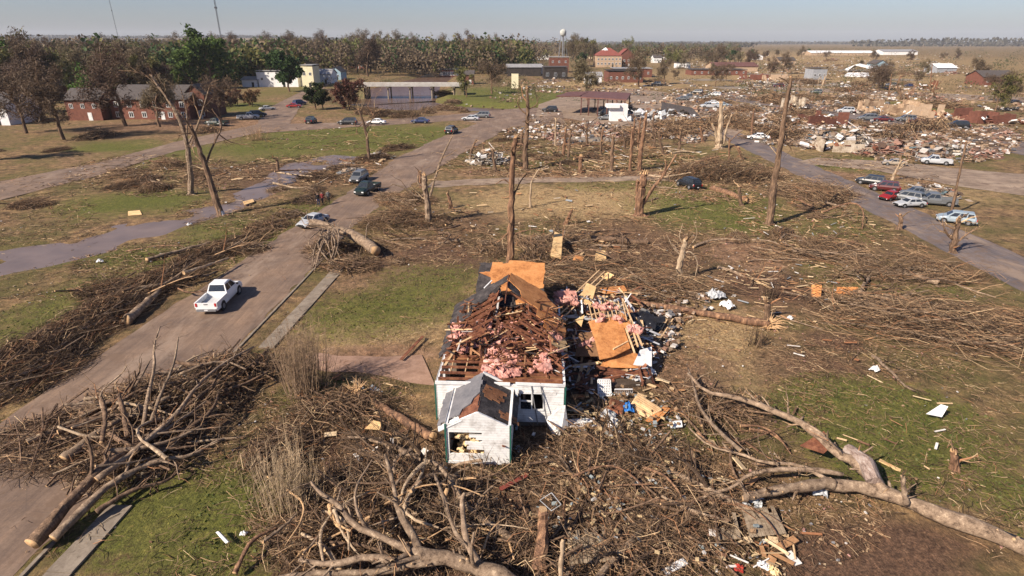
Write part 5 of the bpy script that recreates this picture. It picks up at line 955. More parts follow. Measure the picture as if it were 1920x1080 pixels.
# weathered timber decks in the lower right
def deck(label, pts, n, seed):
    P = [G(*p) for p in pts]; c = Vector((P[0].x, P[0].y, 0)); P = [p-c for p in P]; root = thing('timber_deck', label, 'deck', c); rg_ = random.Random(seed)
    dm = bpy.data.materials.get('weathered_deck') or mat('weathered_deck', [(.12, .085, .055), (.24, .18, .12), (.34, .27, .19)], 3, per_island=.3)
    for k in range(n):
        if rg_.random() < .12: continue
        u = (k+.5)/n; a = P[0].lerp(P[1], u); b = P[3].lerp(P[2], u); mb = MB(); wd = (P[1]-P[0]).length/n*.86; mb.bar(a, a.lerp(b, rg_.uniform(.75, 1)) if rg_.random() < .3 else b, wd, .04); mb.build('plank', dm, root)
    return root
deck('weathered plank deck under the brush near the bottom edge', [(1068, 1058, .3), (1145, 1052, .3), (1135, 985, .35), (1062, 998, .35)], 9, 1)
deck('grey plank deck below the lower right fork', [(1382, 1010, .3), (1475, 1000, .3), (1450, 948, .35), (1372, 962, .35)], 12, 2)
deck('broken small deck section between the two timber decks', [(1345, 1012, .2), (1390, 1010, .25), (1385, 985, .25), (1345, 990, .2)], 6, 3)
deck('plank steps beside the near timber deck', [(1148, 1052, .2), (1175, 1048, .2), (1165, 1000, .2), (1142, 1004, .2)], 4, 4)
# ------------------------------------------------------------ vehicles
LAMP_R = mat('tail_lamp_red', [(.35, .01, .01), (.5, .02, .02)], 3, rough=.3, bmp=0); LAMP_W = mat('head_lamp', [(.6, .6, .6), (.8, .8, .8)], 3, rough=.2, bmp=0); BLACKP = mat('black_plastic', [(.012, .012, .012), (.03, .03, .03)], 3, rough=.5, bmp=0)
PAINTS = {k: mat('paint_'+k, [c, tuple(q*.8 for q in c)], .8, rough=.38, bmp=0, spec=.5, coat=.25) for k, c in dict(white=(.80, .80, .79), black=(.015, .016, .018), silver=(.42, .43, .44), grey=(.13, .135, .14), blue=(.02, .035, .11), red=(.28, .015, .012), maroon=(.09, .012, .012), green=(.012, .024, .020), tan=(.33, .27, .2), paleblue=(.28, .34, .38)).items()}
def loft(mb, st, m=0):
    """st: (y, z0, z1, half width bottom, half width top) along the length"""
    V = []; n = 8
    for y, z0, z1, w0, w1 in st: V += [(-w0*.9, y, z0), (-w0, y, z0+(z1-z0)*.22), (-w0, y, z0+(z1-z0)*.68), (-w1*.96, y, z1), (w1*.96, y, z1), (w0, y, z0+(z1-z0)*.68), (w0, y, z0+(z1-z0)*.22), (w0*.9, y, z0)]
    F = [(i*n+j, (i+1)*n+j, (i+1)*n+(j+1) % n, i*n+(j+1) % n) for i in range(len(st)-1) for j in range(n)]; e = (len(st)-1)*n
    mb.add(V, F, m); mb.add(V[:n], [tuple(range(n))], m); mb.add(V[e:], [tuple(range(n-1, -1, -1))], m)
SPEC = {  # length, half width, belt, roof, stations of cabin (rear bottom, rear top, front top, front bottom), wheel radius
 'pickup': (5.8, .98, 1.18, 1.92, (-.55, -.25, .95, 1.75), .40), 'suv': (4.9, .95, 1.08, 1.76, (-2.3, -2.0, .55, 1.35), .37), 'sedan': (4.8, .90, .92, 1.42, (-1.75, -1.0, .35, 1.15), .33)}
def vehicle(kind, paint):
    L, hw, belt, roof, (rb, rt, ft, fb), wr = SPEC[kind]; h = L/2; P = PAINTS[paint]; root = thing('parked_car', 'x', 'car')
    mb = MB(); hood = belt-.06; z0 = .30
    if kind == 'pickup':
        loft(mb, [(-h, .42, .70, hw*.93, hw*.92), (-h+.12, .36, .72, hw, hw*.98), (rb-.06, z0, .72, hw, hw*.98)]); loft(mb, [(rb-.05, z0, belt, hw, hw*.95), (fb, z0, belt, hw, hw*.94), (fb+.5, z0, hood+.02, hw, hw*.90), (h-.25, .36, hood-.10, hw*.97, hw*.82), (h, .42, hood-.26, hw*.88, hw*.75)])
        body = mb.build('body', P, root, smooth=False); mb = MB(); bl = rb-.07+h
        for s in (-1, 1): mb.box((s*(hw-.07), -h+bl/2, .94), (.13, bl, .47))
        mb.build('bed_side', P, root); mb = MB(); mb.box((0, -h+.045, .93), (2*hw-.30, .08, .46)); tg = mb.build('tailgate', P, root); mb = MB(); mb.box((0, -h-.0, 1.02), (.34, .03, .06)); mb.build('handle', BLACKP, tg)
        mb = MB(); mb.box((0, -h+bl/2, .74), (2*hw-.32, bl-.1, .03)); mb.build('bed_floor', mat('bed_floor', [(.35,)*3, (.55,)*3], 2) if 'bed_floor' not in bpy.data.materials else bpy.data.materials['bed_floor'], root)
    else:
        tl = belt if kind == 'suv' else belt-.02
        loft(mb, [(-h, .42, tl-.16, hw*.86, hw*.78), (-h+.22, .32, tl-.01, hw*.96, hw*.86), (rb+.1, z0, tl, hw, hw*.92), (fb, z0, belt, hw, hw*.92), (fb+.4, z0, hood-.02, hw, hw*.88), (h-.3, .34, hood-.14, hw*.96, hw*.8), (h, .4, hood-.30, hw*.84, hw*.72)]); mb.build('body', P, root)
    mb = MB(); wb_, wt = hw*.90, hw*.70
    V = [(-wb_, rb, belt-.02), (wb_, rb, belt-.02), (wb_, fb, belt-.02), (-wb_, fb, belt-.02), (-wt, rt, roof-.05), (wt, rt, roof-.05), (wt, ft, roof-.05), (-wt, ft, roof-.05), (-wt*.9, rt+.15, roof), (wt*.9, rt+.15, roof), (wt*.9, ft-.2, roof+.01), (-wt*.9, ft-.2, roof+.01)]
    mb.add(V, [(0, 1, 5, 4), (1, 2, 6, 5), (2, 3, 7, 6), (3, 0, 4, 7), (4, 5, 9, 8), (5, 6, 10, 9), (6, 7, 11, 10), (7, 4, 8, 11), (8, 9, 10, 11)]); mb.build('cabin', P, root)
    def pane(name, q, cuts=((0.06, .94),)):
        Q = [Vector(V[i]) for i in q]; nn = (Q[1]-Q[0]).cross(Q[3]-Q[0]).normalized()*.008; mb = MB()
        for u0, u1 in cuts:
            f = lambda u, v: (Q[0]*(1-u)+Q[1]*u)*(1-v)+(Q[3]*(1-u)+Q[2]*u)*v+nn
            mb.quad(f(u0, .12), f(u1, .12), f(u1, .90), f(u0, .90))
        mb.build(name, GLASS, root)
    pane('rear_window', (0, 1, 5, 4)); pane('windshield', (2, 3, 7, 6)); cu = ((.06, .46), (.51, .92)) if kind != 'suv' else ((.05, .30), (.34, .62), (.66, .93)); pane('side_window', (1, 2, 6, 5), cu); pane('side_window', (3, 0, 4, 7), [(1-b, 1-a) for a, b in cu])
    for y in (-h*.60, h*.62):
        for s in (-1, 1):
            mb = MB(); mb.cyl((s*(hw-.015), y, wr+.02), (s*(hw+.012), y, wr+.02), wr*1.2, 16); mb.build('wheel_arch', BLACKP, root)
            mb = MB(); mb.cyl((s*(hw-.20), y, wr), (s*(hw+.03), y, wr), wr, 18); wl = mb.build('wheel', TIRE, root); mb = MB(); mb.cyl((s*(hw-.1), y, wr), (s*(hw+.038), y, wr), wr*.6, 12); mb.build('rim', STEEL, wl)
    for s in (-1, 1):
        zt = .98 if kind == 'pickup' else belt-.25; mb = MB(); mb.box((s*(hw*.84), -h-.0+(.01 if kind == 'pickup' else .02), zt), (.16, .07, .30 if kind != 'sedan' else .16)); mb.build('tail_light', LAMP_R, root)
        mb = MB(); mb.box((s*hw*.66, h-.03, hood-.38), (.34, .1, .16)); mb.build('headlight', LAMP_W, root)
        mb = MB(); mb.box((s*(hw+.10), fb-.35, belt+.10), (.18, .08, .15)); mb.build('side_mirror', P if kind != 'pickup' else BLACKP, root)
    mb = MB(); mb.box((0, -h-.05, .50), (hw*1.7, .14, .2)); mb.build('rear_bumper', STEEL if kind == 'pickup' else P, root); mb = MB(); mb.box((0, h-.02, .46), (hw*1.5, .1, .2)); mb.build('front_bumper', BLACKP, root)
    mb = MB(); mb.box((0, h-.0, .66 if kind != 'sedan' else .55), (hw*.9, .04, .16)); mb.build('grille', BLACKP, root)
    mb = MB(); mb.box((0, -h-.13, .52), (.3, .02, .12)); mb.build('number_plate', WHITE, root)
    remember(root); return root
VP = {}
def car(kind, paint, px, py, deg, label, name=None, cat=None, group=None, dz=0.0, roll=0.0):
    if (kind, paint) not in VP: VP[(kind, paint)] = vehicle(kind, paint)
    p = G(px, py); o = place(VP[(kind, paint)], (p.x, p.y, max(0, hz(p.x, p.y))+.06+dz), math.radians(deg), (.80 if px > 1600 and py > 290 else (.9 if py > 300 else 1.0)), 0, roll); o.name = name or ('pickup_truck' if kind == 'pickup' else 'parked_car')
    tag(o, label, cat or ('pickup truck' if kind == 'pickup' else 'car')); 
    if group: o['group'] = group
    elif 'group' in o: del o['group']
    return o
# deg 0 = nose away from the camera, 90 = nose left, -90 = nose right
car('pickup', 'white', 416, 567, 2, 'white crew cab pickup truck driving away up the dusty street')
car('sedan', 'silver', 588, 422, 158, 'silver sedan stopped beside the uprooted trunk')
car('pickup', 'green', 690, 362, 165, 'dark green pickup truck facing the camera on the street', group='dark trucks on the street'); car('suv', 'grey', 674, 340, 172, 'dark grey off-road car right behind the green pickup', group='dark trucks on the street')
SG = 'cars along the cross street'
car('suv', 'black', 847, 250, -14, 'black off-road car alone on the grass corner', group=SG); car('suv', 'black', 652, 234, 88, 'long black car on the cross street before the leafless bush', group=SG)
car('sedan', 'white', 706, 233, 86, 'white sedan on the cross street', group=SG); car('sedan', 'blue', 788, 231, 88, 'dark blue sedan on the cross street', group=SG); car('sedan', 'silver', 882, 226, 86, 'silver sedan near the street junction', group=SG); car('suv', 'grey', 903, 221, 84, 'dark car touching the silver sedan at the junction', group=SG)
car('pickup', 'silver', 466, 224, -70, 'silver pickup waiting at the side street mouth', group=SG); car('suv', 'black', 484, 219, -70, 'black car right of the silver pickup at the side street mouth', group=SG); car('pickup', 'green', 408, 236, 80, 'dark green car in front of the brick apartments', group=SG); car('suv', 'black', 584, 231, 0, 'black car with something white on its roof, seen from behind', group=SG)
car('sedan', 'silver', 502, 207, -55, 'silver car on the side street verge', group=SG); car('sedan', 'red', 552, 202, -80, 'bright red car on the side street', group=SG); car('suv', 'blue', 562, 197, -30, 'dark blue car beside the bright red car', group=SG)
car('pickup', 'silver', 1754, 308, 62, 'silver crew cab pickup parked on the dirt drive at the right'); car('sedan', 'tan', 1676, 311, 70, 'dusty tan sedan left of the silver pickup')
WG = 'wrecked cars beside the grey street'
for a in [('suv', 'black', 1631, 346, 50, 'black car at the top of the wrecked row'), ('suv', 'maroon', 1657, 358, 60, 'dark red car in the wrecked row by the grey street'), ('pickup', 'grey', 1722, 372, 75, 'dark grey pickup in the wrecked row'), ('pickup', 'grey', 1752, 384, 70, 'grey pickup lowest in the wrecked row'), ('sedan', 'silver', 1704, 388, 95, 'pale grey sedan at the street edge of the wrecked row'), ('sedan', 'red', 1668, 374, 120, 'bright red smashed car nearest the grey street'), ('suv', 'paleblue', 1790, 418, 60, 'pale blue car at the right edge by the street'), ('suv', 'grey', 1700, 377, 40, 'dark smashed car between red and silver wrecks')]: car(*a, group=WG, roll=R.uniform(-.06, .06))
car('suv', 'black', 1290, 352, 20, 'dark car half buried in brush at the lane end', roll=.05)
LG = 'cars parked round the ruined lots'
for a in [('sedan', 'white', 1421, 262, 75, 'white sedan among rubble beside the grey street corner'), ('suv', 'grey', 1626, 226, 80, 'dark grey car left of the maroon cars'), ('sedan', 'maroon', 1654, 228, 70, 'maroon sedan on the crossing street'), ('suv', 'grey', 1698, 228, 72, 'grey car right of the maroon sedan'), ('sedan', 'maroon', 1718, 232, 70, 'maroon sedan at the right end of the crossing street'), ('suv', 'black', 1794, 240, 70, 'black car at the far right of the crossing street'),
    ('sedan', 'grey', 1279, 188, 80, 'grey sedan alone on the lot beyond the canopy'), ('suv', 'black', 1306, 176, 60, 'black car at the back of the lot'), ('sedan', 'silver', 1322, 187, 80, 'silver sedan on the lot, back row'), ('sedan', 'white', 1335, 196, 85, 'white sedan on the lot, middle row'), ('pickup', 'silver', 1330, 203, 85, 'silver pickup on the lot, front row'), ('sedan', 'paleblue', 1352, 200, 80, 'pale blue sedan beside the split trunk'), ('suv', 'silver', 1340, 181, 60, 'silver off-road car at the lot corner'),
    ('suv', 'black', 1031, 210, 85, 'black car just left of the canopy posts'), ('suv', 'black', 1133, 217, 80, 'black car under the right end of the canopy'), ('sedan', 'grey', 1137, 225, 75, 'grey car in front of the canopy'), ('pickup', 'grey', 1295, 186, 85, 'dark pickup on the lot'), ('sedan', 'tan', 1420, 165, 80, 'tan car by the long ruined roof'), ('suv', 'maroon', 1459, 164, 85, 'maroon car by the far ruins'), ('sedan', 'blue', 1704, 163, 85, 'blue car on the far dirt road'), ('suv', 'grey', 1670, 162, 85, 'grey car on the far dirt road'),
    ('sedan', 'white', 1585, 165, 85, 'white car in the far debris row'), ('suv', 'green', 1530, 176, 60, 'dark green car in the debris field'), ('suv', 'black', 1166, 186, 85, 'black car beyond the canopy roof'), ('suv', 'grey', 1230, 160, 70, 'dark car in front of the brick shop'), ('sedan', 'silver', 1300, 228, 20, 'silver sedan beside the wrecked shed'), ('suv', 'black', 1625, 210, 50, 'black car amid the brick ruins'), ('suv', 'silver', 1585, 212, 70, 'silver car amid the brick ruins')]: car(*a, group=LG)
# people
SKIN = mat('skin', [(.45, .28, .2), (.55, .35, .26)], 3, bmp=0)
def person(label, px, py, deg, shirt, trousers, step=.12, arm=.2, group=None):
    J = dict(pel=(0, 0, .95), chest=(0, .02, 1.32), neck=(0, .02, 1.50), h1=(0, .04, 1.60), h2=(0, .05, 1.74), ls=(-.19, .02, 1.43), rs=(.19, .02, 1.43), le=(-.25, .0-arm*.3, 1.15), re=(.25, arm*.3, 1.15), lw=(-.24, .12-arm*.5, .90), rw=(.24, .12+arm*.5, .90), lh=(-.24, .15-arm*.5, .80), rh=(.24, .15+arm*.5, .80),
      lp=(-.10, 0, .90), rp=(.10, 0, .90), lk=(-.11, step+.04, .50), rk=(.11, -step+.06, .50), la=(-.12, step, .09), ra=(.12, -step-.02, .09), lt=(-.13, step+.2, .05), rt=(.13, -step+.18, .05))
    E = [('pel', 'chest'), ('chest', 'neck'), ('neck', 'h1'), ('h1', 'h2'), ('chest', 'ls'), ('chest', 'rs'), ('ls', 'le'), ('rs', 're'), ('le', 'lw'), ('re', 'rw'), ('lw', 'lh'), ('rw', 'rh'), ('pel', 'lp'), ('pel', 'rp'), ('lp', 'lk'), ('rp', 'rk'), ('lk', 'la'), ('rk', 'ra'), ('la', 'lt'), ('ra', 'rt')]
    Rd = dict(pel=.16, chest=.17, neck=.06, h1=.095, h2=.085, ls=.075, rs=.075, le=.05, re=.05, lw=.035, rw=.035, lh=.04, rh=.04, lp=.10, rp=.10, lk=.065, rk=.065, la=.045, ra=.045, lt=.04, rt=.04)
    ks = list(J); me = bpy.data.meshes.new('person'); me.from_pydata([J[k] for k in ks], [(ks.index(a), ks.index(b)) for a, b in E], []); ob = bpy.data.objects.new('tmp', me); COL.objects.link(ob)
    ob.modifiers.new('s', 'SKIN'); 
    for i, k in enumerate(ks):
        sv = me.skin_vertices[0].data[i]; sv.radius = (Rd[k], Rd[k]*(.75 if k in ('pel', 'chest') else 1)); sv.use_root = (k == 'pel')
    sb = ob.modifiers.new('b', 'SUBSURF'); sb.levels = 1
    dg = bpy.context.evaluated_depsgraph_get(); m2 = bpy.data.meshes.new_from_object(ob.evaluated_get(dg)); bpy.data.objects.remove(ob); me2 = m2; me2.name = 'person'
    for m_ in (trousers, shirt, SKIN, BLACKP): me2.materials.append(m_)
    for pl in me2.polygons:
        c = pl.center; pl.material_index = 3 if (c.z < .12 or c.z > 1.66 or (c.z > 1.56 and c.y < .0)) else (2 if c.z > 1.50 or (abs(c.x) > .16 and c.z < .95) else (1 if c.z > .95 else 0)); pl.use_smooth = True
    o = bpy.data.objects.new('person', me2); COL.objects.link(o); p = G(px, py); o.location = (p.x, p.y, max(0, hz(p.x, p.y))+.06); o.rotation_euler.z = math.radians(deg); return tag(o, label, 'person', group)
cloth = {k: mat('cloth_'+k, [c, tuple(q*.7 for q in c)], 5, bmp=0) for k, c in dict(black=(.02, .02, .022), red=(.2, .03, .03), blue=(.03, .05, .12), grey=(.14, .14, .14), tan=(.3, .23, .15), white=(.6, .6, .6)).items()}
PG = 'people walking on the street'
person('person in dark clothes, leftmost of the walkers near the two dark trucks', 598, 387, 200, cloth['black'], cloth['blue'], .15, .3, PG); person('person in a dark red top, middle of the walkers near the dark trucks', 606, 385, 170, cloth['red'], cloth['black'], .1, .2, PG)
person('person in grey, rightmost of the walkers near the dark trucks', 617, 382, 190, cloth['grey'], cloth['black'], .18, .3, PG); person('person in dark clothes standing alone on the lot beyond the wrecked shed', 1317, 215, 90, cloth['black'], cloth['black'])
person('person in a blue top walking on the lot beyond the canopy', 1306, 197, 30, cloth['blue'], cloth['grey']); person('person in white standing by the dark green car near the apartments', 414, 238, 60, cloth['white'], cloth['grey'])

# ------------------------------------------------------------ buildings
ROOFD = mat('dark_roof', [(.05, .042, .04), (.10, .085, .078)], 2); ROOFR = mat('red_tile_roof', [(.15, .042, .032), (.25, .08, .06)], 1); ROOFG = mat('grey_metal_roof', [(.20, .195, .19), (.34, .33, .33)], .6, rough=.5); RUST = mat('rusty_red_roof', [(.095, .042, .034), (.17, .08, .062)], .7, rough=.6)
STUCCO = mat('tan_stucco', [(.16, .10, .065), (.36, .24, .15), (.52, .39, .26)], .7, bmp=.6); PLAST = mat('broken_plaster', [(.17, .12, .08), (.42, .34, .25), (.60, .53, .43)], .8, bmp=.6); CREAM = mat('cream_wall', [(.62, .55, .36), (.75, .68, .48)], .6); WALLW = mat('white_wall', [(.62, .61, .60), (.76, .75, .74)], .6); SKYB = mat('pale_blue_wall', [(.24, .35, .42), (.32, .44, .52)], .6); DARKW = mat('painted_dark_interior', [(.015, .012, .01), (.05, .04, .035)], .6); TANB = mat('tan_brick', [(.33, .23, .15), (.48, .35, .24)], 1.0); FARW = mat('grey_siding', [(.22, .23, .25), (.32, .33, .35)], .6)  # unlit gutted interiors are painted near-black on solid walls; some scraps share it
WINP = {}
def building(label, x0, x1, y, h, dep, wallm, roofm, kind='gable', rh=2.0, rows=(), name='building', cat='building', ridge='x', door=True, wm=WHITE, over=.5, group=None, skew=0.0):
    """front base line between the pixels (x0, y) and (x1, y); rows = (z, window height, count)"""
    A, B = G(x0, y), G(x1, y); Wd = (B-A).length; c = (A+B)/2; root = thing(name, label, cat, (c.x, c.y+dep/2, hz(c.x, c.y)), skew, group); w2, d2 = Wd/2, dep/2
    mb = MB(); mb.box((0, 0, h/2-.5), (Wd, dep, h+1))
    if kind == 'gable':
        if ridge == 'x':
            for s in (-1, 1): mb.add([(s*w2, -d2, h), (s*w2, d2, h), (s*w2, 0, h+rh)], [(0, 1, 2)])
        else:
            for s in (-1, 1): mb.add([(-w2, s*d2, h), (w2, s*d2, h), (0, s*d2, h+rh)], [(0, 1, 2)])
    mb.build('wall', wallm, root); mb = MB(); o = over
    if kind == 'gable':
        for s in (-1, 1):
            if ridge == 'x': P = [(-w2-o, s*(d2+o), h-rh*o/d2), (w2+o, s*(d2+o), h-rh*o/d2), (w2+o, 0, h+rh), (-w2-o, 0, h+rh)]
            else: P = [(s*(w2+o), d2+o, h-rh*o/w2), (s*(w2+o), -d2-o, h-rh*o/w2), (0, -d2-o, h+rh), (0, d2+o, h+rh)]
            P = [Vector(p)+Vector((0, 0, .18)) for p in P]
            if (P[1]-P[0]).cross(P[2]-P[0]).z < 0: P.reverse()
            mb.plate(P, .15)
    elif kind == 'hip':
        V = [(-w2-o, -d2-o, h+.02), (w2+o, -d2-o, h+.02), (w2+o, d2+o, h+.02), (-w2-o, d2+o, h+.02), (-w2+min(d2, w2*.8), 0, h+rh), (w2-min(d2, w2*.8), 0, h+rh)]; mb.add(V, [(0, 1, 5, 4), (1, 2, 5), (2, 3, 4, 5), (3, 0, 4), (3, 2, 1, 0)])
    else:
        mb.box((0, 0, h+.65), (Wd+.3, dep+.3, .3)); 
    mb.build('roof', roofm, root)
    wk = (round(rows[0][1], 1) if rows else 1, wm.name)
    for z, wh, n in rows:
        for k in range(n):
            x = -w2+Wd*(k+.5)/n; mb = MB(); mb.box((x, -d2-.03, z), (wh*.85, .1, wh)); f = mb.build('window', wm, root); mb = MB(); mb.box((x-wh*.19, -d2-.085, z), (wh*.3, .02, wh*.8)); mb.box((x+wh*.19, -d2-.085, z), (wh*.3, .02, wh*.8)); mb.build('pane', GLASS, f)
    if door:
        mb = MB(); mb.box((w2*.3, -d2-.03, 1.05), (1.1, .1, 2.1)); mb.build('door', BLACKP if wallm is not BRICK else WHITE, root)
    return root
b = building('two-storey red brick apartment house with a dark roof at the left', 212, 362, 224, 5.4, 13, BRICK, ROOFD, 'gable', 3.2, [(4.0, 1.5, 6), (1.3, 1.5, 6)], 'brick_apartments', skew=-.04)
building('brick gable wing at the right end of the apartment house', 356, 392, 222, 6.6, 11, BRICK, ROOFD, 'gable', 2.4, [(4.3, 1.6, 2), (1.4, 1.6, 2)], 'brick_house', ridge='y', skew=-.04)
building('red brick house cut by the left side beyond the cross street', 130, 194, 226, 5.5, 9, BRICK, ROOFD, 'gable', 2.5, [(3.8, 1.2, 3)], 'brick_house')
building('blue-grey church front among bare trees at the left', 236, 258, 172, 9.0, 10, SKYB, ROOFD, 'gable', 3.6, [(4, 1.8, 1)], 'church', 'church', ridge='y')
mb = MB(); p = T(236, 148, G(0, 172).y+2); mb.tube([p, T(233, 124, p.y)], [1.1, .05], 6, 0); o = mb.build('spire', WALLW); tag(o, 'thin white spire beside the blue-grey church', 'spire')
building('small white gabled house right of the blue-grey church', 266, 285, 166, 5.5, 8, WALLW, ROOFD, 'gable', 2.6, [(3.5, 1.2, 1)], 'white_house', 'house', ridge='y')
building('large pale shop with a cream upper storey behind a dark tree', 484, 560, 163, 6.6, 12, WALLW, ROOFG, 'flat', rows=[(3.6, 1.3, 4)]); building('cream stucco block with a flat roof right of the dark tree', 568, 590, 164, 9.2, 10, CREAM, ROOFG, 'flat', rows=[(6, 1.4, 2)]); building('cream upper storey standing behind the large pale shop', 484, 520, 154, 10.8, 8, CREAM, ROOFD, 'flat', rows=[(9.4, 1.6, 2)], door=False)
building('low pale shed left of the large pale shop', 455, 486, 163, 3.2, 9, WALLW, ROOFG, 'gable', 1.2, name='white_shed', cat='shed'); building('white cottage with a grey roof right of the cream block', 592, 622, 157, 4.6, 11, WALLW, ROOFG, 'gable', 2.2, [(2.4, 1.2, 2)], 'white_house', 'house'); building('pale blue sided cottage beyond the white cottage', 618, 640, 150, 4.4, 12, SKYB, ROOFD, 'gable', 2.4, [(2.3, 1.2, 2)], 'blue_house', 'house', ridge='y')
building('low house with a russet roof beyond the cottages', 646, 685, 129, 4.2, 16, BRICK, RUST, 'hip', 3.0, [(2.2, 1.4, 3)], 'brick_house', 'house'); building('long low brick building with white windows beyond the bridge', 824, 860, 140, 4.8, 14, BRICK, ROOFG, 'flat', rows=[(2.8, 2.2, 6)], door=False)
building('red-roofed school, tan walled main block in the middle distance', 1118, 1165, 126, 9.0, 22, TANB, ROOFR, 'hip', 6.0, [(6.3, 1.8, 7), (2.8, 1.8, 7)], 'school', 'school'); building('red-roofed right wing of the school', 1158, 1190, 124, 8.0, 18, BRICK, ROOFR, 'gable', 6.0, [(4.5, 1.8, 4)], 'school_wing', 'school wing', ridge='y')
p = T(1135, 97, G(0, 126).y+10); mb = MB(); mb.cyl(p-Vector((0, 0, 3)), p+Vector((0, 0, 1.2)), 3.0, 10, r2=3.0); mb.tube([p+Vector((0, 0, 1.2)), p+Vector((0, 0, 3.4))], [3.2, .2], 10); o = mb.build('cupola', WALLW); tag(o, 'round white cupola rising over the red school roof', 'cupola')
building('long red brick store row torn open on top', 1140, 1205, 155, 5.2, 16, BRICK, DARKW, 'flat', rows=[(2.4, 1.3, 6)], door=False); building('red brick back half of the torn store row', 1150, 1222, 145, 4.4, 14, BRICK, ROOFG, 'flat', rows=[(2.4, 1.3, 5)], door=False)
building('long dark wrecked warehouse left of the brick tower', 950, 1015, 143, 5.2, 16, DARKW, ROOFG, 'gable', 1.6, door=False); building('white end wall of the wrecked warehouse', 1001, 1018, 141, 6.0, 5, WALLW, ROOFD, 'flat', door=False); building('dark gutted store beside the white end wall', 1019, 1064, 148, 5.8, 14, DARKW, ROOFD, 'flat', rows=[(2.4, 2.0, 3)], door=False, wm=FARW); building('red brick upper block behind the gutted store', 1030, 1066, 136, 9.5, 10, BRICK, ROOFG, 'flat', rows=[(7, 1.4, 3)], door=False)
building('standing yellow stucco wall corner on the middle lawn', 959, 972, 166, 6.4, 3, CREAM, DARKW, 'flat', door=False, name='wall_ruin', cat='ruin'); building('white trailer building behind the bare tree by the canopy', 1098, 1128, 158, 4.0, 8, WALLW, ROOFG, 'gable', 1.6, name='white_trailer', cat='trailer'); building('orange brick hut left of the middle lawn trees', 870, 888, 158, 4.6, 8, BRICK, ROOFD, 'gable', 1.8, name='brick_hut', cat='hut')
building('dark grey box store standing in the right debris', 1522, 1548, 150, 5.6, 10, FARW, ROOFD, 'flat', rows=[(2.6, 1.4, 3)], door=False); building('long low ruin with a dark roof edge at centre right', 1296, 1400, 141, 2.8, 14, BRICK, ROOFD, 'flat', rows=[(1.6, 1.2, 8)], door=False); building('low pink-roofed ruin behind the long dark roof edge', 1338, 1420, 134, 3.4, 20, TANB, RUST, 'gable', 2.4, door=False); building('pale hut with a dark doorway left of the long ruin', 1268, 1294, 128, 3.6, 8, WALLW, ROOFD, 'flat', rows=[(1.8, 1.6, 2)], door=False, name='hut', cat='hut')
building('long white roofed shed on the right horizon', 1520, 1640, 104, 3.6, 30, TANB, WALLW, 'gable', 3.0, door=False, name='long_shed', cat='shed'); building('white low warehouse at the far right skyline', 1655, 1720, 103, 5, 30, WALLW, ROOFG, 'gable', 3, door=False, name='warehouse', cat='warehouse'); building('small white roofed building at the right edge', 1756, 1792, 137, 3.4, 14, FARW, WALLW, 'gable', 2.4, door=False, name='low_building')
for k, (x0, x1, y, hh, dp, wm_, rm, lb) in enumerate([(910, 940, 118, 5, 12, 'WALLW', 'ROOFD', 'white cottage between trees beyond the river lawn'), (745, 765, 112, 5, 12, 'WALLW', 'ROOFG', 'pale house deep in the trees beyond the bridge'), (837, 852, 112, 6, 10, 'SKYB', 'ROOFD', 'bluish house above the low brick building'), (1000, 1030, 112, 5, 14, 'WALLW', 'ROOFG', 'white house left of the water tower'), (1085, 1110, 110, 7, 10, 'CREAM', 'ROOFG', 'cream tank-like house beneath the water tower'),
    (1245, 1265, 112, 5, 12, 'WALLW', 'ROOFG', 'white house right of the school'), (1225, 1240, 118, 5, 12, 'WALLW', 'ROOFD', 'small white house at the school corner'), (1410, 1430, 112, 4, 12, 'WALLW', 'ROOFD', 'white house at the wood end'), (1460, 1490, 122, 4, 12, 'TANB', 'ROOFD', 'tan house in the far debris'), (40, 90, 190, 5, 12, 'BRICK', 'ROOFD', 'brick house in the trees at the far left'), (-40, 20, 235, 5, 12, 'WALLW', 'ROOFD', 'white house at the outer left'), (1640, 1662, 130, 4, 12, 'SKYB', 'ROOFD', 'bluish damaged house at right'), (1840, 1900, 160, 4, 12, 'BRICK', 'ROOFD', 'brick house at the outer right')]):
    building(lb, x0, x1, y, hh, dp, globals()[wm_], globals()[rm], 'gable', 2.6, [(hh*.5, 1.3, 3)], 'house', 'house', ridge='xy'[k % 2])
# bridge
Yb = 252; a, bb = T(668, 154, Yb), T(872, 154, Yb); zt = 3.6; PALEC = mat('pale_concrete', [(.30, .28, .25), (.46, .44, .41)], .5); br = thing('bridge', 'low concrete road bridge over the brown bayou', 'bridge', ((a.x+bb.x)/2, Yb, 0)); Lb = bb.x-a.x
mb = MB(); mb.box((0, 0, zt), (Lb, 9, .5)); mb.build('deck', PALEC, br)
for s in (-1, 1): mb = MB(); mb.box((0, s*4.4, zt+.60), (Lb, .25, .5)); mb.build('parapet', PALEC, br)
for s in (-1, 1): mb = MB(); mb.box((s*(Lb/2-2), 0, (zt-3)/2-.1), (4, 9.6, zt+2.6), 0, None, .8); mb.build('abutment', mat('earth_bank', [(.12, .085, .05), (.16, .15, .06)], .6), br)
for k in range(5):
    for s in (-1, 1): mb = MB(); mb.cyl((-Lb/2+Lb*(k+.5)/5, s*3, -3), (-Lb/2+Lb*(k+.5)/5, s*3, zt-.6), .32, 10); mb.build('pier', CONC, br)
    mb = MB(); mb.box((-Lb/2+Lb*(k+.5)/5, 0, zt-.6), (1.1, 8.4, .5)); mb.build('cap_beam', CONC, br)
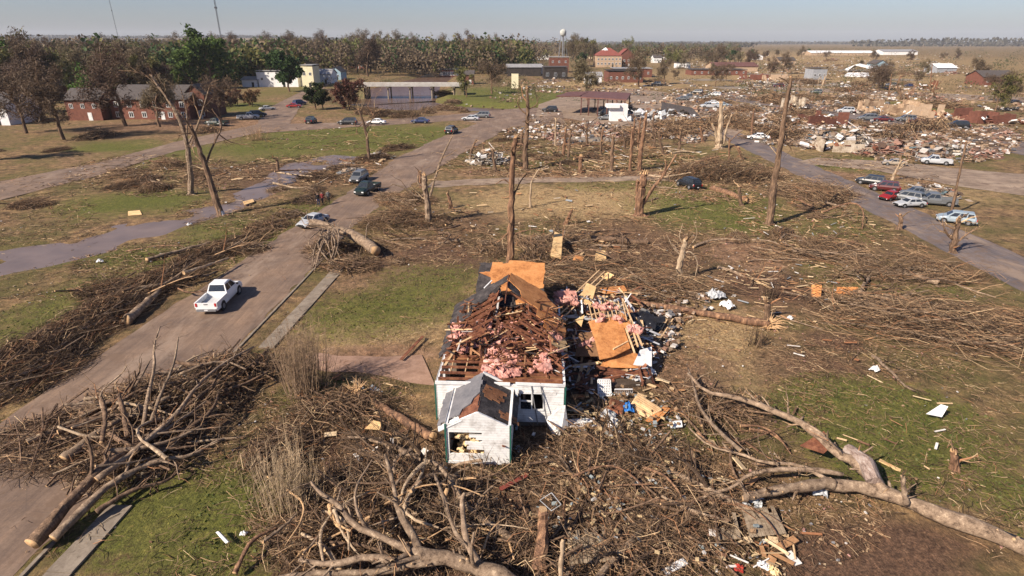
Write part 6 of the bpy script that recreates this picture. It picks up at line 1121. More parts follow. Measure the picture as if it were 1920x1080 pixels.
# metal canopy on posts
cr = G(1063, 219); cn = thing('metal_canopy', 'long rusty red canopy roof on thin posts over a dusty lot', 'canopy', (cr.x, cr.y, 0)); c0 = cn.location.copy(); tp = [(T(1052, 187, cr.y-1)-c0), (T(1184, 193, cr.y-4)-c0)]
P = [T(1088, 186, 178)-c0, T(1175, 193, 170)-c0, T(1182, 190, 192)-c0, T(1100, 181, 200)-c0]; zc = 5.2
for q in P: q.z = zc
mb = MB(); mb.plate(P, .35); mb.build('roof', RUST, cn); mb = MB(); mb.plate([P[0]+Vector((-7, 2, .1)), P[0]+Vector((.0, 2, .1)), P[3]+Vector((0, -4, .1)), P[3]+Vector((-6, -4, .1))], .3); mb.build('torn_roof', RUST, cn)
for k in range(6):
    for s in (0, 1):
        q = (P[0]*(1-k/5)+P[1]*k/5) if s == 0 else (P[3]*(1-k/5)+P[2]*k/5); q = q+Vector((.4 if k == 0 else (-.4 if k == 5 else 0), .4 if s == 0 else -.4, 0)); mb = MB(); mb.bar((q.x, q.y, 0), (q.x, q.y, zc-.35), .28, .28); mb.build('post', RUST, cn)
# wrecked white shed with a fallen dark roof
ws = G(1225, 226); sh = thing('wrecked_shed', 'wrecked white shed with a dark fallen roof and torn metal walls', 'shed', (ws.x, ws.y, 0)); rs_ = random.Random(4)
def sp_(px, py, Y): return T(px, py, Y)-sh.location
mb = MB(); a = G(1145, 228)-sh.location; mb.box((a.x+2.2, a.y+2, 2.2), (4.6, 3.0, 4.4)); mb.box((a.x+.5, a.y+1.5, 4.0), (3.4, 3.6, .9)); mb.build('wall', WALLW, sh)
mb = MB(); b1 = G(1275, 225)-sh.location; mb.plate([(b1.x-6, b1.y-2, 1.4), (b1.x+6, b1.y-1, .4), (b1.x+5, b1.y+7, 2.6), (b1.x-4, b1.y+6, 4.2)], .25); mb.build('roof', ROOFD, sh)
mb = MB()
for k in range(70): x = rs_.uniform(a.x+4, b1.x+2); mb.box((x, a.y+rs_.uniform(0, 6), rs_.uniform(.2, 2.6)), (rs_.uniform(.3, 2.2), rs_.uniform(.2, 1.6), rs_.uniform(.1, .8)), rs_.randrange(3), np.array(rrot(rs_, .7)))
for k in range(14): x = b1.x-6+k*.7; mb.box((x, b1.y-2.4+rs_.gauss(0, .2), .9), (.6, .06, 1.8), 0, np.array(Matrix.Rotation(rs_.gauss(0, .3), 3, 'Y') @ Matrix.Rotation(rs_.gauss(-.3, .2), 3, 'X')))
o = mb.build('shed_debris', [WALLW, GREYC, DARKW], sh); o['kind'] = 'stuff'
# brick and stucco ruins on the right
def ruin(label, x0, x1, y, h, dep, mt, seed):
    A, B = G(x0, y), G(x1, y); c = (A+B)/2; root = thing('building_ruin', label, 'ruin', (c.x, c.y+dep/2, 0), random.Random(seed).uniform(-.2, .2)); rg_ = random.Random(seed); Wd = (B-A).length
    for s, L, ax in ((-1, Wd, 'x'), (1, Wd, 'x'), (-1, dep, 'y'), (1, dep, 'y')):
        if rg_.random() < .12: continue
        mb = MB(); n = max(4, int(L/1.6)); hh = h*rg_.uniform(.4, 1)
        for k in range(n):
            hh = max(.3, min(h, hh+rg_.gauss(0, h*.3)))
            if rg_.random() < .15: continue
            t_ = -L/2+L*(k+.5)/n; mb.box((t_, s*dep/2, hh/2) if ax == 'x' else (s*Wd/2, t_, hh/2), (L/n, .35, hh) if ax == 'x' else (.35, L/n, hh))
        if mb.v: mb.build('wall', mt, root)
    mb = MB(); 
    for k in range(90): mb.box((rg_.gauss(0, Wd*.33), rg_.gauss(0, dep*.36), rg_.random()**2*h*.5), (rg_.uniform(.2, 1.8), rg_.uniform(.2, 1.3), rg_.uniform(.05, .5)), rg_.randrange(4), np.array(rrot(rg_, .6)))
    o = mb.build('rubble', [mt, WALLW, LUMBER, STUCCO], root); o['kind'] = 'stuff'; return root
for k, a in enumerate([('tan stucco ruin with standing wall pieces above the crossing street', 1642, 1728, 216, 3.6, 10, STUCCO), ('cream plaster ruin at the right edge above the crossing street', 1732, 1800, 226, 3.4, 9, TANB), ('red brick wall ruin left of the maroon car', 1505, 1562, 238, 2.8, 10, BRICK), ('small brick ruin with one white door-like slab', 1552, 1590, 236, 3.4, 8, BRICK), ('pale plaster ruin heaped beside the green lawn', 1548, 1640, 286, 2.6, 9, PLAST), ('brick ruin at the outer right', 1830, 1900, 232, 3.2, 9, BRICK),
    ('cream arch-like ruin beyond the white sedan', 1480, 1504, 212, 4.6, 6, PLAST), ('burnt orange crate-like ruin by the dirt road', 1732, 1756, 167, 3.6, 8, LUMBER), ('collapsed tan house by the far debris', 1440, 1478, 152, 3.4, 12, TANB), ('collapsed brick house near the lot corner', 1400, 1440, 150, 3.0, 12, BRICK)]): ruin(*a, seed=k)
# fallen white truss roofs
def tent(label, pts, mt): 
    P = [G(*q) for q in pts]; c = Vector((P[0].x, P[0].y, 0)); mb = MB(); P = [p-c for p in P]
    for tri in ((0, 1, 2, 3),): mb.plate([P[i] for i in tri] if (P[1]-P[0]).cross(P[2]-P[0]).z > 0 else [P[i] for i in tri][::-1], .5)
    o = mb.build('collapsed_roof', mt); o.location = c; return tag(o, label, 'collapsed roof')
tent('long white collapsed roof, upper beam at the far right', [(1582, 130, 1), (1604, 121, 5), (1612, 120, 5), (1590, 132, 1)], WALLW); tent('long white beam falling right from the collapsed roof', [(1604, 121, 5), (1660, 134, 1.2), (1662, 130, 2.0), (1612, 119, 5.5)], WALLW); tent('lower white roof strip of the collapsed roof', [(1582, 142, .6), (1630, 143, .6), (1628, 136, 1.8), (1590, 136, 1.8)], WALLW)
# water tower and masts
Yt = 690; p = T(1056, 61, Yt); wt = thing('water_tower', 'pale round water tower standing over the far trees', 'water tower', (p.x, Yt, 0)); R0 = 3.4
mb = MB(); zc = p.z; prof = [(.2, 3.6), (1.6, 3.2), (3.2, 1.8), (3.5, 0), (3.3, -2.2), (1.6, -3.8), (.3, -4.2)]; n = 16
mb.add([(r_*math.cos(2*PI*j/n), r_*math.sin(2*PI*j/n), zc+z_) for r_, z_ in prof for j in range(n)], [(i*n+j, i*n+(j+1) % n, (i+1)*n+(j+1) % n, (i+1)*n+j) for i in range(len(prof)-1) for j in range(n)]); mb.build('tank', mat('tank_paint', [(.32, .33, .30), (.5, .5, .46)], .4), wt, smooth=True)
for k in range(5): aa = 2*PI*k/5; mb = MB(); mb.cyl((5.5*math.cos(aa), 5.5*math.sin(aa), 0), (2.8*math.cos(aa), 2.8*math.sin(aa), zc-2), .22, 6); mb.build('leg', STEEL, wt)
mb = MB(); mb.cyl((0, 0, 0), (0, 0, zc-4), .7, 8); mb.build('riser_pipe', STEEL, wt)
MAST = mat('mast_steel', [(.05, .05, .055), (.11, .11, .12)], 3, bmp=0)
def mast(label, px, py, Y, H_, w_):
    p = T(px, py, Y); r = thing('radio_mast', label, 'radio mast', (p.x, Y, 0)); mb = MB(); 
    for k in range(3): aa = 2*PI*k/3; mb.cyl((w_*math.cos(aa), w_*math.sin(aa), 0), (w_*math.cos(aa), w_*math.sin(aa), H_), w_*.22, 4)
    z = 0
    while z < H_: 
        for k in range(3): a1, a2 = 2*PI*k/3, 2*PI*(k+1)/3; mb.cyl((w_*math.cos(a1), w_*math.sin(a1), z), (w_*math.cos(a2), w_*math.sin(a2), z+w_*2), w_*.12, 3)
        z += w_*2
    mb.build('lattice', MAST, r)
    for zz in (H_*.36, H_*.7): mb = MB(); mb.box((0, 0, zz), (w_*3.2, w_*3.2, w_*2.4)); mb.build('antenna', MAST, r)
mast('tall dark lattice mast rising out of the picture at the left', 416, 80, 560, 130, .55); mast('thin faint mast left of the tall dark mast', 222, 72, 900, 165, .36)
# ------------------------------------------------------------ living and bare trees
def tree_proto(seed, H_, leaf, nleaf, lsz, crown=(.42, .30), spreadf=1.0, bark=BARKD, aspect=.6, name='bare_tree', clumps=26, twig=True, dense=(6, 5, 4)):
    rng = random.Random(seed); rs = np.random.RandomState(seed); root = thing(name, 'x', 'tree'); W = Wood(); tips = []
    P = [Vector((0, 0, -.3)), Vector((rng.gauss(0, .2), rng.gauss(0, .2), H_*.18)), Vector((rng.gauss(0, .4), rng.gauss(0, .4), H_*.36)), Vector((rng.gauss(0, .6), rng.gauss(0, .6), H_*.55)), Vector((rng.gauss(0, .9), rng.gauss(0, .9), H_*.72))]
    P = chaikin(P, 1); k = len(P); r0 = H_*.022; mb = MB(); mb.tube(P, [r0*(1.3-1.0*i/(k-1)) for i in range(k)], 7, 0)
    for j in range(13):
        x = (.30+.68*(j+rng.random())/13)*(k-1); i = min(k-2, int(x)); b = P[i].lerp(P[i+1], x-i); up = rng.uniform(.35, 1.1); a = rng.uniform(0, 2*PI)
        grow(W, b, Vector((math.cos(a), math.sin(a), up)).normalized(), H_*rng.uniform(.22, .40)*spreadf, r0*.42, 1, rng, .05, .2, dense, .6, (0, 0, 0, 0), None, 3 if twig else 2, .7, tips)
    W.flush(mb); mb.build('trunk', [bark], root)
    T_ = np.array([tuple(t) for t in tips]); T_ = T_[rs.permutation(len(T_))]
    if nleaf:
        q = rs.randint(0, len(T_), nleaf) if clumps is None else rs.choice(min(len(T_), clumps*3), nleaf); C = T_[q] + rs.normal(0, H_*.035, (nleaf, 3)); mb = MB(); quads_cloud(mb, C, lsz, 0, rs, 0, aspect); mb.build('crown', [leaf], root)
    remember(root); return root
BT = [tree_proto(1, 15, L_BUD, 4600, .42, aspect=.22, clumps=None), tree_proto(2, 17, L_BUD, 5200, .42, aspect=.2, clumps=None), tree_proto(3, 13, L_SPRING, 2400, .36, aspect=.4, clumps=None), tree_proto(4, 14, L_BUD, 3800, .4, aspect=.2, spreadf=1.25, clumps=None)]
GT = [tree_proto(11, 15, L_GREEN, 5200, .42, name='leafy_tree', clumps=60, twig=False, spreadf=1.1), tree_proto(12, 14, L_SPRING, 3600, .40, name='leafy_tree', clumps=50, twig=False), tree_proto(13, 13, L_DARK, 5200, .42, name='dark_tree', clumps=60, twig=False), tree_proto(14, 17, L_SPRING, 2600, .42, name='leafy_tree', clumps=60, twig=False)]
rt_ = random.Random(55)
def put(pr, look, px, py, H_=None, s=1.0, label=None, name='tree'):
    p = G(px, py); o = place(pr, (p.x, p.y, hz(p.x, p.y)), rt_.uniform(0, 2*PI), (s*rt_.uniform(.9, 1.15), s*rt_.uniform(.9, 1.15), s)); o['category'] = 'tree'
    if label: tag(o, label, 'tree')
    else: repeat(o, look, 'tree', 'trees of the town')
    return o
LK = {BT[0].name: 'leafless brown tree', BT[1].name: 'tall leafless tree', BT[2].name: 'tree with thin yellow-green buds', BT[3].name: 'broad leafless tree', GT[0].name: 'full green tree', GT[1].name: 'fresh yellow-green tree', GT[2].name: 'dark evergreen tree', GT[3].name: 'tall loose pale green tree'}
put(GT[0], '', 398, 166, s=1.5, label='large bright green tree behind the brick apartments'); put(GT[0], '', 362, 168, s=1.15, label='full green tree touching the large bright one'); put(GT[2], '', 543, 172, s=1.25, label='dark green tree standing before the pale shop')
put(GT[2], '', 592, 206, s=.62, label='small dark evergreen on the river bank lawn'); put(GT[2], '', 606, 204, s=.5, label='smaller dark evergreen beside the bank evergreen'); put(GT[3], '', 718, 118, s=1.35, label='tall pale green tree crowning the skyline left of centre'); put(GT[3], '', 1178, 104, s=1.5, label='pale green treetop above the red-roofed school'); put(GT[2], '', 1368, 118, s=.9, label='dark green tree at the edge of the wood, right of centre'); put(GT[2], '', 1409, 112, s=.85, label='rightmost dark green tree at the wood end')
put(BT[1], '', 236, 236, s=1.05, label='big leaning bare tree in front of the brick apartments'); put(BT[0], '', 300, 238, s=.8, label='bare tree standing before the apartment windows'); put(BT[3], '', 415, 226, s=.8, label='bare dark tree at the right end of the apartments'); put(BT[3], '', 922, 176, s=.95, label='white-barked wide bare tree on the middle lawn'); put(BT[0], '', 1100, 188, s=.95, label='bare tree with drooping limbs behind the canopy')
put(BT[2], '', 875, 182, s=.8, label='greenish slender tree left of the white-barked tree'); put(BT[1], '', 1197, 163, s=.95, label='tall dead tree in front of the torn store row'); put(BT[0], '', 1245, 158, s=.8, label='dead tree right of the torn store row'); put(GT[2], '', 735, 112, s=1.0, label='dark cedar below the tall pale green tree'); put(GT[2], '', 1087, 130, s=.9, label='dark green tree behind the gutted store'); put(GT[2], '', 975, 128, s=.85, label='dark evergreen right of the middle lawn')
put(GT[1], '', 452, 150, s=1.0, label='olive tree beside the large bright green tree'); put(GT[0], '', 190, 215, s=.8, label='green tree at the brick house on the left'); put(BT[3], '', 200, 210, s=1.1)if False else None
for px, py, s in ((50, 250, 1.0), (120, 262, .9), (10, 215, 1.1), (90, 205, 1.0), (150, 190, .9), (-30, 300, .9)): put(rt_.choice(BT), None, px, py, s=s) if False else (lambda pr: put(pr, LK.get(pr.name, 'leafless brown tree'), px, py, s=s))(rt_.choice(BT))
def belt(n, ells, mixw, smin, smax):
    tot = sum(e[4] for e in ells); c = 0; tr = 0
    while c < n and tr < n*20:
        tr += 1; q = rt_.random()*tot
        for e in ells:
            q -= e[4]
            if q <= 0: break
        a = rt_.uniform(0, 2*PI); r = math.sqrt(rt_.random()); px, py = e[0]+e[2]*r*math.cos(a), e[1]+e[3]*r*math.sin(a); p = G(px, py)
        if float(chain_dist(np.array([p.x]), np.array([p.y]), RIVER)[0]) < 6: continue
        pr = rt_.choices(BT+GT, mixw)[0]; put(pr, LK[pr.name if pr.name in LK else pr.name], px, py, s=rt_.uniform(smin, smax)); c += 1
for o in BT+GT: LK[o.name] = LK.get(o.name, 'leafless brown tree')
belt(78, [(300, 150, 130, 12, 6), (150, 165, 110, 16, 4), (60, 180, 90, 20, 3), (420, 145, 60, 8, 2), (250, 185, 60, 6, 2)], [6, 5, 3, 4, 1.4, 1.2, 1.0, .6], .85, 1.35)
belt(96, [(700, 122, 90, 9, 6), (560, 124, 80, 8, 5), (800, 120, 60, 8, 4), (900, 130, 60, 10, 4), (470, 124, 50, 8, 3), (690, 140, 40, 6, 1), (1080, 118, 60, 8, 3), (960, 116, 50, 6, 3)], [5, 5, 3, 4, .7, 1.4, 1.2, .8], 1.0, 1.6)
belt(44, [(1250, 112, 90, 8, 4), (1350, 112, 80, 7, 3), (1300, 122, 90, 8, 2), (1200, 106, 80, 5, 2)], [5, 5, 2, 5, .5, 1.0, .8, .3], .6, 1.0)
belt(46, [(1500, 132, 120, 14, 2), (1650, 150, 120, 20, 1), (1330, 150, 90, 14, 2), (1450, 108, 140, 7, 3), (1850, 170, 60, 40, 1.5), (1700, 112, 120, 6, 1)], [4, 3, .3, 5, 0, 0, .2, 0], .35, .8)
RT = tree_proto(31, 10, L_RUSSET, 4200, .34, name='russet_tree', clumps=70, twig=False, spreadf=1.3)
for px, py, s_, lb in ((418, 200, .55, 'russet tree nearest the brick gable wing'), (446, 198, .5, 'middle russet tree by the side street'), (474, 200, .5, 'russet tree nearest the side street'), (655, 206, .85, 'large russet bushy tree on the river bank')): put(RT, '', px, py, s=s_, label=lb)
finish_protos(BT+GT+[RT])
for k, (px, py, s_) in enumerate([(690, 214, 1.6), (720, 218, 1.4), (800, 212, 1.5), (835, 204, 1.3), (850, 190, 1.5), (655, 190, 1.5), (830, 176, 1.6), (760, 219, 1.3), (870, 210, 1.0), (640, 175, 1.6)]):
    p = G(px, py); o = place(BP[k % 6], (p.x, p.y, max(-.6, hz(p.x, p.y))), k, (s_, s_, s_*1.5)); repeat(o, BPLOOK[k % 6], 'brush pile', 'brush on the river bank')
# the far wood: nobody could count it
rs = np.random.RandomState(77); n = 8200; yy = 300*np.exp(rs.rand(n)**1.15*2.1); lo = -1.15*yy; hi = np.where(yy < 400, -.33*yy, np.where(yy < 560, .03*yy, .36*yy)); xx = lo+(hi-lo)*rs.rand(n); dens = vnoise(xx+5000, yy, 130, 61); keep = (dens > .2+.12*(xx > 0)); xx, yy = xx[keep], yy[keep]; n = len(xx)
hh = rs.uniform(13, 24, n)*(0.75+.35*vnoise(xx+3000, yy, 90, 62))*np.where(xx > .12*yy, .78, 1.0); q = 84; kind = (vnoise(xx+2000, yy+1000, 60, 63)+rs.normal(0, .16, n)); base = height(xx, yy)
for mi, sel, mt in ((0, kind < .56, L_BUD), (1, (kind >= .56) & (kind < .72), L_SPRING), (2, kind >= .72, L_DARK)):
    X, Y, Hh, B = xx[sel], yy[sel], hh[sel], base[sel]; m_ = len(X); u = rs.normal(size=(m_, q, 3)); u /= np.linalg.norm(u, axis=2, keepdims=True); u *= rs.rand(m_, q, 1)**.5*.62; sbc = rs.normal(0, .36, (m_, 5, 3)); u += sbc[np.arange(m_)[:, None], rs.randint(0, 5, (m_, q))]
    C = np.stack([X[:, None]+u[..., 0]*Hh[:, None]*.34, Y[:, None]+u[..., 1]*Hh[:, None]*.38, B[:, None]+Hh[:, None]*(.55+.43*u[..., 2])], -1).reshape(-1, 3); mb = MB(); quads_cloud(mb, C, np.repeat(Hh, q)*.048, 0, rs, 0, .7)
    o = mb.build('far_woods', [mt]); o['kind'] = 'stuff'; o['category'] = 'woods'; o['label'] = ['leafless brown woods reaching the skyline', 'budding olive woods reaching the skyline', 'dark evergreen woods reaching the skyline'][mi]
rs = np.random.RandomState(31); n = 3600; yy = 215*np.exp(rs.rand(n)**.9*2.1); xx = (-.55+rs.rand(n)*1.75)*yy; dn = vnoise(xx+4000, yy, 26, 88)*.6+vnoise(xx+4000, yy, 75, 89)*.6
k = (dn > .60) & (chain_dist(xx, yy, RIVER) > 3) & (yy > 215+70*(xx < -40)); xx, yy, n = xx[k], yy[k], int(k.sum()); q = 34; hs = rs.uniform(1.5, 5.5, n)*np.clip(yy/500, .7, 1.3); kd = rs.rand(n)
for sel, mt, lb in ((kd < .62, L_BUD, 'brown scrub and torn tree tops between the far buildings'), (kd >= .62, L_DARK, 'dark green scrub between the far buildings')):
    m_ = int(sel.sum()); C = np.stack([xx[sel][:, None]+rs.normal(0, 1, (m_, q))*hs[sel][:, None]*.5, yy[sel][:, None]+rs.normal(0, 1, (m_, q))*hs[sel][:, None]*.5, rs.rand(m_, q)*hs[sel][:, None]], -1).reshape(-1, 3); mb = MB(); quads_cloud(mb, C, np.repeat(hs[sel], q)*.11, 0, rs, 0, .4); o = mb.build('scrub', [mt]); o['kind'] = 'stuff'; o['category'] = 'scrub'; o['label'] = lb
mb = MB(); rs = np.random.RandomState(3)
for x0, x1, Y, h0 in ((-5200, 5200, 4600, 17), (300, 900, 2300, 13), (1500, 3600, 2700, 30), (-2600, -200, 2600, 15), (700, 1250, 3300, 14)):
    n = int((x1-x0)/16)*22; X = rs.uniform(x0, x1, n); Yy = Y+rs.uniform(0, 160, n); z = height(X, Yy)+rs.rand(n)*h0*(.7+.5*vnoise(X+9000, Yy, 120, 8)); quads_cloud(mb, np.stack([X, Yy, z], -1), 7.0, 0, rs, 0, .7)
o = mb.build('far_treeline', [mat('far_trees', [(.045, .043, .03), (.08, .068, .045)], .01, bmp=0)]); o['kind'] = 'stuff'; o['category'] = 'woods'; o['label'] = 'thin line of trees along the horizon'

# ------------------------------------------------------------ rubble of the ruined blocks
CONST = islands('rubble_pieces', [(0, (.42, .39, .36)), (.08, (.22, .165, .12)), (.36, (.11, .075, .055)), (.56, (.33, .22, .14)), (.68, (.24, .12, .085)), (.76, (.17, .17, .18)), (.86, (.40, .32, .25)), (.93, (.66, .64, .61)), (.97, (.10, .15, .17))])
CONSTB = islands('rubble_brick', [(0, (.20, .085, .06)), (.2, (.30, .17, .13)), (.36, (.13, .085, .065)), (.58, (.42, .35, .30)), (.68, (.38, .23, .18)), (.78, (.2, .17, .14)), (.92, (.62, .58, .54))])
CONSTW = islands('rubble_white', [(0, (.58, .55, .52)), (.16, (.42, .36, .28)), (.38, (.16, .13, .10)), (.62, (.36, .25, .17)), (.76, (.54, .53, .52)), (.88, (.12, .11, .10))])
CONSTD = islands('rubble_dark', [(0, (.10, .075, .055)), (.3, (.20, .15, .11)), (.5, (.06, .05, .045)), (.66, (.34, .26, .19)), (.8, (.5, .46, .42)), (.9, (.16, .17, .18))])
def rubble(seed, rx, ry, h, n, mt, big=1.6, name='rubble_pile'):
    rs = np.random.RandomState(seed); mb = MB(); rad = np.sqrt(rs.rand(n)); a = rs.rand(n)*2*PI; x = rad*np.cos(a)*rx*(1+.3*rs.normal(size=n)*.5); y = rad*np.sin(a)*ry; z = rs.rand(n)**1.3*h*np.clip(1-rad**2, .05, 1)*(.4+1.2*vnoise(x+50, y+50, 2.2, seed))+.05
    U = np.array([[-1,-1,-1],[1,-1,-1],[1,1,-1],[-1,1,-1],[-1,-1,1],[1,-1,1],[1,1,1],[-1,1,1]])*.5; Fq = np.array([(0,3,2,1),(4,5,6,7),(0,1,5,4),(1,2,6,5),(2,3,7,6),(3,0,4,7)])
    kind = rs.rand(n); lx = np.where(kind < .55, rs.uniform(.6, 2.6, n), rs.uniform(.3, big, n)); ly = np.where(kind < .55, rs.uniform(.06, .2, n), rs.uniform(.3, big*.8, n)); lz = np.where(kind > .9, rs.uniform(.3, .9, n), rs.uniform(.02, .08, n))
    V = U[None]*np.stack([lx, ly, lz], -1)[:, None, :]; az = rs.rand(n)*2*PI; tx = rs.normal(0, .35, n); ty = rs.normal(0, .25, n)
    c, s_ = np.cos(tx), np.sin(tx); V = np.stack([V[..., 0], V[..., 1]*c[:, None]-V[..., 2]*s_[:, None], V[..., 1]*s_[:, None]+V[..., 2]*c[:, None]], -1); c, s_ = np.cos(ty), np.sin(ty); V = np.stack([V[..., 0]*c[:, None]+V[..., 2]*s_[:, None], V[..., 1], -V[..., 0]*s_[:, None]+V[..., 2]*c[:, None]], -1)
    c, s_ = np.cos(az), np.sin(az); V = np.stack([V[..., 0]*c[:, None]-V[..., 1]*s_[:, None], V[..., 0]*s_[:, None]+V[..., 1]*c[:, None], V[..., 2]], -1)+np.stack([x, y, z], -1)[:, None, :]; V[..., 2] = np.maximum(V[..., 2], .01)
    F = (Fq[None]+(np.arange(n)*8)[:, None, None]).reshape(-1, 4); mb.add(V.reshape(-1, 3), F); return mb.build(name, mt)
RP = [rubble(1, 5, 3.4, 1.5, 420, CONST), rubble(2, 6.5, 4, 1.8, 520, CONSTB), rubble(3, 4, 3, 1.2, 300, CONSTW), rubble(4, 7, 4.5, 1.6, 560, CONST), rubble(5, 3, 2.5, .8, 200, CONSTD), rubble(6, 8, 4, 1.3, 560, CONSTD), rubble(7, 4, 4, 2.6, 380, CONSTW)]
RLOOK = ['mixed rubble heap', 'brick-red rubble heap', 'whitish rubble heap', 'wide mixed rubble spread', 'small dark rubble heap', 'long dark debris spread', 'high pale rubble mound']
rr_ = random.Random(202)
scatter(RP, 112, [(1560, 262, 90, 16, 16), (1460, 245, 80, 14, 12), (1540, 215, 110, 14, 12), (1700, 280, 90, 12, 7), (1450, 195, 90, 16, 14), (1340, 190, 40, 14, 6), (1600, 180, 120, 10, 8), (1500, 150, 130, 12, 12), (1650, 140, 140, 12, 9), (1750, 125, 90, 10, 5), (1400, 130, 100, 10, 8), (1560, 118, 150, 8, 10), (1700, 108, 110, 5, 8), (1250, 150, 70, 12, 8), (1080, 150, 70, 8, 6), (1000, 142, 60, 8, 5), (1220, 210, 60, 14, 3), (1110, 240, 60, 9, 2), (1250, 252, 90, 14, 1.5), (1180, 178, 60, 8, 4), (1290, 130, 60, 8, 5), (1650, 215, 120, 10, 6), (1800, 205, 110, 22, 6), (1860, 260, 60, 40, 4), (1000, 300, 100, 12, 2), (1450, 320, 40, 16, 1.5), (1750, 355, 50, 8, 1)], RLOOK, 'rubble', 'rubble heaps of the ruined blocks', rr_, (.45, .95), flatz=.9)
BP2 = [brush_pile(61, 6, 4, 1.6, 500, mt=(TWIG, TWIGD, BARKD), thick=.05, L=(1.5, 4.5)), brush_pile(62, 5, 3, 1.1, 380, .4, mt=(TWIGD, TWIG, BARK), thick=.05, L=(1.5, 5))]
scatter(BP2, 60, [(1500, 240, 160, 30, 8), (1400, 200, 120, 30, 6), (1600, 190, 200, 26, 8), (1550, 150, 220, 16, 9), (1250, 245, 120, 20, 3), (1150, 150, 90, 12, 2), (1700, 250, 100, 20, 3), (1450, 120, 150, 8, 4), (1250, 140, 120, 14, 4), (300, 250, 160, 20, 2)], ['brown brush heap among the ruins', 'long brush drift among the ruins'], 'brush pile', 'brush heaps among the ruined blocks', rr_, (.6, 1.6))
for px, py, i, s, rz in [(1595, 276, 6, 1.25, 0), (1575, 270, 2, 1.2, 1), (1625, 272, 2, 1.2, 2), (1545, 262, 3, 1, .4), (1660, 283, 1, 1.1, .3), (1720, 285, 3, 1.1, 1), (1430, 240, 6, .8, 0), (1110, 240, 1, .7, .3), (1095, 237, 2, .7, .8), (1135, 243, 3, .7, 0), (1020, 452, 4, .5, 0), (1150, 590, 4, .6, 1), (1040, 260, 1, .6, 2), (1060, 268, 3, .5, 1), (1300, 262, 3, .6, 1), (655, 323, 4, .6, 1), (705, 292, 2, .5, 1)]:
    p = G(px, py); o = place(RP[i], (p.x, p.y, hz(p.x, p.y)), rz, s); repeat(o, RLOOK[i], 'rubble', 'rubble heaps of the ruined blocks')

# ------------------------------------------------------------ litter
def litter(name, label, n, ells, seed, mt, Lr, wr, kindp='stick', zmax=.12, avoid=True):
    rs = np.random.RandomState(seed); tot = sum(e[4] for e in ells); X = []; Y = []
    for e in ells:
        m_ = int(n*e[4]/tot); a = rs.rand(m_)*2*PI; r = np.sqrt(rs.rand(m_)); px = e[0]+e[2]*r*np.cos(a); py = np.maximum(e[1]+e[3]*r*np.sin(a), 86); u = (px-960)/FPX; v = (py-540)/FPX; s = CAMH/(ST+v*CT); X.append(u*s); Y.append(s*(CT-v*ST))
    X = np.concatenate(X); Y = np.concatenate(Y)
    clump = vnoise(X+400, Y+400, 1.8, seed+1)*.6+vnoise(X+400, Y+400, 6, seed+2)*.5; k = rs.rand(len(X)) < np.clip((clump-.30)*2.6, .06, 1)
    if avoid:
        on = (X > lerp_edge(ROAD_L, Y)-.2) & (X < lerp_edge(ROAD_R, Y)+.1) & (Y < 166) | ((X-(Y-40)*.022 > 43.3) & (X-(Y-40)*.022 < 51.6) & (Y < 160)); k &= (~on) | (rs.rand(len(X)) < .03); k &= ~((X > -4.1) & (X < 3.2) & (Y > 27.5) & (Y < 44))
    if kindp == 'chip' and ells is NEARE: k &= (zone_weights(X, Y)['green'] < .35) | (rs.rand(len(X)) < .15)
    if ells is FARE: k &= rs.rand(len(X)) < np.clip((vnoise(X+900, Y+100, 15, 90)*.7+vnoise(X+900, Y, 40, 91)*.5-.42)*4, .05, 1)
    X, Y = X[k], Y[k]; N = len(X); Z = height(X, Y); mb = MB(); far = np.clip(Y/60, .8, 6)
    if kindp == 'stick':
        ln = rs.uniform(*Lr, N)*np.clip(far, .8, 2.2); th = rs.rand(N)*2*PI; d = np.stack([np.cos(th), np.sin(th), rs.normal(0, .10, N)], -1); c = np.stack([X, Y, Z+rs.rand(N)*zmax+.02], -1); b = rs.normal(0, .09, (N, 3))*ln[:, None]; s = np.array([-.5, 0, .5])
        P = c[:, None]+d[:, None]*(ln[:, None]*s)[:, :, None]+b[:, None]*np.array([0, 1, 0])[None, :, None]; tubes(mb, P, rs.uniform(*wr, N)[:, None]*np.array([1, .85, .5])[None]*np.clip(far, .8, 2.5)[:, None], 3)
    else:
        U = np.array([[-1,-1,-1],[1,-1,-1],[1,1,-1],[-1,1,-1],[-.8,-1,1],[1,-.7,1],[.8,1,1],[-1,.8,1]])*.5; Fq = np.array([(0,3,2,1),(4,5,6,7),(0,1,5,4),(1,2,6,5),(2,3,7,6),(3,0,4,7)]); sz = rs.uniform(*Lr, N)*np.clip(far, .8, 3)
        V = U[None]*np.stack([sz, sz*rs.uniform(.2, 1, N), sz*rs.uniform(.08, .5, N)], -1)[:, None]; tx = rs.normal(0, .4, N); c, s_ = np.cos(tx)[:, None], np.sin(tx)[:, None]; V = np.stack([V[..., 0], V[..., 1]*c-V[..., 2]*s_, V[..., 1]*s_+V[..., 2]*c], -1); az = rs.rand(N)*2*PI; c, s_ = np.cos(az)[:, None], np.sin(az)[:, None]
        V = np.stack([V[..., 0]*c-V[..., 1]*s_, V[..., 0]*s_+V[..., 1]*c, V[..., 2]], -1)+np.stack([X, Y, Z+sz*.12+rs.rand(N)*zmax], -1)[:, None]; mb.add(V.reshape(-1, 3), (Fq[None]+(np.arange(N)*8)[:, None, None]).reshape(-1, 4))
    o = mb.build(name, mt); o['kind'] = 'stuff'; o['label'] = label; o['category'] = 'litter'; return o
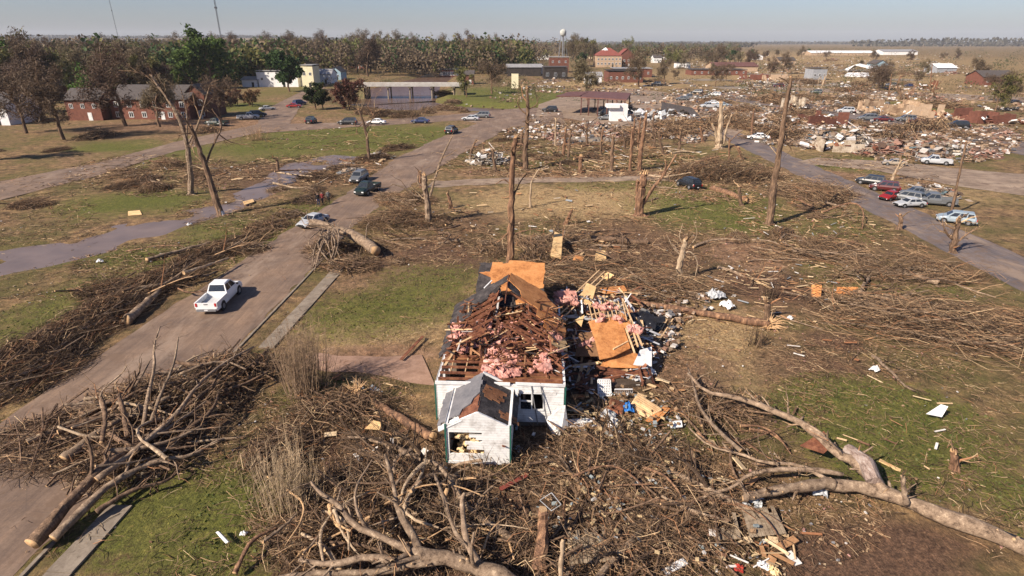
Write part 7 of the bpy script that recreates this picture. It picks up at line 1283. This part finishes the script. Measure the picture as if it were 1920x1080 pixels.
NEARE = [(1100, 900, 330, 150, 8), (720, 980, 260, 110, 6), (640, 780, 150, 100, 4), (1350, 720, 220, 130, 4), (1650, 800, 220, 170, 3), (330, 800, 200, 120, 4), (350, 980, 220, 110, 1.5), (1150, 620, 200, 90, 4), (1640, 600, 240, 110, 4), (1400, 980, 260, 110, 4), (760, 560, 160, 100, 2), (1880, 800, 120, 260, 2), (60, 800, 140, 260, 2), (560, 640, 60, 60, .6)]
MIDE = [(1120, 470, 230, 70, 7), (1500, 460, 240, 80, 7), (1050, 300, 260, 36, 9), (1350, 340, 140, 40, 5), (800, 440, 130, 60, 4), (350, 500, 220, 50, 6), (300, 330, 180, 40, 5), (600, 320, 160, 30, 4), (1200, 380, 250, 40, 2), (500, 400, 170, 40, 3), (1600, 330, 160, 40, 2), (650, 262, 240, 22, 1.5), (60, 450, 140, 120, 3)]
FARE = [(1540, 240, 230, 36, 8), (1500, 180, 260, 30, 9), (1600, 130, 260, 16, 8), (1400, 125, 120, 14, 4), (1180, 220, 200, 30, 4), (1150, 250, 220, 18, 4), (1750, 270, 160, 40, 5), (1100, 160, 160, 16, 3), (900, 190, 120, 20, .6), (1850, 220, 90, 70, 2), (1560, 105, 330, 9, 6)]
litter('fallen_twigs', 'brown twigs littering the ground round the house', 34000, NEARE, 1, TWIG, (.15, 1.1), (.006, .02)); litter('fallen_twigs', 'dark twigs littering the ground round the house', 12000, NEARE, 2, TWIGD, (.15, 1.3), (.007, .022)); litter('fallen_twigs', 'brown twigs scattered over the middle lots', 32000, MIDE, 3, TWIG, (.3, 1.6), (.010, .026)); litter('fallen_twigs', 'dark twigs scattered over the middle lots', 9000, MIDE, 4, TWIGD, (.3, 1.6), (.010, .026))
CHIP = islands('chips', [(0, (.36, .25, .15)), (.3, (.24, .15, .09)), (.55, (.42, .32, .21)), (.70, (.14, .08, .05)), (.86, (.52, .50, .47)), (.91, (.36, .2, .17)), (.95, (.24, .24, .25))])
CHIPF = islands('chips_far', [(0, (.50, .47, .44)), (.12, (.28, .20, .135)), (.36, (.12, .08, .055)), (.58, (.36, .26, .18)), (.74, (.24, .14, .10)), (.86, (.64, .61, .58)), (.92, (.14, .14, .15))])
litter('wood_chips', 'pale wood chips and scraps strewn round the house', 8000, NEARE, 5, CHIP, (.03, .19), None, 'chip', .1); litter('wood_chips', 'pale chips and scraps strewn over the middle lots', 7500, MIDE, 6, CHIP, (.04, .22), None, 'chip', .1); litter('debris', 'debris flecks spread over the ruined blocks', 30000, FARE, 7, CHIPF, (.08, .48), None, 'chip', .3)
litter('debris', 'torn scraps heaped in the brush right of the shed', 900, [(1180, 800, 110, 60, 3), (1230, 940, 150, 60, 3), (1120, 860, 160, 60, 2), (1080, 990, 120, 50, 1), (1300, 1030, 160, 40, 1)], 8, islands('foam_scraps', [(0, (.46, .35, .20)), (.35, (.26, .17, .10)), (.7, (.45, .45, .44)), (.82, (.22, .26, .27))]), (.08, .36), None, 'chip', .6)
litter('debris', 'boards and shreds spilled round the collapsed wing', 1500, [(1150, 640, 120, 60, 4), (1230, 620, 50, 50, 2), (1120, 545, 90, 30, 2), (1250, 575, 90, 30, 1)], 9, CHIPF, (.1, .6), None, 'chip', .4)
litter('fallen_twigs', 'twigs caught between the rubble of the ruined blocks', 40000, FARE, 10, TWIGD, (.5, 2.0), (.012, .03))
for e in (FB, BP, RP, BP2): finish_protos(e)
def boards(name, label, n, ells, seed, mt):
    rs = np.random.RandomState(seed); rg_ = random.Random(seed); mb = MB()
    for k in range(n):
        e = rg_.choices(ells, [q[4] for q in ells])[0]; a = rg_.uniform(0, 2*PI); q = math.sqrt(rg_.random()); p = G(e[0]+e[2]*q*math.cos(a), e[1]+e[3]*q*math.sin(a))
        if onroad(p.x, p.y) or (-4.3 < p.x < 3.4 and 24 < p.y < 44): continue
        f = max(1, p.y/60); l = rg_.uniform(.25, 1.1)*f; th = rg_.gauss(-.5, .8); d = Vector((math.cos(th), math.sin(th), rg_.gauss(0, .12)))*l*.5; c = p+Vector((0, 0, hz(p.x, p.y)+.08+rg_.random()*.2)); mb.bar(c-d, c+d, rg_.choice([.05, .07, .09, .12, .18, .34 if p.x < 12 else .1])*f**.5, rg_.uniform(.02, .05), 0, rg_.uniform(-.4, .4))
    o = mb.build(name, mt); o['kind'] = 'stuff'; o['label'] = label; o['category'] = 'debris'
BRD = islands('board_bits', [(0, (.50, .36, .21)), (.25, (.36, .20, .10)), (.45, (.26, .12, .06)), (.58, (.62, .48, .30)), (.74, (.16, .09, .055)), (.86, (.66, .63, .59)), (.95, (.30, .33, .35))])
boards('splintered_boards', 'splintered boards strewn round the house and right lawn', 620, [(1180, 560, 150, 70, 6), (1160, 760, 140, 60, 6), (1400, 560, 150, 60, 3), (1240, 900, 220, 90, 5), (1600, 600, 180, 80, 2), (1650, 800, 170, 100, .8), (1080, 470, 120, 50, 5), (760, 860, 90, 60, 2), (640, 760, 110, 60, 2), (1350, 1020, 180, 50, 3), (640, 1010, 110, 60, 1.5)], 5, BRD)
boards('splintered_boards', 'splintered boards strewn over the middle lots', 820, [(1100, 300, 240, 30, 6), (1250, 300, 190, 30, 4), (1540, 420, 160, 50, 4), (620, 330, 100, 20, 2), (690, 300, 60, 10, 3), (340, 330, 140, 30, 1.5), (1000, 400, 180, 50, 2), (1480, 520, 140, 30, 2)], 6, BRD)
# grass tufts standing in the greener patches
rs = np.random.RandomState(9); mb = MB(); N = 90000; X = rs.uniform(-45, 50, N); Y = 15+rs.rand(N)**1.3*75; Wg = zone_weights(X, Y)['green']; k = (Wg > .15) & (rs.rand(N) < Wg) & ~((X > lerp_edge(ROAD_L, Y)) & (X < lerp_edge(ROAD_R, Y)+1)) & ~((X > -4.5) & (X < 9) & (Y > 24) & (Y < 45)) & ~((X > -18.9) & (X < -15.0)) & (vnoise(X+100, Y, 1.1, 71) > .35)
X, Y = X[k], Y[k]; N = len(X); c = np.stack([X, Y, height(X, Y)-.02], -1); a = rs.rand(N)*2*PI; wv = np.stack([np.cos(a), np.sin(a), 0*a], -1)*rs.uniform(.03, .09, N)[:, None]; up = np.stack([rs.normal(0, .04, N), rs.normal(0, .04, N), rs.uniform(.05, .16, N)], -1)
mb.add(np.stack([c-wv, c+wv, c+wv*.5+up, c-wv*.6+up*.8], 1).reshape(-1, 3), np.arange(N*4).reshape(-1, 4)); o = mb.build('grass', leafmat('grass_blades', (.05, .075, .018), (.17, .17, .06), .3, 0)); o['kind'] = 'stuff'; o['label'] = 'grass tufts standing in the green patches'; o['category'] = 'grass'
mb = MB(); mb.box((0, 4000, 70), (13000, 9500, 147)) ; 
hm = bpy.data.materials.new('haze'); hm.use_nodes = True; t = hm.node_tree; t.nodes.remove(t.nodes['Principled BSDF'])
pv = t.nodes.new('ShaderNodeVolumePrincipled'); pv.inputs['Color'].default_value = (0.86, 0.90, 1, 1); pv.inputs['Density'].default_value = 0.00007
lk(t, pv.outputs[0], t.nodes['Material Output'].inputs['Volume'])
o = mb.build('haze', hm); o['kind'] = 'stuff'; o['label'] = 'thin pale haze over the far fields'; o['category'] = 'haze'
word_repeats()
